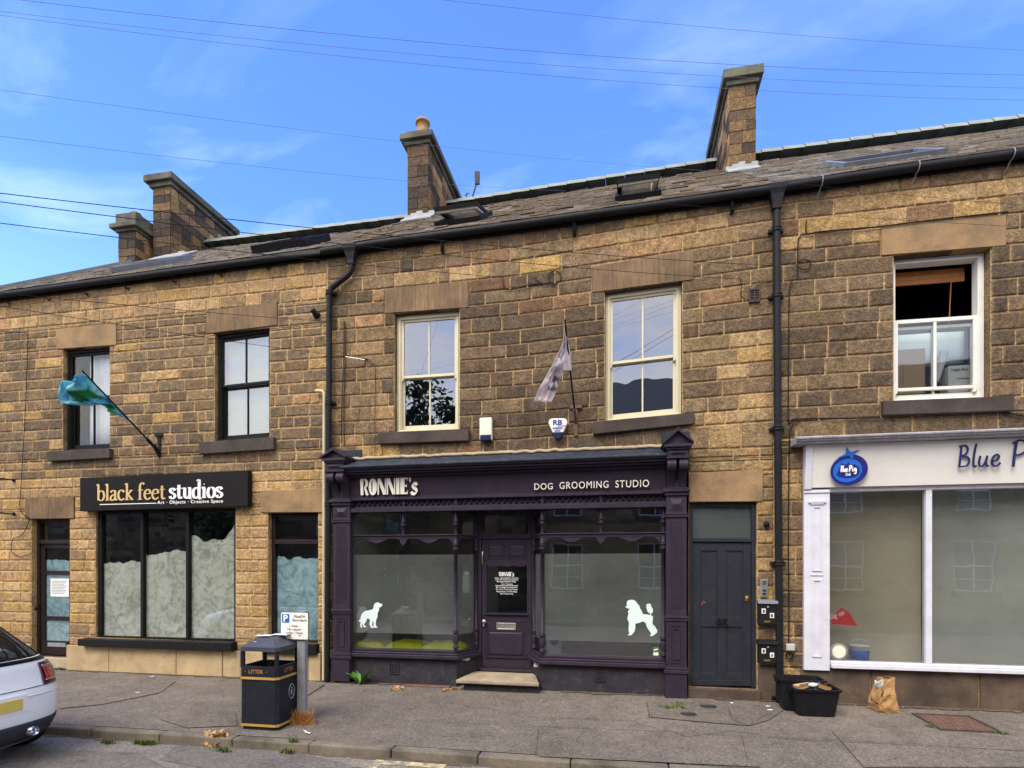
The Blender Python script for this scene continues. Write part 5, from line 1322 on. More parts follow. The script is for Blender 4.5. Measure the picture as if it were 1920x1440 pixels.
for (p, q) in ((xa+.10, xm-.055), (xm+.055, xb-.10)):
    st_.box(p, q, .066, .083, topz-.11, topz); st_.box(p, q, .066, .083, mz[0], mz[1]); st_.box(p, q, .066, .083, botz, botz+.17)
    for (za, zb2) in ((mz[1], topz-.11), (botz+.17, mz[0])): frame4(st_, p, q, za, zb2, .072, .083, .014, .014, .014, .014)
st_.box(xa, xb, .045, .066, botz, botz+.075); st_.build('panelling', M['charcoal_paint'], d85, bevel=.003)
g = MB(T=T); g.quad((fw, .1, zz(1009)), (Wd-fw, .1, zz(1009)), (Wd-fw, .1, Hh-.06), (fw, .1, Hh-.06)); g.build('fanlight', M['plain_glass'], d85, recalc=False)
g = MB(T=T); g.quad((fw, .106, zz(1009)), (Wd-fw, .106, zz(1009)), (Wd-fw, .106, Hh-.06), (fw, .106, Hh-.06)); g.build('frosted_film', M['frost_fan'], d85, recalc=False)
nm = MB(T=T); vs, fs = text_mesh('85', .02, .02); nm.add(fit(vs, xm-.075, xm+.075, zz(1176), zz(1159.5), .060), fs); nm.build('lettering', M['iron_black'], d85)
lk = MB(T=T); lx = xb-.055; lk.box(lx-.022, lx+.022, .056, .066, zz(1126), zz(1117)); lk.lathe([(.018, 0), (.018, .012), (.003, .014)], (lx, .056, zz(1121)), 12, axis='y'); lk.build('lock', M['brass'], d85, bevel=.004)
sc_ = MB(T=T)
for (a, b) in (((.14, 1130), (.17, 1136)), ((.17, 1136), (.20, 1128)), ((.15, 1143), (.165, 1134)), ((.20, 1128), (.23, 1132))): sc_.tube([(a[0], .081, zz(a[1])), (b[0], .081, zz(b[1]))], .004, 4)
sc_.build('paint_scratch', M['red_card'], d85)
slab(LT['Bdoor'], -.02, .2, 'lintel', 'lintel_plain', d85)
s5 = MB(); s5.box(r['x0']-.02, r['x1']+.04, -.06, .2, -.03, r['zb']-.004); s5.build('doorstep', M['dark_plinth'], d85, bevel=.012)
jb = MB(); jb.box(PXx(1421), PXx(1455), -.035, .02, -.03, .47); jb.build('jamb_foot', M['dark_plinth'], HB, bevel=.015)

# ---------------------------------------------------------------- HOUSE C: deli shopfront
zc = lambda u, v, y=0: P(u, v, y)[1]
XE = 7.6
rb = random.Random(3); x = PXx(1500)
for k, u in enumerate((1500, 1632, 1836, 1990, 2150, 2330)):
    xb = (PXx((1632, 1836, 1990, 2150, 2330, 2480)[k]) if k < 5 else XE); bs = MB(); bs.box(x+.006, xb-.006, -.012+rb.uniform(-.01, .01), .03, -.05, .47); x = xb; bs.build('plinth_stone', M['dark_plinth'], HC, bevel=.02)
zsl = zc(1700, 1257, -.05); zwb = zc(1700, 1243, .0); zft_ = zc(1700, 914, -.06)
sf = MB(); sf.box(PXx(1556, -.02), XE-.3, -.09, .1, .475, .475+.05); sf.box(PXx(1556, -.02), XE-.3, -.05, .1, .527, zwb)
sf.box(PXx(1556, -.02), XE-.3, -.03, .1, zft_-.03, zft_+.02)
mxs = [PXx(1740, 0), PXx(1740, 0)+1.62, PXx(1740, 0)+3.1]
for X in mxs: sf.box(X-.035, X+.035, -.03, .08, zwb, zft_-.03)
CS = sf.build('shopfront', M['lilac_paint'], HC, bevel=.006)
xp0, xp1 = PXx(1507.5, -.06), PXx(1556, -.06)
for (pa, pb_) in ((xp0, xp1), (XE-.36, XE)):
    pl = MB(); pl.box(pa, pb_, -.06, .06, zc(1530, 1257, -.06), zft_+.0); pil = pl.build('pilaster', M['lilac_paint'], HC, bevel=.004)
    w_ = pb_-pa; zt_ = zft_-.22; zm_ = zc(1530, 1078, -.06); zb_ = zc(1530, 1232, -.06)
    for (za, zb2) in ((zm_+.05, zt_), (zb_, zm_-.06)): pl = MB(); frame4(pl, pa+.10, pb_-.10, za, zb2, -.072, -.058, .018, .018, .018, .018); pl.build('panel', M['lilac_paint'], pil)
    pl = MB(); pl.box(pa+.08, pb_-.08, -.078, -.058, zt_+.02, zt_+.04); pl.box(pa+.05, pb_-.05, -.084, -.058, zt_+.042, zt_+.075); pl.box(pa-.0, pb_+.0, -.075, -.058, zft_-.045, zft_-.02)
    pl.box(pa+.08, pb_-.08, -.07, -.058, zm_-.01, zm_+.01)
    pl.build('capital', M['lilac_paint'], pil, bevel=.004)
fcb = MB(); zt0 = zc(1522, 835, -.12); 
fcb.hexa([(PXx(1522, -.08), -.08, zft_+.022), (XE, -.08, zft_+.022), (XE, -.15, zt0-.01), (PXx(1522, -.08), -.15, zt0), (PXx(1522, -.08), .0, zft_+.022), (XE, .0, zft_+.022), (XE, .0, zt0-.01), (PXx(1522, -.08), .0, zt0)])
cf = fcb.build('fascia', M['fascia_cream'], HC, bevel=.004)
eb_ = MB(); eb_.hexa([(xp0, -.085, zft_+.002), (PXx(1522, -.08)-.002, -.085, zft_+.002), (PXx(1522, -.08)-.002, -.16, zt0), (xp0, -.16, zt0), (xp0, .0, zft_+.002), (PXx(1522, -.08)-.002, .0, zft_+.002), (PXx(1522, -.08)-.002, .0, zt0), (xp0, .0, zt0)]); eb_.build('end_block', M['lilac_paint'], cf, bevel=.004)
cn = MB(); xe = PXx(1494, -.3); yk = -.27
prf = [(.02, .002), (yk+.03, .002), (yk+.02, .03), (yk-.01, .032), (yk-.01, .05), (yk-.03, .053), (yk-.035, .075), (yk-.02, .085), (.02, .095)]   # old lead-topped cornice, edge a little ragged
vs = []
for i in range(61):
    x = xe+(XE+.1-xe)*i/60; j = .009*mnoise.noise(Vector((x*5, 1, 2))); vs += [(x, y+(j if y < 0 else 0), zt0+z+j*.5) for y, z in prf]
k_ = len(prf); cn.add(vs, [(i*k_+q, i*k_+(q+1) % k_, (i+1)*k_+(q+1) % k_, (i+1)*k_+q) for i in range(60) for q in range(k_)]+[tuple(range(k_)), tuple(reversed(range(60*k_, 61*k_)))])
cn.build('cornice', M['cornice_grey'], cf, bevel=.004)
for a, b in zip([xp1]+[m_+.035 for m_ in mxs], [m_-.035 for m_ in mxs]+[XE-.36]):
    if b-a < .1: continue
    g = MB(); g.quad((a, .02, zwb), (b, .02, zwb), (b, .02, zft_-.03), (a, .02, zft_-.03)); g.build('pane', M['shop_glass'], CS, recalc=False)
    k = a < PXx(1700)
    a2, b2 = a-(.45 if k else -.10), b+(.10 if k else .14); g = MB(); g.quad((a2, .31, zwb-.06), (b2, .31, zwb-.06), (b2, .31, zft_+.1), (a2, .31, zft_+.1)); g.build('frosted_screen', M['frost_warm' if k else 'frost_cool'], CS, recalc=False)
rm = MB(); rm.box(xp1, XE-.4, .06, .8, zwb-.09, zwb-.03); rm.build('window_bed', M['room_pale'], HC)
# lettering and roundel on the fascia
HAND = {'B': ([[(.02, .02), (.08, .5), (.14, 1.0)], [(.02, .96), (.3, 1.0), (.42, .82), (.32, .6), (.1, .52)], [(.1, .52), (.4, .46), (.48, .25), (.34, .06), (.0, .02)]], .55),
        'l': ([[(.2, 1.06), (.1, .6), (.06, .15), (.12, .0), (.2, .06)]], .22),
        'u': ([[(.1, .5), (.04, .2), (.1, .02), (.24, .06), (.36, .3), (.42, .5)], [(.42, .5), (.36, .2), (.40, .02), (.48, .04)]], .50),
        'e': ([[(.06, .22), (.28, .28), (.38, .44), (.28, .54), (.12, .42), (.06, .2), (.14, .02), (.3, .02), (.44, .16)]], .50),
        'P': ([[(.02, -.02), (.06, .5), (.12, 1.0)], [(.0, .92), (.24, 1.04), (.46, .9), (.42, .62), (.2, .46), (.06, .46)]], .50),
        'i': ([[(.1, .5), (.06, .2), (.12, .02), (.2, .06)], [(.12, .72), (.15, .76)]], .24),
        'g': ([[(.4, .46), (.24, .54), (.08, .4), (.08, .2), (.2, .1), (.36, .24), (.42, .5)], [(.42, .5), (.4, .0), (.34, -.34), (.16, -.4), (.08, -.26)]], .5)}
def fyT(x, z): return -.08-.07*(z-zft_-.02)/(zt0-zft_-.02)
yt_ = -.14
def hand(word, x0, x1, z0, hh, wdt, mb, y=yt_):
    strokes(mb, word, HAND, x0, x1, z0, hh, y, wdt*.8, wdt, .012, .06)
mb = MB(); a = P(1797, 878, yt_); b = P(1880, 878, yt_); hand('Blue', a[0], b[0], a[1]+.01, (878-838)*7.0/1053*1.02, .024, mb)
mb.build('lettering', M['vinyl_blue'], cf); mb = MB(); a = P(1898, 876, yt_); hand('Pig', a[0], a[0]+.5, a[1]+.01, (876-831)*7.0/1053*1.02, .024, mb); 
for v in mb.v: pass
mb.build('lettering', M['vinyl_blue'], cf)
cx, cz = P(1591, 878.5, -.125); rl = .218
def logo_poly(loops, y, mt, nm, parent):
    mbx = MB()
    for lp in loops:
        vs, fs = curve_mesh([lp], .004); mbx.add([(cx+v[0], y+v[1], cz+v[2]) for v in vs], fs)
    return mbx.build(nm, M[mt], parent)
el = lambda rx, rz, n=48, rot=0, ox=0, oz=0: [(ox+rx*math.cos(t)*math.cos(rot)-rz*math.sin(t)*math.sin(rot), oz+rx*math.cos(t)*math.sin(rot)+rz*math.sin(t)*math.cos(rot)) for t in [2*math.pi*i/n for i in range(n)]]
rd = logo_poly([el(rl*1.03, rl*.90, rot=.35, oz=-.02)], -.142, 'logo_navy', 'roundel', HC)
logo_poly([el(rl*.80, rl*.68, rot=.3, ox=-.02, oz=-.03)], -.148, 'logo_blue', 'roundel_centre', rd)
star = [(-.035, .28), (.015, .21), (.13, .235), (.06, .185), (.035, .11), (-.01, .165), (-.16, .13), (-.04, .19)]
logo_poly([star], -.150, 'logo_blue', 'emblem', rd)
bolb = [(-.15, -.07), (-.12, -.01), (-.10, .03), (-.095, .075), (-.07, .05), (-.03, .055), (-.01, .08), (.005, .05), (.07, .045), (.11, .01), (.12, -.05), (.09, -.10), (.03, -.12), (-.06, -.12), (-.13, -.10)]
logo_poly([bolb], -.153, 'logo_navy', 'emblem', rd)
mb = MB(); hand('Blue', cx-.105, cx-.02, cz-.045, .075, .014, mb, -.154); hand('Pig', cx-.005, cx+.085, cz-.045, .075, .014, mb, -.154); text(mb, 'Deli', cx-.045, cx+.012, cz-.098, cz-.06, -.158, .004, .01); mb.build('lettering', M['letter_white'], rd)
# ---------------------------------------------------------------- ground
def Gp(u, v, dz=0.0):
    z = 0.0
    for _ in range(5):
        x, y = G(u, v, z); z = (gz(y) if y > -2.69 else ROAD_Z)
    return (x, y, z+dz)
def sheet(name, pts, m, kind='structure'):
    mb = MB(); mb.add(pts, [tuple(range(len(pts)))]); o = mb.build(name, M[m]); tag(o, kind=kind)
    me = o.data
    if me.polygons[0].normal.z < 0: me.flip_normals()
    return o
sheet('ground', [(-400, -400, -.32), (400, -400, -.32), (400, 400, -.32), (-400, 400, -.32)], 'gully_dirt')
mb = MB(); xs_ = [-60]+[x*1.0 for x in range(-14, 11)]+[60]
ys_ = [.05, -.5, -1.0, -1.6, -2.1, -2.552]
def pz(x, y): return gz(min(y, 0))+(.006*mnoise.noise(Vector((x*.8, y*1.3, 2))) if -2.5 < y < -.1 else 0)
vs = [(x, y, pz(x, y)) for y in ys_ for x in xs_]; n = len(xs_)
mb.add(vs, [(j*n+i+1, j*n+i, (j+1)*n+i, (j+1)*n+i+1) for j in range(len(ys_)-1) for i in range(n-1)], None, True)
mb.box(PXx(855, .2)-.02, PXx(1001, .2)+.05, .05, .5, -.04, .0)
tag(mb.build('pavement', M['pavement_asphalt']), kind='structure')
sheet('road', [(-60, -9.75, ROAD_Z), (60, -9.75, ROAD_Z), (60, -2.66, ROAD_Z), (-60, -2.66, ROAD_Z)], 'road_asphalt')
mb = MB(); rk = random.Random(6); x = -60.0
while x < 60:
    L_ = .92 if -12 < x < 10 else 6; j = rk.uniform(-.008, .008)
    a, b = x+.004, x+L_-.004
    mb.box(a, b, -2.688+j, -2.552, -.22, -.058+rk.uniform(-.004, .005)); x += L_
tag(mb.build('kerb', M['kerb_stone'], bevel=.018), kind='structure')
mb = MB(); mb.box(-60, 60, -9.9, -9.76, -.22, -.04); tag(mb.build('kerb', M['kerb_stone']), kind='structure')
sheet('pavement', [(-60, -13.2, -.03), (60, -13.2, -.03), (60, -9.9, -.05), (-60, -9.9, -.05)], 'pavement_asphalt')
def patch(px, m, dz=.011, name='pavement'): return sheet(name, [Gp(u, v, dz) for u, v in px], m)
patch([(1215, 1314), (1300, 1318), (1420, 1323), (1470, 1332), (1440, 1352), (1405, 1362), (1330, 1356), (1219, 1346)], 'patch_dark', .011)
patch([(1020, 1362), (1180, 1368), (1290, 1378), (1400, 1386), (1425, 1440), (1010, 1420)], 'patch_mid', .011)
patch([(560, 1288), (609, 1284), (566, 1312), (500, 1324), (455, 1320), (505, 1300)], 'patch_dark', .011)
patch([(110, 1290), (210, 1272), (330, 1278), (300, 1300), (190, 1322), (110, 1330)], 'patch_mid', .011)
patch([(330, 1330), (440, 1335), (445, 1362), (350, 1366), (300, 1350)], 'patch_mid', .011)
patch([(1560, 1372), (1700, 1380), (1910, 1398), (1990, 1440), (1620, 1440)], 'patch_mid', .011)
patch([(60, 1405), (260, 1412), (330, 1450), (40, 1450)], 'road_dark', .005, 'road')
patch([(330, 1398), (560, 1412), (680, 1440), (420, 1450), (300, 1425)], 'road_dark', .005, 'road')
cr = MB()
def crack(px, w_=.006, dz=.016):
    q = []; rr = random.Random(len(px)*7+px[0][0])
    for (a, b) in zip(px, px[1:]):
        for k in range(8): q.append((a[0]+(b[0]-a[0])*k/8+rr.uniform(-1.5, 1.5), a[1]+(b[1]-a[1])*k/8+rr.uniform(-.5, .5)))
    q = [Gp(*p, dz) for p in q+[px[-1]]]
    for p, r_ in zip(q, q[1:]):
        d = Vector(r_)-Vector(p); l = math.hypot(d.x, d.y) or 1; nx, ny = -d.y/l*w_*rr.uniform(.2, .7), d.x/l*w_*rr.uniform(.2, .7)
        cr.add([(p[0]-nx, p[1]-ny, p[2]), (r_[0]-nx, r_[1]-ny, r_[2]), (r_[0]+nx, r_[1]+ny, r_[2]), (p[0]+nx, p[1]+ny, p[2])], [(0, 1, 2, 3)])
crack([(110, 1330), (200, 1316), (440, 1326)], .004); crack([(570, 1338), (760, 1352), (960, 1362), (1200, 1372), (1400, 1382), (1700, 1396), (1920, 1412)], .006)
crack([(960, 1345), (1180, 1352), (1290, 1384), (1370, 1372), (1480, 1388), (1920, 1410)], .008)
crack([(1212, 1314), (1217, 1348)], .006); crack([(1365, 1324), (1372, 1352), (1405, 1362), (1440, 1340)], .006); crack([(1390, 1385), (1402, 1425)], .005)
crack([(610, 1284), (560, 1316), (500, 1326)], .007); crack([(300, 1300), (220, 1318)], .005); crack([(1010, 1362), (1003, 1420)], .005)
tag(cr.build('pavement', M['crack']), kind='structure')
mb = MB()
a = Gp(704, 1429, .005); b = Gp(812, 1441, .005); yr = a[1]
mb.add([(a[0]-.02, yr+.06, a[2]), (a[0]-.02, yr-1.9, a[2]), (a[0]+.085, yr-1.9, a[2]), (a[0]+.085, yr-.05, a[2]), (b[0]+.1, yr-.05, a[2]), (b[0]+.1, yr+.06, a[2])], [(3, 2, 1, 0), (5, 4, 3, 0)])
o = mb.build('road_marking', M['road_paint']); tag(o, kind='structure')
# dirt lying in the channel and against the foot of the walls
mb = MB(); rd_ = random.Random(12); x = -13.0
while x < 9:
    w0 = rd_.uniform(.02, .10); x2 = x+rd_.uniform(.15, .4)
    mb.add([(x, -2.675, ROAD_Z+.006), (x2, -2.675, ROAD_Z+.006), (x2, -2.70-w0*.6, ROAD_Z+.004), (x+.05, -2.70-w0, ROAD_Z+.004)], [(3, 2, 1, 0)]); x = x2-.03
x = -10.5
while x < 8:
    w0 = rd_.uniform(.02, .09); x2 = x+rd_.uniform(.12, .4)
    if not -2.7 < x < -.9: mb.add([(x, -.005, .010), (x2, -.005, .010), (x2-.03, -.02-w0, gz(-w0)+.009), (x+.03, -.02-w0*1.2, gz(-w0)+.009)], [(3, 2, 1, 0)])
    x = x2-.02
tag(mb.build('dirt', M['gully_dirt']), kind='stuff')
# loose grit and scraps
mb = MB(); rd_ = random.Random(5)
for i in range(420):
    if i < 240: x, y = rd_.uniform(-8, 3), -2.72-abs(rd_.gauss(0, .12)); z = ROAD_Z+.002
    elif i < 330: x, y = rd_.uniform(-9, 5), -.06-abs(rd_.gauss(0, .08)); z = gz(y)+.010
    else: x, y = rd_.uniform(-9, 5), rd_.uniform(-2.5, -.1); z = gz(y)+.010
    s_ = rd_.uniform(.004, .012); a = rd_.uniform(0, 6)
    mb.add([(x+s_*math.cos(a+k*2.1)*rd_.uniform(.6, 1.3), y+s_*math.sin(a+k*2.1), z) for k in range(3)]+[(x, y, z+s_*.7)], [(0, 1, 3), (1, 2, 3), (2, 0, 3), (2, 1, 0)])
tag(mb.build('gravel', M['plinth_stone']), kind='stuff')

# ---------------------------------------------------------------- pipes
def pxpath(px, y): return [rayat(u, v, y) for u, v in px]
def downpipe(h, px, r, y, hop, clamps, matn='pipe_black', foot=True):
    mb = MB(); mb.tube([tuple(p) for p in pxpath(px, y)], r, 14)
    dp = mb.build('downpipe', M[matn], h)
    if hop:
        (u, vt, vb) = hop; x, zt = P(u, vt, y); _, zb = P(u, vb, y); k = MB()
        vs = []; prof = [(.07, .055, zt), (.118, .10, zt+.0), (.112, .095, zt-(zt-zb)*.25), (.085, .075, zt-(zt-zb)*.5), (r*1.25, r*1.25, zb), (r*1.2, r*1.2, zb-.06)]
        for (a, b, z) in prof[1:]: vs += [(x-a, y-b, z), (x+a, y-b, z), (x+a, y+b*.8, z), (x-a, y+b*.8, z)]
        m_ = len(prof)-1
        k.add(vs, [(4*i+j, 4*i+(j+1) % 4, 4*i+4+(j+1) % 4, 4*i+4+j) for i in range(m_-1) for j in range(4)]+[(3, 2, 1, 0), tuple(range(4*m_-4, 4*m_))])
        k.build('hopper', M[matn], dp, bevel=.008)
    for v in clamps:
        u = None
        for p, q in zip(px, px[1:]):
            if p[1] <= v <= q[1]: u = p[0]+(q[0]-p[0])*(v-p[1])/(q[1]-p[1])
        x, z = P(u, v, y); k = MB(); k.lathe([(r*1.02, -.035), (r*1.25, -.03), (r*1.25, -.008), (r*1.05, 0), (r*1.3, .008), (r*1.3, .03), (r*1.02, .035)], (x, y, z), 14)
        k.box(x-r*2.0, x+r*2.0, y+r*.6, .0, z-.018, z+.018); k.build('pipe_collar', M[matn], dp)
    return dp
downpipe(HA, [(659, 485), (659, 504), (656.5, 511), (650, 518), (629, 534), (620.5, 541), (617.5, 550), (617, 700), (615, 1000), (613, 1276)], .043, -.085, (659.5, 463, 490), (549, 755, 945))
wp = MB(); wp.tube([tuple(p) for p in pxpath([(592, 733), (603, 733), (607.5, 736), (608, 745), (607.5, 1000), (607, 1275)], -.06)], .026, 10); wp.build('waste_pipe', M['cream_pipe'], HA)
downpipe(HB, [(1456, 380), (1457, 600), (1459, 900), (1462.5, 1318)], .047, -.085, (1455.5, 350, 386), (430, 554, 803, 1056, 1310))

# ---------------------------------------------------------------- fixtures on the walls
def fixture(name, label, cat, u, v, y=0.0, group=None):
    x, z = P(u, v, y); return empty(name, (x, y, z), 0, label, cat, group)
def rbox(mb, uL, uR, vT, vB, y0, y1):
    xa, zt = P(uL, vT, y0); xb, zb = P(uR, vB, y0); mb.box(xa, xb, y0, y1, zb, zt); return xa, xb, zb, zt
e = fixture('alarm_box', 'cream rectangular alarm box with navy base beside a cream sash window', 'alarm box', 910, 804)
mb = MB(); xa, xb, zb, zt = rbox(mb, 898.5, 922, 783, 825, -.09, -.012); mb.build('casing', M['alarm_cream'], e, bevel=.02)
mb = MB(); mb.box(xa+.01, xb-.01, -.098, -.02, zb-.006, zb+.085); mb.build('strobe', M['alarm_navy'], e, bevel=.014)
e = fixture('alarm_box', 'white shield shaped alarm box lettered RB with navy tip, under the flagpole', 'alarm box', 1046, 803)
sh = [(1028, 793), (1030, 786.5), (1034, 784.5), (1058, 784), (1062.5, 786.5), (1064, 792), (1055, 812), (1051, 820), (1047, 822.5), (1040, 821), (1036.5, 812)]
mb = MB(); mb.prism([P(u, v, -.09) for u, v in sh], -.09, -.01); mb.build('casing', M['sign_white'], e, bevel=.012)
mb = MB(); mb.prism([P(u, v, -.096) for u, v in [(1035, 810), (1056.5, 809.5), (1051.5, 820.5), (1047, 823.5), (1040, 822)]], -.096, -.015); mb.build('strobe', M['alarm_navy'], e, bevel=.008)
mb = MB(); text(mb, 'RB', P(1037, 0, -.092)[0], P(1054, 0, -.092)[0], P(1045, 797, -.092)[1], P(1045, 787, -.092)[1], -.092, .004, .03); text(mb, 'ALARMS', P(1046, 0, -.092)[0], P(1060, 0, -.092)[0], P(1045, 800, -.092)[1], P(1045, 798, -.092)[1], -.092, .004, .02)
text(mb, '0780036', P(1036.5, 0, -.092)[0], P(1055, 0, -.092)[0], P(1045, 804.5, -.092)[1], P(1045, 801, -.092)[1], -.092, .004, .03); text(mb, '6633', P(1040, 0, -.092)[0], P(1051, 0, -.092)[0], P(1045, 809, -.092)[1], P(1045, 806, -.092)[1], -.092, .004, .03)
mb.build('lettering', M['alarm_ink'], e)
e = fixture('wall_vent', 'small dark red clay vent grille near the straight drainpipe', 'vent', 1414, 554)
mb = MB(); xa, xb, zb, zt = rbox(mb, 1404, 1425, 543, 566, -.012, .02); mb.build('surround', M['rust'], e)
mb = MB(); frame4(mb, xa, xb, zb, zt, -.035, -.012, .018, .018, .018, .018); mb.box((xa+xb)/2-.006, (xa+xb)/2+.006, -.03, -.012, zb, zt)
for i in range(4): z = zb+.02+(zt-zb-.04)*(i+.5)/4; mb.box(xa, xb, -.026, -.012, z-.006, z+.006)
mb.build('grille', M['cast_iron'], e)
e = fixture('security_light', 'small round black light on the stone beside the cranked drainpipe', 'wall light', 592, 589)
mb = MB(); c = rayat(592, 589, -.05); mb.lathe([(.055, 0), (.06, .03), (.05, .06), (.02, .075)], (c.x, 0, c.z), 16, axis='y'); mb.build('housing', M['iron_black'], e)
mb = MB(); mb.tube([(c.x, -.06, c.z), (c.x-.03, -.10, c.z+.05)], [.035, .042], 12); mb.build('lamp_head', M['pipe_black'], e)
e = fixture('door_bell', 'small dark round bell fitting on the jamb of the charcoal door', 'bell', 1437, 983)
mb = MB(); c = rayat(1437, 983, -.02); mb.lathe([(.035, 0), (.04, .02), (.028, .05), (.012, .06)], (c.x, 0, c.z), 14, axis='y'); mb.build('housing', M['iron_black'], e)
mb = MB(); mb.box(c.x-.012, c.x+.012, -.03, 0, c.z-.07, c.z-.03); mb.build('mount', M['iron_black'], e)
e = fixture('intercom', 'grey door intercom panel with two buttons above the letter boxes', 'intercom', 1433, 1103)
mb = MB(); xa, xb, zb, zt = rbox(mb, 1425.5, 1440, 1086, 1120.5, -.045, -.01); mb.build('casing', M['galvanised'], e, bevel=.006)
mb = MB(); mb.box(xa+.014, xb-.014, -.052, -.044, zb+.014, zt-.014); mb.build('face_plate', M['steel'], e)
mb = MB()
for k, f_ in enumerate((.30, .48)): zz0 = zb+(zt-zb)*f_-.025; mb.box(xa+.03, xb-.026, -.058, -.05, zz0-.010, zz0+.014)
for k in range(5): mb.box(xa+.03, xb-.026, -.055, -.05, zb+(zt-zb)*.70+k*.012, zb+(zt-zb)*.70+k*.012+.005)
mb.build('button', M['ink'], e)
def letter_box(u0, u1, v0, v1, l2, lab, moss):
    e = fixture('letter_box', lab, 'letter box', (u0+u1)/2, (v0+v1)/2, 0, 'letter boxes by the charcoal door')
    y = -.115; xa, zt = P(u0, v0, y); xb, zb = P(u1, v1, y); mb = MB()
    mb.box(xa, xb, y, -.01, zb, zt); b_ = mb.build('casing', M['iron_black'], e, bevel=.008)
    mb = MB(); mb.hexa([(xa-.012, y-.02, zt-.035), (xb+.012, y-.02, zt-.035), (xb+.012, y-.01, zt+.004), (xa-.012, y-.01, zt+.004), (xa-.012, -.01, zt-.035), (xb+.012, -.01, zt-.035), (xb+.012, -.01, zt+.022), (xa-.012, -.01, zt+.022)]); mb.build('lid', M['lead' if moss else 'iron_black'], e, bevel=.004)
    for k, (ch, fx, fz) in enumerate((('8', .26, .58), (l2, .72, .40))):
        w_, h_ = .050, .066; cx_, cz_ = xa+(xb-xa)*fx, zb+(zt-zb)*fz
        mb = MB(); mb.box(cx_-w_/2, cx_+w_/2, y-.004, y, cz_-h_/2, cz_+h_/2); pl = mb.build('number_label', M['paper'], e)
        mb = MB(); vs, fs = text_mesh(ch, .003, .03); mb.add(fit(vs, cx_-.014, cx_+.014, cz_-.022, cz_+.022, y-.006), fs); mb.build('lettering', M['ink'], pl)
    mb = MB(); mb.box((xa+xb)/2-.05, (xa+xb)/2+.03, y-.006, y, zb+.035, zb+.055); mb.build('name_plate', M['brass'], e)
    mb = MB(); mb.lathe([(.012, 0), (.012, .008), (.003, .01)], ((xa+xb)/2, y, zb+(zt-zb)*.75), 10, axis='y'); mb.build('lock', M['steel'], e)
letter_box(1423, 1457, 1127, 1172, 'B', 'upper black letter box labelled 8 B, mossy lid, between charcoal door and drainpipe', True)
letter_box(1423, 1457, 1203, 1245, 'A', 'lower black letter box labelled 8 A, between charcoal door and drainpipe', False)
e = fixture('meter_box', 'small pale grey junction box low on the wall beside the lilac pilaster', 'junction box', 1483, 1214)
mb = MB(); xa, xb, zb, zt = rbox(mb, 1474.5, 1491, 1207.5, 1221, -.07, -.01); mb.build('casing', M['pipe_grey'], e, bevel=.008)
mb = MB(); mb.box(xa+.012, xb-.012, -.076, -.069, zb+.01, zt-.01); mb.build('lid', M['pipe_grey'], e, bevel=.003)
e = empty('hanging_sign', tuple(rayat(26, 930, 0)), 0, 'black projecting sign with small white lettering between two wall arms', 'sign')
xw, z1 = P(27, 903, 0); _, z0 = P(27, 962, 0)
mb = MB(); mb.box(xw-.02, xw+.012, -1.05, -.40, z0+.0, z1+.0); mb.build('board', M['sign_black'], e)
mb = MB(); vs, fs = text_mesh('STUDIOS & GALLERY', 0, .012); vv = fit(vs, 0, .5, 0, .055, 0); mb.add([(xw+.014, -.99+v[0], z0+.15+v[2]) for v in vv], fs)
vv = fit(text_mesh('OPEN', 0, .012)[0], 0, .3, 0, .04, 0); mb.add([(xw+.014, -.95+v[0], z0+.06+v[2]) for v in vv], text_mesh('OPEN', 0, .012)[1]); mb.build('lettering', M['letter_white'], e)
for z in (z0-.02, z1+.02):
    mb = MB(); mb.tube([(xw, -1.1, z), (xw, -.02, z)], .012, 8); mb.tube([(xw, -.02, z), (xw, .005, z)], .03, 8); mb.build('arm', M['iron_black'], e)
# cables clipped to the walls
def wall_cable(label, paths, r=.007, y=-.03, m='cable_black', nm='wall_cable', cat='cable'):
    mb = MB()
    for px in paths: mb.tube(crom([tuple(rayat(u, v, y)) for u, v in px], 4), r, 6)
    return tag(mb.build(nm, M[m]), label, cat)
wall_cable('thin black cable trailing down the stone and looping beside the recessed door', [[(0, 620), (30, 624), (48, 624), (52, 640), (48, 760), (40, 900), (38, 955), (56, 972)], [(56, 972), (44, 1000), (24, 1012), (22, 1035), (38, 1043), (56, 1040)]], .006)
wall_cable('slack cable with a coil hung on the dark stone between the two cream sash windows', [[(943, 520), (945, 538), (960, 543), (1000, 532), (1030, 534), (1045, 532)], [(1040+12*math.cos(R_(a)), 520+12*math.sin(R_(a))) for a in range(0, 361, 30)], [(1000, 520), (1018, 532), (1040, 534)]])
wall_cable('twin black cables running down the stone beside the cranked drainpipe', [[(645, 602), (644, 680), (641, 760), (640, 830)], [(647, 602), (647, 680), (645, 760), (646, 836)]], .006)
wall_cable('single thin cable dropping from the small aerial to the purple cornice', [[(688, 674), (700, 682), (704, 700), (703, 780), (703, 858)], [(718, 842), (716, 852), (704, 862)]], .005)
wall_cable('long looped black cable on the deli house beside the straight drainpipe', [[(1650, 425), (1540, 434), (1513, 438), (1512, 412)], [(1513, 437), (1499, 444), (1496, 460), (1495, 500), (1495, 522), (1481, 536), (1479, 620), (1478, 780), (1482, 790), (1500, 785), (1652, 784)], [(1650, 425), (1760, 411), (1890, 397)], [(1508+13*math.cos(R_(a)), 496+9*math.sin(R_(a))) for a in range(0, 361, 30)], [(1500, 786), (1484, 800), (1480, 830), (1478, 1000), (1479, 1200), (1474, 1228), (1482, 1236), (1488, 1224)]], .008)
wall_cable('short black cable dropping into the wall vent', [[(1388, 523), (1391, 540), (1389, 553), (1397, 562)], [(1415, 544), (1422, 534), (1448, 529)]], .006)
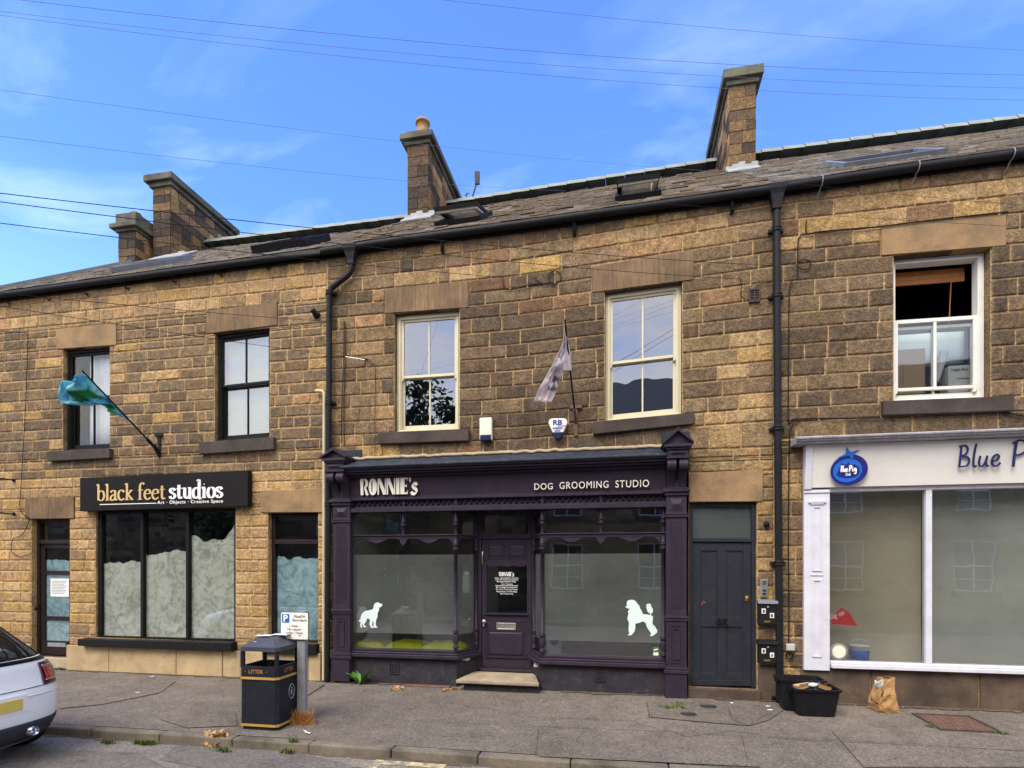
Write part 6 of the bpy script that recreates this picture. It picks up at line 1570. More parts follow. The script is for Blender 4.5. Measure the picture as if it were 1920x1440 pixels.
wall_cable('cable clipped to the stone just above the grey deli cornice', [[(1885, 774), (1920, 780), (1990, 790)], [(1452, 829), (1484, 828)]], .008)
e = empty('small_aerial', tuple(rayat(648, 672, 0)), 0, 'small silver rod aerial between the cranked drainpipe and a cream window', 'aerial')
mb = MB(); mb.tube([tuple(rayat(648, 669, -.10)), tuple(rayat(684, 675, -.10))], .010, 8); mb.build('rod', M['steel'], e)
mb = MB(); mb.tube([tuple(rayat(672, 673, -.10)), tuple(rayat(690, 674, -.0))], .018, 8); mb.build('mount', M['cast_iron'], e)

# ---------------------------------------------------------------- overhead wires
def wire(label, a, b, ya, yb, sag=.12, r=.0075, mids=(), ends=None):
    pa, pb_ = rayat(*a, ya), rayat(*b, yb); q = []
    for i in range(33):
        t = i/32; p = pa.lerp(pb_, t); p.z -= sag*4*t*(1-t)*.25; q.append(tuple(p))
    if ends:  # carry on beyond the frame in the same line
        d = (pa-pb_).normalized(); q = [tuple(pa+d*ends)]+q
    mb = MB(); mb.tube(q, r*(.40 if b[0] < 1500 and b[1] > 400 else .24), 6); return tag(mb.build('overhead_wire', M['cable_black' if b[1] > 380 else 'wire_grey']), label, 'wire', 'overhead wires')
wire('highest and darkest of the wires crossing above all the chimneys', (40, 0), (1960, 141), -4.6, -1.0, .5, .0076, ends=8)
wire('second of the three wires crossing just above the tallest chimney', (-10, 20), (1960, 166), -4.4, -1.0, .5, .0068, ends=6)
wire('lowest of the three wires crossing over the tallest chimney top', (-10, 27), (1960, 188), -4.5, -1.0, .6, .0068, ends=6)
wire('faint separate wire high in the sky above the tallest chimney', (815, -2), (1960, 96), -3.6, -.6, .2, .0065, ends=8)
wire('wire crossing the open sky down to the foot of the tallest chimney', (-10, 167), (1325, 320), -4.6, 2.2, .3, .0066, ends=6)
wire('wire that passes across the middle chimney with the single clay pot', (-10, 254), (1062, 358), -4.4, 2.0, .3, .0074, ends=6)
wire('wire behind the paired chimneys ending at the straight drainpipe', (-10, 361), (1449, 498), -5.0, -.06, .25, .0074, ends=6)
wire('wire past the paired chimneys ending above the clay wall vent', (-10, 377), (1388, 523), -4.9, -.05, .28, .0074, ends=6)
wire('wire past the paired chimneys to the cable coil between the cream windows', (-10, 417), (943, 520), -4.8, -.05, .12, .0074, ends=6)
wire('wire crossing the black framed house just below its gutter to the cranked drainpipe', (-10, 548), (642, 604), -4.4, -.05, .08, .0074, ends=6)
wire('lowest wire, crossing the stone lintels of the black framed windows', (-10, 572), (646, 668), -4.3, -.05, .08, .0074, ends=6)
wire('wire from the eaves below the tallest chimney across the deli lintel', (1208, 379), (1960, 428), -.18, -1.4, .06, .0074)
wire('wire from the straight drainpipe head, just below the deli gutter', (1475, 342), (1960, 388), -.12, -1.3, .06, .0070)

# ---------------------------------------------------------------- television aerial on the ridge
e = empty('tv_aerial', tuple(ray(884, 388, 12.6)), 0, 'small television aerial on the ridge beside the chimney with the clay pot', 'aerial')
A0 = P(879, 388, 4.4)
def ap(u, v): return tuple(rayat(u, v, 4.4))
mb = MB(); mb.tube([ap(880, 392), ap(883, 378), ap(893, 346), ap(894, 338)], .018, 6); mb.build('mast', M['cast_iron'], e)
mb = MB(); a = Vector(ap(890.5, 323)); b = Vector(ap(899, 345)); mb.box(a.x, b.x, 4.37, 4.43, b.z, a.z); mb.build('panel', M['cast_iron'], e)
mb = MB(); mb.tube([ap(875, 362), ap(874, 372), ap(877, 388)], .012, 6); mb.tube([ap(872, 366), ap(880, 362)], .01, 6); mb.build('stay', M['cast_iron'], e)

# ---------------------------------------------------------------- flags
def flagpole(name, label, u, v, v_top, out, tipz, L_):
    x, z = P(u, v, 0); e = empty(name, (x, 0, z), 0, label, 'flag'); return e, x, z
# left: turquoise and green flag blown leftwards
e, x0, zb = flagpole('flag', 'crumpled turquoise and green flag slanting out in front of a black framed window', 300, 838, 0, 0, 0, 0)
tip = rayat(153.5, 694, -1.30); base = Vector((x0, -.03, P(299, 846, -.03)[1]))
mb = MB(); mb.tube([tuple(base), tuple(tip)], [.016, .011], 8); mb.build('pole', M['brown_black'], e)
mb = MB(); d = (tip-base).normalized(); mb.tube([tuple(base-d*.04), tuple(base+d*.26)], .026, 10); mb.box(x0-.022, x0+.022, -.03, .0, zb-.16, zb+.22); mb.box(x0-.07, x0+.07, -.045, .0, zb+.17, zb+.215)
mb.hexa([(x0-.012, -.14, base.z+.05), (x0+.012, -.14, base.z+.05), (x0+.012, -.10, base.z+.11), (x0-.012, -.10, base.z+.11), (x0-.012, -.0, base.z-.12), (x0+.012, -.0, base.z-.12), (x0+.012, 0, base.z-.06), (x0-.012, 0, base.z-.06)]); mb.build('bracket', M['iron_black'], e)
TQ = [lin(c) for c in [(148, 220, 228), (104, 192, 218), (190, 232, 238), (24, 152, 82), (30, 122, 68), (80, 164, 204)]]
def cloth(pts_top, pts_bot, n, m, colf, amp, name, matn, par_, seed, sm=True):
    """strip between two 3-D edge polylines with folds"""
    mbx = MB(); A = crom(pts_top, n); B = crom(pts_bot, n); N = min(len(A), len(B)); vs = []; cs_ = []
    for i in range(N):
        a, b = Vector(A[i]), Vector(B[i])
        for j in range(m+1):
            t = j/m; p = a.lerp(b, t); f = math.sin(t*math.pi)
            nn = mnoise.noise(Vector((i*.16, t*3.2, seed))); n2 = abs(mnoise.noise(Vector((i*.26, t*6, seed+4))))*1.6-.4
            p.y += amp*(nn+.5*n2)*(.4+f); p.x += amp*.5*n2*f; p.z += amp*.3*nn*f
            vs.append(tuple(p)); cs_.append(colf(i/(N-1), t, nn))
    mbx.add(vs, [(i*(m+1)+j, i*(m+1)+j+1, (i+1)*(m+1)+j+1, (i+1)*(m+1)+j) for i in range(N-1) for j in range(m)], cs_, sm)
    return mbx.build(name, M[matn], par_, solid=.004, recalc=False)
def pp(t): return base.lerp(tip, t)
tops = [tuple(pp(.96)), tuple(pp(.80)), tuple(pp(.64)), tuple(pp(.47)), tuple(pp(.40))]
bots = [tuple(rayat(112, 722, -1.12)), tuple(rayat(117, 754, -1.02)), tuple(rayat(168, 760, -.95)), tuple(rayat(196, 752, -.80)), tuple(rayat(222, 776, -.62))]
def tqf(s, t, nn):
    k = mnoise.noise(Vector((s*4.2, t*3.4, 1.7)))
    if .18 < s < .80 and .22 < t < .80 and k > -.22: return TQ[3] if k > .02 else TQ[4]
    if k > .25: return TQ[2]
    return TQ[1] if k < -.2 else (TQ[5] if nn > .2 else TQ[0])
cloth(tops, bots, 7, 15, tqf, .17, 'cloth', 'flag_turquoise', e, 2.0, False)
# right: pale banner hanging twisted from its pole
e, x0, zb = flagpole('flag', 'pale pinkish banner hanging twisted from a pole between the cream windows', 1080, 800, 0, 0, 0, 0)
tip = rayat(1059, 599, -1.15); base = Vector((x0, -.04, P(1078, 790, -.04)[1]))
mb = MB(); mb.tube([tuple(base), tuple(tip)], [.014, .010], 8); mb.build('pole', M['brown_black'], e)
mb = MB(); d = (tip-base).normalized(); mb.tube([tuple(base-d*.05), tuple(base+d*.20)], .024, 10); mb.box(x0-.022, x0+.022, -.03, .0, P(1078, 818, 0)[1], P(1078, 760, 0)[1]); mb.box(x0-.085, x0+.085, -.045, .0, P(1078, 767, 0)[1], P(1078, 761, 0)[1]); mb.build('bracket', M['rust'], e)
PK = [lin(c) for c in [(232, 218, 220), (240, 230, 230), (206, 196, 202), (120, 132, 146), (104, 96, 104)]]
def pkf(s, t, nn):
    if .30 < s < .72 and .30 < t < .62:
        k = mnoise.noise(Vector((s*26, t*9, 3.3)))
        if k > .12: return PK[3]
    if .66 < s < .84 and .45 < t < .95 and mnoise.noise(Vector((s*14, t*6, 8))) > -.1: return PK[4]
    return PK[0] if nn > -.1 else PK[2]
L1 = [tuple(rayat(1058.2, 612, -1.08)), tuple(rayat(1056, 640, -1.0)), tuple(rayat(1040, 676, -.95)), tuple(rayat(1020, 712, -.9)), tuple(rayat(1000, 753, -.85))]
R1 = [tuple(rayat(1060.5, 612, -1.08)), tuple(rayat(1063, 640, -.95)), tuple(rayat(1058, 680, -.90)), tuple(rayat(1047, 722, -.82)), tuple(rayat(1034, 755, -.78))]
cloth(L1, R1, 10, 16, pkf, .045, 'cloth', 'flag_pale', e, 5.0)
L2 = [tuple(rayat(1060, 625, -.98)), tuple(rayat(1060, 650, -.90)), tuple(rayat(1058, 672, -.86)), tuple(rayat(1055, 694, -.82))]
R2 = [tuple(rayat(1063, 625, -1.0)), tuple(rayat(1067, 650, -.84)), tuple(rayat(1070.5, 672, -.76)), tuple(rayat(1071.5, 695, -.68))]
cloth(L2, R2, 8, 8, lambda s, t, nn: PK[1] if nn > -.2 else PK[0], .02, 'cloth_fold', 'flag_pale', e, 9.0)
# ---------------------------------------------------------------- street furniture
# litter bin
bx, by = G(449, 1367, -.056); bx1 = G(525, 1369, -.056)[0]; bw, bd = bx1-bx, .45; bz = gz(by)
e = empty('litter_bin', (bx+bw/2, by+bd/2, bz), 0, 'black litter bin with gold bands and pitched lid on the pavement edge', 'litter bin')
zr = P(487, 1250, by)[1]; ze0, ze1 = P(487, 1222, by)[1], P(487, 1214, by)[1]; za = 1.85-(1193-1056)*(6.62)/1053
mb = MB(); ch = .035
def oct_(x0, x1, y0, y1, c): return [(x0+c, y0), (x1-c, y0), (x1, y0+c), (x1, y1-c), (x1-c, y1), (x0+c, y1), (x0, y1-c), (x0, y0+c)]
def octprism(mb, x0, x1, y0, y1, c, z0, z1, ins=0, top=True):
    a = oct_(x0, x1, y0, y1, c); b = oct_(x0+ins, x1-ins, y0+ins, y1-ins, max(.004, c-ins*.3)); n = 8
    mb.add([(x, y, z0) for x, y in a]+[(x, y, z1) for x, y in b], [(i, (i+1) % n, n+(i+1) % n, n+i) for i in range(n)]+[tuple(reversed(range(n)))]+([tuple(range(n, 2*n))] if top else []))
octprism(mb, bx+.012, bx1-.012, by+.012, by+bd-.012, ch, bz-.02, bz+.05)
octprism(mb, bx, bx1, by, by+bd, ch, bz+.05, zr-.16, top=False)
body = mb.build('body', M['bin_black'], e)
mb = MB()
for f0, f1 in ((0, 1),):
    o = oct_(bx-.004, bx1+.004, by-.004, by+bd+.004, ch); i_ = oct_(bx+.02, bx1-.02, by+.02, by+bd-.02, ch*.7); n = 8
    vs = [(x, y, zr-.16) for x, y in o]+[(x, y, zr) for x, y in o]+[(x, y, zr) for x, y in i_]+[(x, y, zr-.30) for x, y in i_]
    mb.add(vs, [(k*n+i, k*n+(i+1) % n, (k+1)*n+(i+1) % n, (k+1)*n+i) for k in range(3) for i in range(n)]+[tuple(range(3*n, 4*n))])
mb.build('rim', M['bin_black'], e)
for (x, y) in ((bx, by), (bx1-.05, by), (bx, by+bd-.05), (bx1-.05, by+bd-.05)):
    mb = MB(); octprism(mb, x+.002, x+.05, y+.002, y+.05, .014, zr-.02, ze0+.01); mb.build('lid_post', M['bin_black'], e)
mb = MB(); octprism(mb, bx-.006, bx1+.006, by-.006, by+bd+.006, ch, ze0, ze1); 
octprism(mb, bx-.004, bx1+.004, by-.004, by+bd+.004, ch, ze1+.001, za, ins=.145); lid = mb.build('lid', M['bin_lid'], e)
for zc_, hh in ((P(487, 1272, by)[1], .028), (P(487, 1360, by)[1], .028)):
    mb = MB(); o = oct_(bx-.007, bx1+.007, by-.007, by+bd+.007, ch); n = 8
    mb.add([(x, y, zc_-hh/2) for x, y in o]+[(x, y, zc_+hh/2) for x, y in o], [(i, (i+1) % n, n+(i+1) % n, n+i) for i in range(n)]); mb.build('gold_band', M['band_gold'], e, solid=.003)
mb = MB(); text(mb, 'LITTER', P(467, 0, by)[0], P(493.5, 0, by)[0], P(480, 1263, by)[1], P(480, 1256, by)[1], by-.006, .004, .004)
for u in (460, 500): x = P(u, 0, by)[0]; z = P(480, 1259.5, by)[1]; mb.lathe([(.005, 0), (.005, .003)], (x, by-.004, z), 8, axis='y')
vs, fs = text_mesh('LITTER', 0, .004); vv = fit(vs, 0, .17, 0, .045, 0); mb.add([(bx1+.006, by+.13+v[0], P(480, 1263, by)[1]+v[2]) for v in vv], fs); mb.build('lettering', M['letter_gold'], e)
mb = MB(); cyl = zr-.33; yc_ = by+bd*.62
mb.tube([(bx1+.002, yc_+.055*math.cos(a), cyl+.085*math.sin(a)) for a in [2*math.pi*i/20 for i in range(20)]], .006, 5, closed=True)
mb.box(bx1, bx1+.004, yc_-.012, yc_+.012, cyl-.04, cyl+.02); mb.box(bx1, bx1+.004, yc_-.012, yc_+.012, cyl+.032, cyl+.052); mb.build('emblem', M['galvanised'], e)
rs_ = random.Random(2)
def scrap(label, cx, cy, cz, w_, l_, rz, m='paper', nm='paper_scrap', cat='paper', tl=0.0):
    mb = MB(); c_, s_ = math.cos(rz), math.sin(rz)
    def f(s, t):
        a, b = (s-.5)*w_, (t-.5)*l_; return (cx+a*c_-b*s_, cy+a*s_+b*c_, cz+.004+.008*mnoise.noise(Vector((s*3+cx*9, t*3, 1)))+tl*a)
    mb.grid(f, 5, 4); return tag(mb.build(nm, M[m], solid=.002, recalc=False), label, cat)
cxb, cyb = bx+bw/2, by+bd/2
scrap('larger white paper sheet lying on the litter bin lid', cxb-.05, cyb-.05, za+.012, .19, .11, .05)
scrap('white paper sheet at the back of the litter bin lid, behind the larger sheet', cxb+.10, cyb+.06, za+.012, .20, .09, -.05)
scrap('small white scrap stuck on the front slope of the litter bin lid', bx+.15, by+.075, (ze1+(za-ze1)*.5), .045, .02, .1)
for (u, v, lab, w_, l_) in ((285, 1270, 'small white litter scrap near the foot of the tan plinth', .06, .02), (258, 1300, 'tiny pale litter scrap on the pavement between car and plinth', .05, .025), (577, 1376, 'flattened white litter scrap by the dead grass at the sign post', .09, .02), (572, 1373, 'smaller white litter scrap beside the flattened one by the sign post', .05, .02), (1440, 1326, 'pale litter scrap between the charcoal door step and drainpipe foot', .06, .04), (1444, 1333, 'tan litter scrap in front of the straight drainpipe foot', .07, .04), (1372, 1320, 'tiny white litter scrap in front of the charcoal door step', .03, .03)):
    x, y, z = Gp(u, v, .012); scrap(lab, x, y, z, w_, l_, rs_.uniform(-.5, .5))

# parking sign on a short post
px_, py_ = -3.745, -1.98; pzb = gz(py_)
e = empty('parking_sign', (px_, py_, pzb), 0, 'white parking restriction sign with blue P on a short grey post beside the litter bin', 'parking sign')
mb = MB(); mb.box(px_-.052, px_+.052, py_-.035, py_+.035, pzb-.03, 1.28); mb.build('post', M['galvanised'], e, bevel=.008)
ys = py_-.05; xa, zt = P(526.5, 1147, ys); xb, zb = P(579, 1200, ys)
mb = MB(); rr = .018
out = [(xb-rr+rr*math.cos(R_(a)), zt-rr+rr*math.sin(R_(a))) for a in (0, 30, 60, 90)]+[(xa+rr+rr*math.cos(R_(a)), zt-rr+rr*math.sin(R_(a))) for a in (90, 120, 150, 180)]+[(xa+rr+rr*math.cos(R_(a)), zb+rr+rr*math.sin(R_(a))) for a in (180, 210, 240, 270)]+[(xb-rr+rr*math.cos(R_(a)), zb+rr+rr*math.sin(R_(a))) for a in (270, 300, 330, 360)]
mb.prism(out, ys-.004, ys+.004); sp = mb.build('sign_plate', M['ink'], e)
cx_, cz_ = (xa+xb)/2, (zt+zb)/2
mb = MB(); mb.prism([(cx_+(x-cx_)*.965, cz_+(z-cz_)*.965) for x, z in out], ys-.006, ys-.003); mb.build('sign_face', M['sign_white'], sp)
SX = lambda u: P(u, 0, ys)[0]; SZ = lambda v: P(552, v, ys)[1]
mb = MB(); mb.box(SX(529.5), SX(543), ys-.0085, ys-.006, SZ(1167.5), SZ(1151.5)); mb.build('blue_panel', M['sign_blue'], sp)
mb = MB(); vs, fs = text_mesh('P', .002, .03); mb.add(fit(vs, SX(532.5), SX(540.5), SZ(1166), SZ(1153), ys-.0105), fs); mb.build('lettering', M['letter_white'], sp)
mb = MB()
for s_, u0, u1, v0, v1 in (('Mon-Fri', 552, 572.5, 1153, 1158.3), ('8am-6pm', 549, 575.5, 1160.3, 1166), ('1 hour', 544, 560, 1171, 1175.5), ('No return', 539.5, 565, 1177.5, 1182), ('within 1 hour', 535.5, 568.5, 1184, 1188.6)):
    if s_ == '1 hour': mb.build('lettering', M['ink'], sp); mb = MB()
    text(mb, s_, SX(u0), SX(u1), SZ(v1), SZ(v0), ys-.0075, .002, -.004)
mb.build('lettering', M['ink'], sp)
mb = MB(); mb.tube([(px_, py_-.036, zt-.05), (px_, py_-.06, zt-.05)], .01, 8); mb.tube([(px_, py_-.036, zb+.05), (px_, py_-.06, zb+.05)], .01, 8); mb.build('bolt', M['galvanised'], e)

# recycling tubs
def tub(label, xc, yc, w_, d_, h_, rz):
    e = empty('recycling_tub', (xc, yc, gz(yc)), rz, label, 'tub', 'recycling tubs'); LOCAL.add(e.name)
    mb = MB(); n = 4
    def rr_(w, d, z, c=.05):
        pts = []
        for (sx, sy, a0) in ((1, -1, -90), (1, 1, 0), (-1, 1, 90), (-1, -1, 180)):
            for k in range(4): a = R_(a0+30*k); pts.append((sx*(w/2-c)+c*math.cos(a), sy*(d/2-c)+c*math.sin(a), z))
        return pts
    L = [rr_(w_*.80, d_*.78, 0), rr_(w_*.81, d_*.79, .015), rr_(w_*.97, d_*.96, h_-.03), rr_(w_*1.04, d_*1.04, h_-.028), rr_(w_*1.05, d_*1.05, h_), rr_(w_*.96, d_*.95, h_), rr_(w_*.94, d_*.93, h_-.03), rr_(w_*.79, d_*.77, .03)]
    vs = [p for l in L for p in l]; m_ = 16
    mb.add(vs, [(k*m_+i, k*m_+(i+1) % m_, (k+1)*m_+(i+1) % m_, (k+1)*m_+i) for k in range(len(L)-1) for i in range(m_)]+[tuple(reversed(range(m_))), tuple(range((len(L)-1)*m_, len(L)*m_))])
    mb.build('body', M['tub_plastic'], e)
    for s_ in (-1, 1):
        mb = MB(); mb.box(s_*w_*.51-.012, s_*w_*.51+.012, -.07, .07, h_-.07, h_-.03); mb.build('handle', M['tub_plastic'], e, bevel=.006)
    return e
a = G(1497, 1342, -.012); b = G(1563, 1342, -.012); w1 = (b[0]-a[0])/.80
tub('front black recycling tub heaped with packaging, by the drainpipe', (a[0]+b[0])/2, a[1]+.17, w1, .42, .335, .03)
tub('rear black recycling tub against the wall, mostly hidden by the heaped one', (a[0]+b[0])/2-.10, a[1]+.345, w1*1.02, .34, .40, -.02)
xt, yt2, zt2 = (a[0]+b[0])/2, a[1]+.17, .335
mb = MB(); mb.lathe([(.004, .012), (.058, .012), (.062, 0), (.05, -.02)], (xt-.02, yt2-.05, zt2+.02), 18, caps=False); tag(mb.build('plastic_lid', M['paper']), 'round white plastic lid on top of the packaging in the front tub', 'lid')
def carton(label, x, y, z, sx, sy, sz, rz, m, tl=.2):
    mb = MB(); mm = Matrix.Translation((x, y, z)) @ Matrix.Rotation(rz, 4, 'Z') @ Matrix.Rotation(tl, 4, 'Y')
    mb.T = lambda px, py, pz_: tuple(mm @ Vector((px, py, pz_)))
    mb.box(-sx/2, sx/2, -sy/2, sy/2, -sz/2, sz/2); mb.add([(-sx/2, -sy/2, sz/2+.001), (sx/2, -sy/2, sz/2+.001), (sx/2, -sy*.7, sz*.9), (-sx/2, -sy*.7, sz*.9)], [(0, 1, 2, 3)])
    return tag(mb.build('carton', M[m], bevel=.004), label, 'carton')
carton('tan flattened carton at the wall pipe side of the front tub', xt-.13, yt2-.02, zt2-.01, .16, .12, .05, .3, 'card', -.25)
carton('tan carton at the paper bag side of the front tub', xt+.13, yt2-.02, zt2-.015, .14, .10, .05, -.2, 'kraft', .3)
carton('pale carton sunk at the back of the packaging in the front tub', xt+.07, yt2+.06, zt2-.03, .15, .10, .07, .5, 'paper', .15)
carton('grey carton deep in the middle of the packaging in the front tub', xt-.02, yt2+.06, zt2-.06, .30, .16, .08, .1, 'galvanised', .05)

# crumpled kraft paper bag leaning by the deli plinth
g0 = Gp(1655, 1346); e = empty('paper_bag', (g0[0], g0[1]+.1, 0), 0, 'crumpled brown kraft paper bag slumped on the pavement under the deli window', 'paper bag')
BL, BR = Vector(Gp(1649, 1346, .01)), Vector(Gp(1689, 1350, .01)); yb_ = BL.y
def bagpt(u, v, y): return rayat(u, v, y)
rows = [  # left-front edge, front-right edge, back-right, back-left, bottom to top
    [(1650, 1345, -.36), (1690, 1350, -.38), (1676, 1340, -.16), (1626, 1324, -.16)],
    [(1648, 1328, -.38), (1686, 1330, -.38), (1678, 1322, -.16), (1627, 1312, -.17)],
    [(1650, 1312, -.37), (1681, 1312, -.36), (1676, 1306, -.15), (1631, 1300, -.17)],
    [(1656, 1296, -.34), (1678, 1292, -.33), (1675, 1290, -.14), (1637, 1288, -.16)],
    [(1660, 1280, -.31), (1677.5, 1271, -.29), (1674, 1271, -.15), (1643, 1276, -.16)],
    [(1662, 1272, -.30), (1677, 1270, -.28), (1672, 1269, -.17), (1645, 1269, -.18)]]
def bagf(s, t):
    k = t*5; i = min(4, int(k)); f = k-i; c = s*4; j = int(c) % 4; g = c-int(c)
    A = [rayat(*p) for p in rows[i]]; B = [rayat(*p) for p in rows[i+1]]
    p = A[j].lerp(A[(j+1) % 4], g).lerp(B[j].lerp(B[(j+1) % 4], g), f); q = mnoise.noise(Vector((s*11, t*7, 3))); p.y += .032*q*(1 if t < .99 else .3)*(0 if t < .02 else 1); p.x += .016*mnoise.noise(Vector((s*13, t*9, 8)))
    p.z = max(p.z, gz(p.y)+.006)
    return tuple(p)
mb = MB(); mb.grid(bagf, 32, 22, None, False); mb.build('bag_body', M['kraft'], e, solid=.003, recalc=False)
mb = MB(); mb.grid(lambda s, t: tuple(rayat(1640+16*s, 1274+13*t+4*math.sin(s*4), -.27-.02*math.sin(s*5+t*3))), 8, 4); mb.build('torn_lining', M['blind_grey'], e, solid=.003, recalc=False)
mb = MB()
for k, (u, v) in enumerate(((1633, 1312), (1637, 1315), (1641, 1318), (1645, 1320), (1649, 1322), (1653, 1325))): mb.tube([tuple(rayat(u, v-3, -.305-.013*k)), tuple(rayat(u+1.5, v+2, -.305-.013*k)), tuple(rayat(u+3, v-1, -.31-.013*k))], .005, 5)
mb.tube([tuple(rayat(1653, 1292, -.375)), tuple(rayat(1656, 1298, -.375)), tuple(rayat(1652, 1304, -.375))], .006, 5); mb.build('print_mark', M['ink'], e)

# iron covers in the pavement
c4 = [Gp(1711, 1340), Gp(1801, 1342), Gp(1880, 1374), Gp(1778, 1372)]
x0, x1 = min(c4[0][0], c4[3][0]), max(c4[1][0], c4[2][0]); y1, y0 = (c4[0][1]+c4[1][1])/2, (c4[2][1]+c4[3][1])/2
e = empty('manhole_cover', ((x0+x1)/2, (y0+y1)/2, gz((y0+y1)/2)), 0, 'rusty rectangular chequered iron cover in the pavement beside the paper bag', 'manhole cover')
mb = MB(); fz = lambda y: gz(y)+.012
def fl(mb, xa, xb, ya, yb, up): mb.hexa([(xa, ya, gz(ya)), (xb, ya, gz(ya)), (xb, ya, fz(ya)+up), (xa, ya, fz(ya)+up), (xa, yb, gz(yb)), (xb, yb, gz(yb)), (xb, yb, fz(yb)+up), (xa, yb, fz(yb)+up)])
for q in ((x0, x1, y0, y0+.03), (x0, x1, y1-.03, y1), (x0, x0+.03, y0+.03, y1-.03), (x1-.03, x1, y0+.03, y1-.03)): fl(mb, *q, .004)
mb.build('frame', M['cast_iron'], e)
mb = MB(); fl(mb, x0+.034, x1-.034, y0+.034, y1-.034, -.004)
n = 9
for i in range(n):
    for j in range(n):
        xa = x0+.04+(x1-x0-.08)*(i+.1)/n; xb = x0+.04+(x1-x0-.08)*(i+.9)/n; ya = y0+.04+(y1-y0-.08)*(j+.1)/n; yb2 = y0+.04+(y1-y0-.08)*(j+.9)/n
        if (i+j) % 2: fl(mb, xa, xb, (ya*.6+yb2*.4), (ya*.4+yb2*.6), .003)
        else: fl(mb, (xa*.6+xb*.4), (xa*.4+xb*.6), ya, yb2, .003)
mb.build('plate', M['rust'], e)
for (u, v, ru, lab) in ((1291, 1340.5, 15, 'nearer dark round stop valve cover in the pavement, below the weeds'), (1328, 1326, 16, 'dark round stop valve cover in front of the charcoal door step')):
    x, y, z = Gp(u, v); r_ = ru*6.9/1053; e = empty('valve_cover', (x, y, z), 0, lab, 'cover')
    mb = MB(); mb.lathe([(r_, -.01), (r_, .013), (r_*.86, .015)], (x, y, z), 24, caps=False); mb.build('frame', M['cover_dark'], e)
    mb = MB(); mb.lathe([(r_*.84, 0), (r_*.84, .012), (r_*.3, .014), (.002, .014)], (x, y, z), 24); mb.build('plate', M['cover_dark'], e)
mb = MB(); a = Gp(752, 1291); b = Gp(836, 1296); mb.box(a[0], b[0], -.13, -.03, -.02, .022); tag(mb.build('brick_edging', M['rust'], bevel=.008), 'reddish brick edging lying along the foot of the purple stall wall', 'brick')

# ---------------------------------------------------------------- plants
def blades(name, label, cat, pts, m, hmin, hmax, n, spread, seed, lean=.5, wd=.004, group=None):
    r = random.Random(seed); mb = MB(); cx = sum(p[0] for p in pts)/len(pts); cy = sum(p[1] for p in pts)/len(pts)
    for i in range(n):
        bx_, by_, bz_ = r.choice(pts); bx_ += r.gauss(0, spread); by_ += r.gauss(0, spread*.4); h = r.uniform(hmin, hmax); a = r.uniform(0, 6.28); l = r.uniform(.1, lean)*h
        dx, dy = math.cos(a)*l, math.sin(a)*l; w_ = wd*r.uniform(.6, 1.4); sx, sy = -math.sin(a)*w_, math.cos(a)*w_
        mb.add([(bx_-sx, by_-sy, bz_), (bx_+sx, by_+sy, bz_), (bx_+dx*.4+sx*.8, by_+dy*.4+sy*.8, bz_+h*.6), (bx_+dx*.4-sx*.8, by_+dy*.4-sy*.8, bz_+h*.6), (bx_+dx, by_+dy, bz_+h)], [(0, 1, 2, 3), (3, 2, 4)])
    return tag(mb.build(name, M[m], recalc=False), label, cat, group)
def rp3(u, v): x, y, z = Gp(u, v); return (x, y, z+.002)
blades('grass_tuft', 'dry straw coloured grass tuft round the foot of the parking sign post', 'grass', [(px_+dx, py_-.06+dy, pzb) for dx in (-.10, -.05, 0, .05, .10, .14) for dy in (-.04, 0)], 'dead_grass', .06, .20, 420, .035, 1, .9, .0035)
GG = 'weeds along the kerb'
for lab, us, n, sd in (('low green weed in the kerb channel nearest the white car', [(196, 1378), (206, 1379)], 70, 2), ('largest green weed clump in the kerb channel', [(258, 1380), (268, 1381), (278, 1381), (284, 1380)], 190, 3), ('thin green weed in the kerb channel below the litter bin', [(414, 1393), (418, 1394)], 60, 4), ('green weed climbing the kerb below the parking sign', [(535, 1396), (543, 1397), (550, 1392)], 90, 5)):
    blades('weed_tuft', lab, 'weed', [rp3(u, v) for u, v in us], 'weed_green', .02, .075, n, .03, sd, .9, .006, GG)
blades('weed_tuft', 'yellow green weeds in the pavement in front of the purple pilaster', 'weed', [rp3(u, v) for u, v in ((1248, 1328), (1254, 1330), (1266, 1326), (1272, 1322), (1278, 1330))], 'weed_green', .02, .07, 150, .035, 7, .9, .006)
blades('moss_tuft', 'small green moss tuft at the kerb side corner of the rusty cover', 'moss', [rp3(u, v) for u, v in ((1868, 1374), (1876, 1376), (1884, 1377))], 'weed_green', .01, .03, 90, .03, 8, .9, .006)
blades('moss_tuft', 'small green moss tuft on the bag side of the rusty cover', 'moss', [rp3(u, v) for u, v in ((1742, 1362), (1748, 1365))], 'weed_green', .01, .03, 60, .02, 9, .9, .006)
blades('weed_tuft', 'green weeds at the foot of the recessed black door step', 'weed', [rp3(u, v) for u, v in ((100, 1255), (108, 1254), (114, 1256), (118, 1254))], 'weed_green', .02, .06, 120, .04, 10, .9, .007)
blades('leaf_litter', 'heap of dry orange leaves on the kerb before the litter bin', 'leaves', [rp3(u, v) for u, v in ((398, 1384), (404, 1381), (410, 1378), (414, 1380))], 'dead_leaf', .015, .055, 120, .045, 11, 2.2, .014)
blades('leaf_litter', 'dry orange leaves at the plant end of the brick edging', 'leaves', [rp3(u, v) for u, v in ((738, 1294), (746, 1291), (752, 1293))], 'dead_leaf', .015, .045, 60, .03, 12, 1.6, .014)
blades('leaf_litter', 'dry reddish leaves between the brick edging and the stone step', 'leaves', [rp3(u, v) for u, v in ((842, 1294), (852, 1293), (832, 1296))], 'dead_leaf', .015, .04, 60, .035, 13, 1.6, .014)
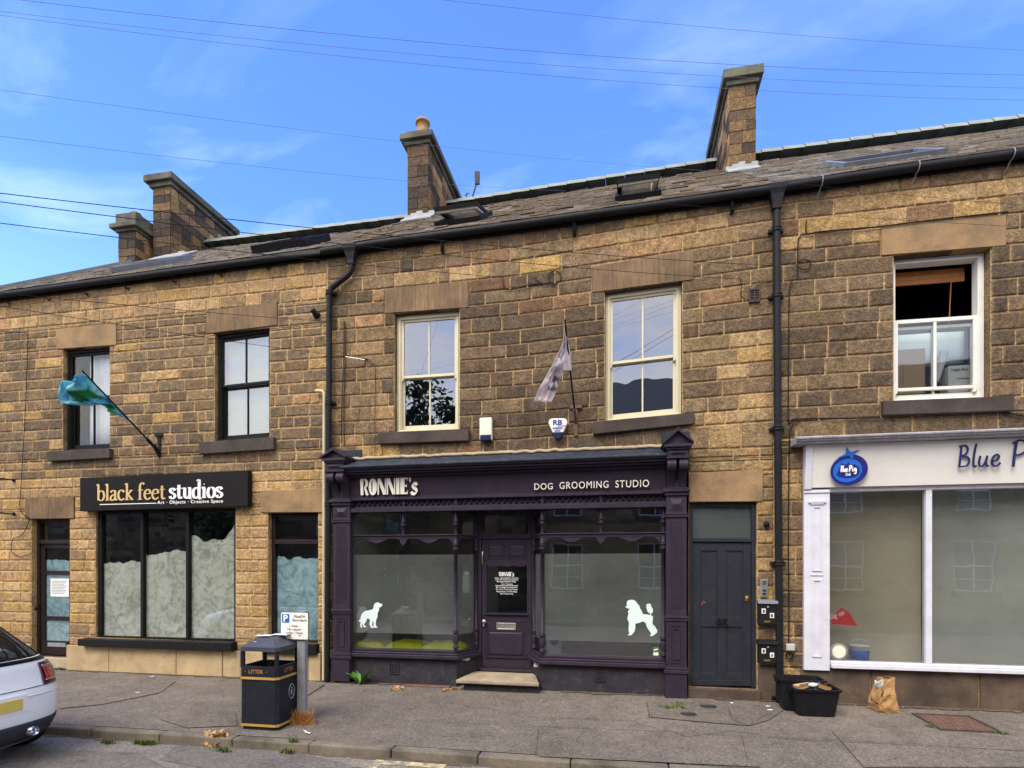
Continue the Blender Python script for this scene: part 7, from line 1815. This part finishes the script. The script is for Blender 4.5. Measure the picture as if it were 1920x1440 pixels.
# broad-leaved weed at the purple wall
cx_, cy_, cz_ = Gp(672, 1284); e = empty('dock_plant', (cx_, cy_+.05, cz_), 0, 'broad leaved green weed growing at the foot of the purple shopfront', 'plant'); cy_ += .04
rl_ = random.Random(4)
for k in range(11):
    a = R_(-170+k*34+rl_.uniform(-12, 12)); L_ = rl_.uniform(.17, .33); up = rl_.uniform(.55, 1.4); wd = L_*.17; mb = MB(); bow = rl_.uniform(.4, .9)
    ca, sa = math.cos(a), math.sin(a)*.6
    def lf_(s, t):
        r = L_*t; w2 = wd*math.sin(math.pi*min(1, t*.92+.06))**.8*(s-.5)*2; z = L_*up*t-bow*L_*t*t*.8+abs(s-.5)*.04*t
        return (cx_+ca*r-sa*w2, min(cy_+sa*r+ca*w2, -.01), cz_+max(.006, z))
    mb.grid(lf_, 4, 8); mb.build('leaf', M['leaf_green'], e, recalc=False)

# ---------------------------------------------------------------- things standing in the windows
def cushion(label, u0, u1, yc, seed):
    xa, xb = P(u0, 0, yc)[0], P(u1, 0, yc)[0]; zb = z_sillL-.10; xm = (xa+xb)/2; w_ = (xb-xa)/2; mb = MB(); N = 22
    vs = []; top = []
    def sq(s, t, sg):
        x, y = s*2-1, t*2-1; h = max(0, (1-abs(x)**3.2))*max(0, (1-abs(y)**3.2)); h = h**.55; k = 1-.10*(1-abs(x))*abs(y)**2
        n = mnoise.noise(Vector((x*2.4, y*2.4, seed)))
        return (xm+x*w_*(1-.07*(1-y*y)*abs(x)), yc+y*.24, zb+.095+sg*.095*h*(1+.25*n)+(.006*n))
    mb.grid(lambda s, t: sq(s, t, 1), N, 14); mb.grid(lambda s, t: sq(s, t, -1), N, 14)
    o = mb.build('cushion', M['lime_fabric']); tag(o, label, 'cushion', 'lime cushions in the grooming shop window')
    pg = MB(); q = []
    for k in range(48):
        a = 2*math.pi*k/48; c_, s_ = math.cos(a), math.sin(a); sx = math.copysign(abs(c_)**.35, c_); sy = math.copysign(abs(s_)**.35, s_); q.append((xm+sx*w_*.99, yc+sy*.238, zb+.095))
    pg.tube(q, .006, 5, closed=True); pg.build('piping', M['lime_fabric'], o)
cushion('lime green cushion on the window bed below the standing dog decal', 665, 731, .36, 1)
cushion('middle lime green cushion on the window bed, between the other two', 731, 803, .37, 2)
cushion('lime green cushion on the window bed beside the splayed pane', 797, 876, .38, 3)
e = empty('storage_tub', (P(1038, 0, .35)[0], .35, z_sillR-.14), 0, 'pale blue tub with dark scooped handle in the poodle decal window', 'tub'); zt_ = P(1038, 1196, .35)[1]
xa, xb = P(1025, 0, .3)[0], P(1054, 0, .3)[0]
mb = MB(); mb.hexa([(xa+.02, .3, z_sillR-.14), (xb-.02, .3, z_sillR-.14), (xb, .28, zt_), (xa, .28, zt_), (xa+.02, .5, z_sillR-.14), (xb-.02, .5, z_sillR-.14), (xb, .52, zt_), (xa, .52, zt_)]); mb.build('body', M['tub_blue'], e, bevel=.012)
mb = MB(); xm = (xa+xb)/2; mb.prism([(xm-.07, zt_-.01)]+[(xm+.07*math.cos(R_(a)), zt_-.02+.08*math.sin(R_(a))) for a in range(180, 361, 20)]+[(xm+.07, zt_-.01)], .272, .284); mb.build('handle', M['ink'], e)
# deli window
zb_ = zwb-.03
PLB = ('round cream plate propped low behind the deli pane', 'plate'); c = rayat(1573, 1222, .026)
mb = MB(); mb.lathe([(.112, 0), (.110, .006), (.07, .012), (.002, .012)], (c.x, .030, c.z), 30, axis='y'); tag(mb.build('plate', M['alarm_cream']), *PLB)
e = empty('bucket', (P(1620, 0, .2)[0], .2, zb_), 0, 'small white bucket with blue band on the deli window bed', 'bucket'); c = rayat(1620, 1236, .027)
hb = (1238-1206)*7.0/1053
mb = MB(); cy_ = .0315
def half(mbx, r0, r1, z0, z1, y):    # shallow tub close behind the pane
    mbx.add([(c.x-r0, y, z0), (c.x+r0, y, z0), (c.x+r1, y, z1), (c.x-r1, y, z1)], [(0, 1, 2, 3)])
mb = MB(); mb.lathe([(.098, 0), (.118, hb), (.124, hb), (.124, hb+.012), (.10, hb+.012), (.09, .02)], (c.x, .165, zb_), 22); mb.build('body', M['paper'], e)
mb = MB(); mb.lathe([(.105, hb*.15), (.118, hb*.75)], (c.x, .17, zb_), 22, caps=False); mb.build('band', M['sign_blue'], e, solid=.003)
mb = MB(); mb.tube([(c.x+.118*math.cos(R_(a)), .17, zb_+hb+.09*math.sin(R_(a))) for a in range(0, 181, 15)], .004, 5); mb.build('handle', M['paper'], e)
mb = MB(); q = [(1557, 1158), (1578, 1139), (1592, 1148), (1608, 1174), (1560, 1170)]; mb.prism([P(u, v, .028) for u, v in q], .0285, .031); rc = tag(mb.build('offer_card', M['red_card']), 'tilted red offer card inside the deli window', 'card')
mb = MB(); vs, fs = text_mesh('Big on', 0, .02); a0 = P(1558, 1165, .027); vv = fit(vs, 0, .19, 0, .085, 0); mb.add([(a0[0]+v[0]*.93-v[2]*.3, .0268, a0[1]+v[0]*.38+v[2]) for v in vv], fs); mb.build('lettering', M['letter_white'], rc)
# boxes on the upper right window board
def wbox(name, label, u0, u1, v0, v1, y0, y1, m):
    xa, zt = P(u0, v0, y0); xb, zb = P(u1, v1, y0); mb = MB(); mb.box(xa, xb, y0, y1, zb, zt); o = mb.build(name, M[m], bevel=.004); tag(o, label, 'box'); return o, xa, xb, zb, zt
o, xa, xb, zb, zt = wbox('cardboard_box', 'square tan cardboard box behind the white open sash window', 1683, 1735, 656, 737, .30, .52, 'card')
mb = MB(); mb.box(xa+.06, xa+.068, .296, .2995, zb+.05, zt-.18); mb.build('crease', M['kraft'], o)
o, xa, xb, zb, zt = wbox('paper_box', 'pale box with dark lettering behind the white open sash window', 1778, 1832, 686, 737, .30, .50, 'sign_white')
mb = MB(); text(mb, 'Delight Blue', xa+.03, xb-.11, zt-.085, zt-.04, .298, .002, .01); text(mb, 'printing papers', xa+.10, xb-.06, zt-.195, zt-.165, .298, .002, .005); mb.lathe([(.02, 0), (.02, .002)], (xb-.06, .299, zt-.06), 14, axis='y'); mb.build('lettering', M['ink'], o)
mb = MB(); a = rayat(1752, 716, .36); b = rayat(1770, 660, .36); mb.tube([tuple(a), tuple(b)], [.05, .055], 16); tag(mb.build('paper_roll', M['paper']), 'white paper roll leaning between the boxes in the white sash window', 'paper roll')

# ---------------------------------------------------------------- parked car
CX, CY, CZ = -5.86, -3.80, ROAD_Z
e = empty('parked_car', (CX-1.9, CY, CZ), 0, 'white three door hatchback with black roof parked at the kerb, seen from its rear corner', 'car')
LV = [(.17, -.16, .77), (.26, -.06, .815), (.36, -.015, .84), (.46, 0, .850), (.60, 0, .855), (.70, -.012, .855), (.78, -.045, .85), (.88, -.075, .838), (.96, -.10, .815), (1.02, -.15, .775)]
FX = [(.17, -3.75), (.36, -3.92), (.6, -3.95), (.74, -3.86), (.84, -3.62), (.96, -3.1), (1.02, -2.85)]
def lv(T_, z, k):
    if z <= T_[0][0]: return T_[0][k]
    for a, b in zip(T_, T_[1:]):
        if z <= b[0]: t = (z-a[0])/(b[0]-a[0]); return a[k]+(b[k]-a[k])*t
    return T_[-1][k]
GH = [(1.00, -.15, .775, -2.90), (1.08, -.22, .735, -2.68), (1.2, -.36, .68, -2.42), (1.30, -.48, .635, -2.20), (1.36, -.56, .605, -2.05)]
def outline(xr, xf, w_, NN=3.4, rl=.62, fl_=.8, n=20):
    """plan ring; index 0..2n = rear from -y side to +y side, then front"""
    out = []
    for i in range(2*n+1):
        ph = R_(-90+180*i/(2*n)); s_, c_ = math.sin(ph), math.cos(ph)
        out.append((xr-rl+rl*abs(c_)**(2/NN), w_*math.copysign(abs(s_)**(2/NN), s_)))
    for i in range(2*n+1):
        ph = R_(90-180*i/(2*n)); s_, c_ = math.sin(ph), math.cos(ph)
        out.append((xf+fl_-fl_*abs(c_)**(2/2.6), w_*.96*math.copysign(abs(s_)**(2/2.6), s_)))
    return out
def CB(i, z, n=20): return outline(lv(LV, z, 1), lv(FX, z, 1), lv(LV, z, 2))[i]
zs = [.17, .22, .26, .31, .36, .41, .46, .53, .60, .65, .70, .74, .78, .83, .88, .92, .96, .99, 1.02]
mb = MB(); rings = [[(CX+x, CY+y, CZ+z) for x, y in outline(lv(LV, z, 1), lv(FX, z, 1), lv(LV, z, 2))] for z in zs]; m_ = len(rings[0])
mb.add([p for r in rings for p in r], [(k*m_+i, k*m_+(i+1) % m_, (k+1)*m_+(i+1) % m_, (k+1)*m_+i) for k in range(len(rings)-1) for i in range(m_)]+[tuple(reversed(range(m_))), tuple(range((len(rings)-1)*m_, len(rings)*m_))], None, True)
body = mb.build('body', M['car_white'], e)
# wheel arches cut through the sills
WR = .31; WX = (-.66, -3.12)
cut = MB()
for wx in WX:
    for s_ in (-1, 1): cut.tube([(CX+wx, CY+s_*.95, CZ+WR-.005), (CX+wx, CY+s_*.58, CZ+WR-.005)], .36, 32)
co_ = cut.build('wheel_arch', M['car_black'])
bm_ = body.modifiers.new('b', 'BOOLEAN'); bm_.object = co_; bm_.operation = 'DIFFERENCE'; bm_.solver = 'EXACT'
dg = bpy.context.evaluated_depsgraph_get(); nme = bpy.data.meshes.new_from_object(body.evaluated_get(dg)); body.modifiers.clear(); body.data = nme
bpy.data.objects.remove(co_)
mb = MB(); rings = [[(CX+x, CY+y, CZ+z) for x, y in outline(xr, xf, w_, 3.0, .5, .9)] for z, xr, w_, xf in GH]; m_ = len(rings[0])
mb.add([p for r in rings for p in r], [(k*m_+i, k*m_+(i+1) % m_, (k+1)*m_+(i+1) % m_, (k+1)*m_+i) for k in range(len(rings)-1) for i in range(m_)], None, True); mb.build('glasshouse', M['car_glass'], e)
mb = MB(); RF = [(1.345, -.50, .625, -2.10), (1.37, -.50, .615, -2.05), (1.40, -.53, .585, -1.95), (1.425, -.62, .52, -1.82), (1.44, -.80, .40, -1.6), (1.448, -1.0, .2, -1.35)]
rings = [[(CX+x, CY+y, CZ+z) for x, y in outline(xr, xf, w_, 3.0, .5, .7)] for z, xr, w_, xf in RF]
mb.add([p for r in rings for p in r], [(k*m_+i, k*m_+(i+1) % m_, (k+1)*m_+(i+1) % m_, (k+1)*m_+i) for k in range(len(rings)-1) for i in range(m_)]+[tuple(range((len(rings)-1)*m_, len(rings)*m_)), tuple(reversed(range(m_)))], None, True); mb.build('roof', M['car_black'], e)
for s_ in (-1, 1):   # rear pillars
    mb = MB(); pr = []
    for (z, xr, w_, xf) in GH:
        o_ = outline(xr, xf, w_, 3.0, .5, .9); i0, i1 = (33, 39) if s_ > 0 else (1, 7)
        pr.append([(CX+o_[i][0]*1.0+.006*(1 if abs(o_[i][1]) < w_*.97 else 0), CY+o_[i][1]*1.008, CZ+z) for i in range(i0, i1+1)])
    k_ = len(pr[0]); mb.add([p for r in pr for p in r], [(a*k_+i, a*k_+i+1, (a+1)*k_+i+1, (a+1)*k_+i) for a in range(len(pr)-1) for i in range(k_-1)], None, True); mb.build('rear_pillar', M['car_black'], e, solid=.006)
def surf_patch(name, m, i0, i1, z0, z1, off, nz=6, par_=None, taper=None, thick=.006):
    """a skin lying on the car body between outline stations and heights"""
    mb = MB(); n_ = i1-i0; vs = []
    for k in range(nz+1):
        z = z0+(z1-z0)*k/nz; o_ = outline(lv(LV, z, 1), lv(FX, z, 1), lv(LV, z, 2), n=20)
        for i in range(n_+1):
            s_ = i/n_; ii = i0+s_*n_
            if taper: ii = taper(s_, k/nz)
            a = int(ii); f = ii-a; p = (o_[a][0]*(1-f)+o_[min(a+1, 40)][0]*f, o_[a][1]*(1-f)+o_[min(a+1, 40)][1]*f)
            l = math.hypot(p[0]-(lv(LV, z, 1)-.6), p[1]); vs.append((CX+p[0]+off*(p[0]-(lv(LV, z, 1)-.6))/l, CY+p[1]+off*p[1]/l, CZ+z))
    mb.add(vs, [(k*(n_+1)+i, k*(n_+1)+i+1, (k+1)*(n_+1)+i+1, (k+1)*(n_+1)+i) for k in range(nz) for i in range(n_)], None, True)
    return mb.build(name, M[m], par_ or e, solid=thick)
surf_patch('rear_valance', 'car_trim', 1, 39, .19, .40, .008, 6, taper=lambda s, t: 20+(s-.5)*38*(1 if t < .6 else 1-.06*(t-.6)/.4))
for sg in (1, -1):
    F_ = (lambda a, b: (lambda s, t: (a(t)+(b(t)-a(t))*s) if sg > 0 else (40-a(t)-(b(t)-a(t))*s)))
    tl_ = surf_patch('tail_light', 'tail_dark', 0, 10, .735, .965, .012, 8, taper=(lambda g: (lambda s, t: g(s, t)))(F_(lambda t: 25.6+.5*t, lambda t: 33.8-1.2*abs(t-.45))))
    surf_patch('red_lens', 'tail_red', 0, 8, .79, .925, .022, 6, tl_, taper=(lambda g: (lambda s, t: g(s, t)))(F_(lambda t: 26.6, lambda t: 32.6-.6*t)))
    surf_patch('chrome_trim', 'chrome', 0, 8, .778, .79, .024, 1, tl_, taper=(lambda g: (lambda s, t: g(s, t)))(F_(lambda t: 26.2, lambda t: 33.4)))
    surf_patch('chrome_trim', 'chrome', 0, 8, .925, .935, .024, 1, tl_, taper=(lambda g: (lambda s, t: g(s, t)))(F_(lambda t: 26.4, lambda t: 32.8)))
surf_patch('tailgate_gap', 'ink', 8, 32, .733, .740, .003, 1, thick=.003)
surf_patch('bumper_crease', 'car_white', 4, 36, .655, .668, .005, 1, thick=.006)
mb = MB(); pr = [(CX+.006, -.34, .515), (CX+.006, .34, .515)]
mb.hexa([(CX-.01, CY-.33, CZ+.52), (CX-.01, CY+.33, CZ+.52), (CX-.01, CY+.31, CZ+.695), (CX-.01, CY-.31, CZ+.695), (CX+.004, CY-.33, CZ+.52), (CX+.004, CY+.33, CZ+.52), (CX+.004, CY+.31, CZ+.695), (CX+.004, CY-.31, CZ+.695)]); mb.build('plate_recess', M['car_white'], e, bevel=.003)
mb = MB(); mb.box(CX+.002, CX+.016, CY-.26, CY+.26, CZ+.55, CZ+.66); mb.build('number_plate', M['plate_yellow'], e, bevel=.003)
mb = MB(); mb.tube([(CX-.15, CY+.36, CZ+.305), (CX+.035, CY+.36, CZ+.305)], .042, 18, caps=False); mb.lathe([(.03, 0), (.03, .001)], (CX-.02, CY+.36, CZ+.305), 14, axis='x'); mb.build('exhaust', M['chrome'], e, solid=.006)
mb = MB(); vs, fs = text_mesh('DS3', 0, .02, 1.1); vv = fit(vs, 0, .125, 0, .034, 0); x_ = lv(LV, .79, 1); mb.add([(CX+x_-.035+.003-.04*(v[0]/.125), CY+.42+v[0], CZ+.775+v[2]) for v in vv], fs); mb.build('badge', M['ink'], e)
mb = MB(); mb.tube([(CX-.14, CY-.05, CZ+1.03), (CX-.12, CY+.10, CZ+1.045), (CX-.15, CY+.50, CZ+1.05)], [.016, .012, .006], 8); mb.build('wiper', M['car_black'], e)
surf_patch('window_base_trim', 'car_black', 4, 36, .985, 1.02, .006, 2)
for wx in WX:
    for s_ in (-1, 1):
        mb = MB(); yc_ = CY+s_*.745
        prof = [(.20, -.09), (.27, -.098), (.302, -.085), (WR, -.05), (WR, .05), (.302, .085), (.27, .098), (.20, .09)]
        vs = []; N = 36
        for r_, h in prof:
            for k in range(N): a = 2*math.pi*k/N; vs.append((CX+wx+r_*math.cos(a), yc_+h, CZ+WR+r_*math.sin(a)))
        mb.add(vs, [(i*N+k, i*N+(k+1) % N, (i+1)*N+(k+1) % N, (i+1)*N+k) for i in range(len(prof)-1) for k in range(N)], None, True)
        wh = mb.build('wheel', M['tyre'], e)
        mb = MB(); yo = yc_+s_*.07
        mb.lathe([(.20, -.13*s_*-1 if False else 0), (.205, .01), (.18, .02)], (CX+wx, yo, CZ+WR), 28, axis='y', caps=False); 
        for k in range(5):
            a = 2*math.pi*k/5; mb.tube([(CX+wx, yo, CZ+WR), (CX+wx+.19*math.cos(a), yo+.01*s_, CZ+WR+.19*math.sin(a))], [.04, .03], 6)
        mb.build('rim', M['steel'], wh)
for s_ in (-1, 1):
    mb = MB(); mb.ellip((CX-2.35, CY+s_*.90, CZ+1.0), (.09, .10, .07)); mb.build('wing_mirror', M['car_black'], e)

# ---------------------------------------------------------------- the other side of the street, seen mirrored in the panes
def opposite(label, xa, xb, yf, ze, zr, wins, seed):
    e = empty('opposite_house', ((xa+xb)/2, yf, 0), 0, label, 'house', 'houses across the street')
    r0 = random.Random(seed)
    ops = [(-x-w_/2, -x+w_/2, z, z+h) for x, z, w_, h in wins]
    sb = MB.build
    o = masonry('wall', None, -xb, -xa, courses(-.03, ze, .22, r0), [], ops, palA if seed % 2 else palB, None, seed, lens=(.3, .7))
    o.rotation_euler = (0, 0, math.pi); o.location = (0, yf, 0); o.parent = e; o.matrix_parent_inverse = Matrix.Translation(e.location).inverted()
    for x, z, w_, h in wins:
        mb = MB(); y = yf-.12
        frame4(mb, x-w_/2, x+w_/2, z, z+h, y-.05, y+.02, .06, .06, .06, .06); mb.box(x-w_/2, x+w_/2, y-.03, y+.02, z+h*.5-.03, z+h*.5+.03); mb.box(x-.02, x+.02, y-.02, y+.015, z, z+h); mb.box(x-w_/2, x+w_/2, y-.02, y+.012, z+h*.25-.012, z+h*.25+.012)
        wn = mb.build('window', M['white_paint'], e)
        g = MB(); g.box(x-w_/2, x+w_/2, y-.04, y-.03, z, z+h); g.build('pane', M['car_glass'], wn)
        sl = MB(); sl.box(x-w_/2-.12, x+w_/2+.12, yf-.2, yf+.08, z-.16, z); sl.build('sill', M['sill_stone'], wn)
    mb = MB(); yr_ = yf-3.6
    mb.prism([(0, 0)]*0+[(0, 0), (1, 0), (0, 1)], 0, 0) if False else None
    mb.add([(xa-.15, yf+.2, ze-.05), (xb+.15, yf+.2, ze-.05), (xb+.15, yr_, zr), (xa-.15, yr_, zr), (xa-.15, yf-7.4, ze-.05), (xb+.15, yf-7.4, ze-.05)], [(0, 1, 2, 3), (3, 2, 5, 4), (0, 3, 4), (1, 5, 2)], lin((104, 102, 102)))
    mb.build('roof', M['roof_slate'], e, solid=.08)
    mb = MB(); mb.box(xa, xb, yf-7.2, yf-7.0, -.05, ze); mb.box(xa, xa+.2, yf-7.0, yf-.32, -.05, ze); mb.box(xb-.2, xb, yf-7.0, yf-.32, -.05, ze); mb.build('side_wall', M['lintel_plain'], e)
opposite('taller stone house across the street, mirrored in the deli and poodle windows', -3.6, 24, -13.0, 6.2, 9.8, [(-2.0, .9, 1.2, 1.7), (-2.0, 3.6, 1.1, 1.4), (1.2, .9, 1.2, 1.7), (1.2, 3.6, 1.1, 1.4), (4.4, 3.6, 1.1, 1.4), (4.4, .9, 1.2, 1.7), (7.6, .9, 1.2, 1.7), (7.6, 3.6, 1.1, 1.4), (11.5, .9, 1.2, 1.7), (11.5, 3.6, 1.1, 1.4), (15.5, .9, 1.2, 1.7), (15.5, 3.6, 1.1, 1.4)], 41)
opposite('lower stone house across the street, mirrored in the standing dog window', -27, -3.75, -13.4, 4.8, 7.0, [(-9.0, .9, 1.2, 1.5), (-12.2, .9, 1.2, 1.5), (-9.0, 3.0, 1.0, 1.2), (-12.2, 3.0, 1.0, 1.2), (-15.5, .9, 1.2, 1.5)], 44)
def tree(label, x, y, h, rad, seed, n=2600, grp='trees across the street', base=.35):
    r = random.Random(seed); e = empty('tree', (x, y, -.1), 0, label, 'tree', grp)
    mb = MB(); mb.tube([(x, y, -.2), (x+.05, y, h*.3), (x-.05, y+.1, h*.6), (x, y, h*.85)], [.22, .17, .10, .03], 10); tops = []
    for k in range(7):
        a = r.uniform(0, 6.28); z = h*r.uniform(.3, .7); l = rad*r.uniform(.5, .9); p = (x+math.cos(a)*l, y+math.sin(a)*l, z+l*.6); mb.tube([(x, y, z), ((x+p[0])/2, (y+p[1])/2, z+l*.25), p], [.07, .05, .02], 6); tops.append(p)
    mb.build('trunk', M['bark'], e)
    mb = MB(); cl = [(x+r.gauss(0, rad*.45), y+r.gauss(0, rad*.45), h*r.uniform(base, 1.0), rad*r.uniform(.25, .45)) for _ in range(26)]
    for i in range(n):
        c = r.choice(cl); v = Vector((r.gauss(0, 1), r.gauss(0, 1), r.gauss(0, 1))).normalized()*c[3]*r.uniform(.5, 1.0)
        p = Vector(c[:3])+v; s_ = r.uniform(.06, .14); a = Vector((r.gauss(0, 1), r.gauss(0, 1), r.gauss(0, 1))).normalized(); b = a.orthogonal().normalized(); k = r.uniform(.5, 1.4)
        col = (.045*k, .085*k, .022*k); mb.add([tuple(p-a*s_), tuple(p+b*s_*.6), tuple(p+a*s_), tuple(p-b*s_*.6)], [(0, 1, 2, 3)], col)
    mb.build('crown', M['tree_leaf'], e, recalc=False)
tree('leafy tree across the street, mirrored in a cream sash window', -8.1, -12.2, 8.7, 1.7, 51, 3600)
tree('dark bushy tree across the street, mirrored in the whitewashed shop window', -15.8, -11.6, 4.6, 1.7, 52, 2600, base=.15)
tree('smaller bushy tree across the street, mirrored in the purple shop window', -8.9, -11.7, 3.3, 1.3, 53, 2200, base=.12)
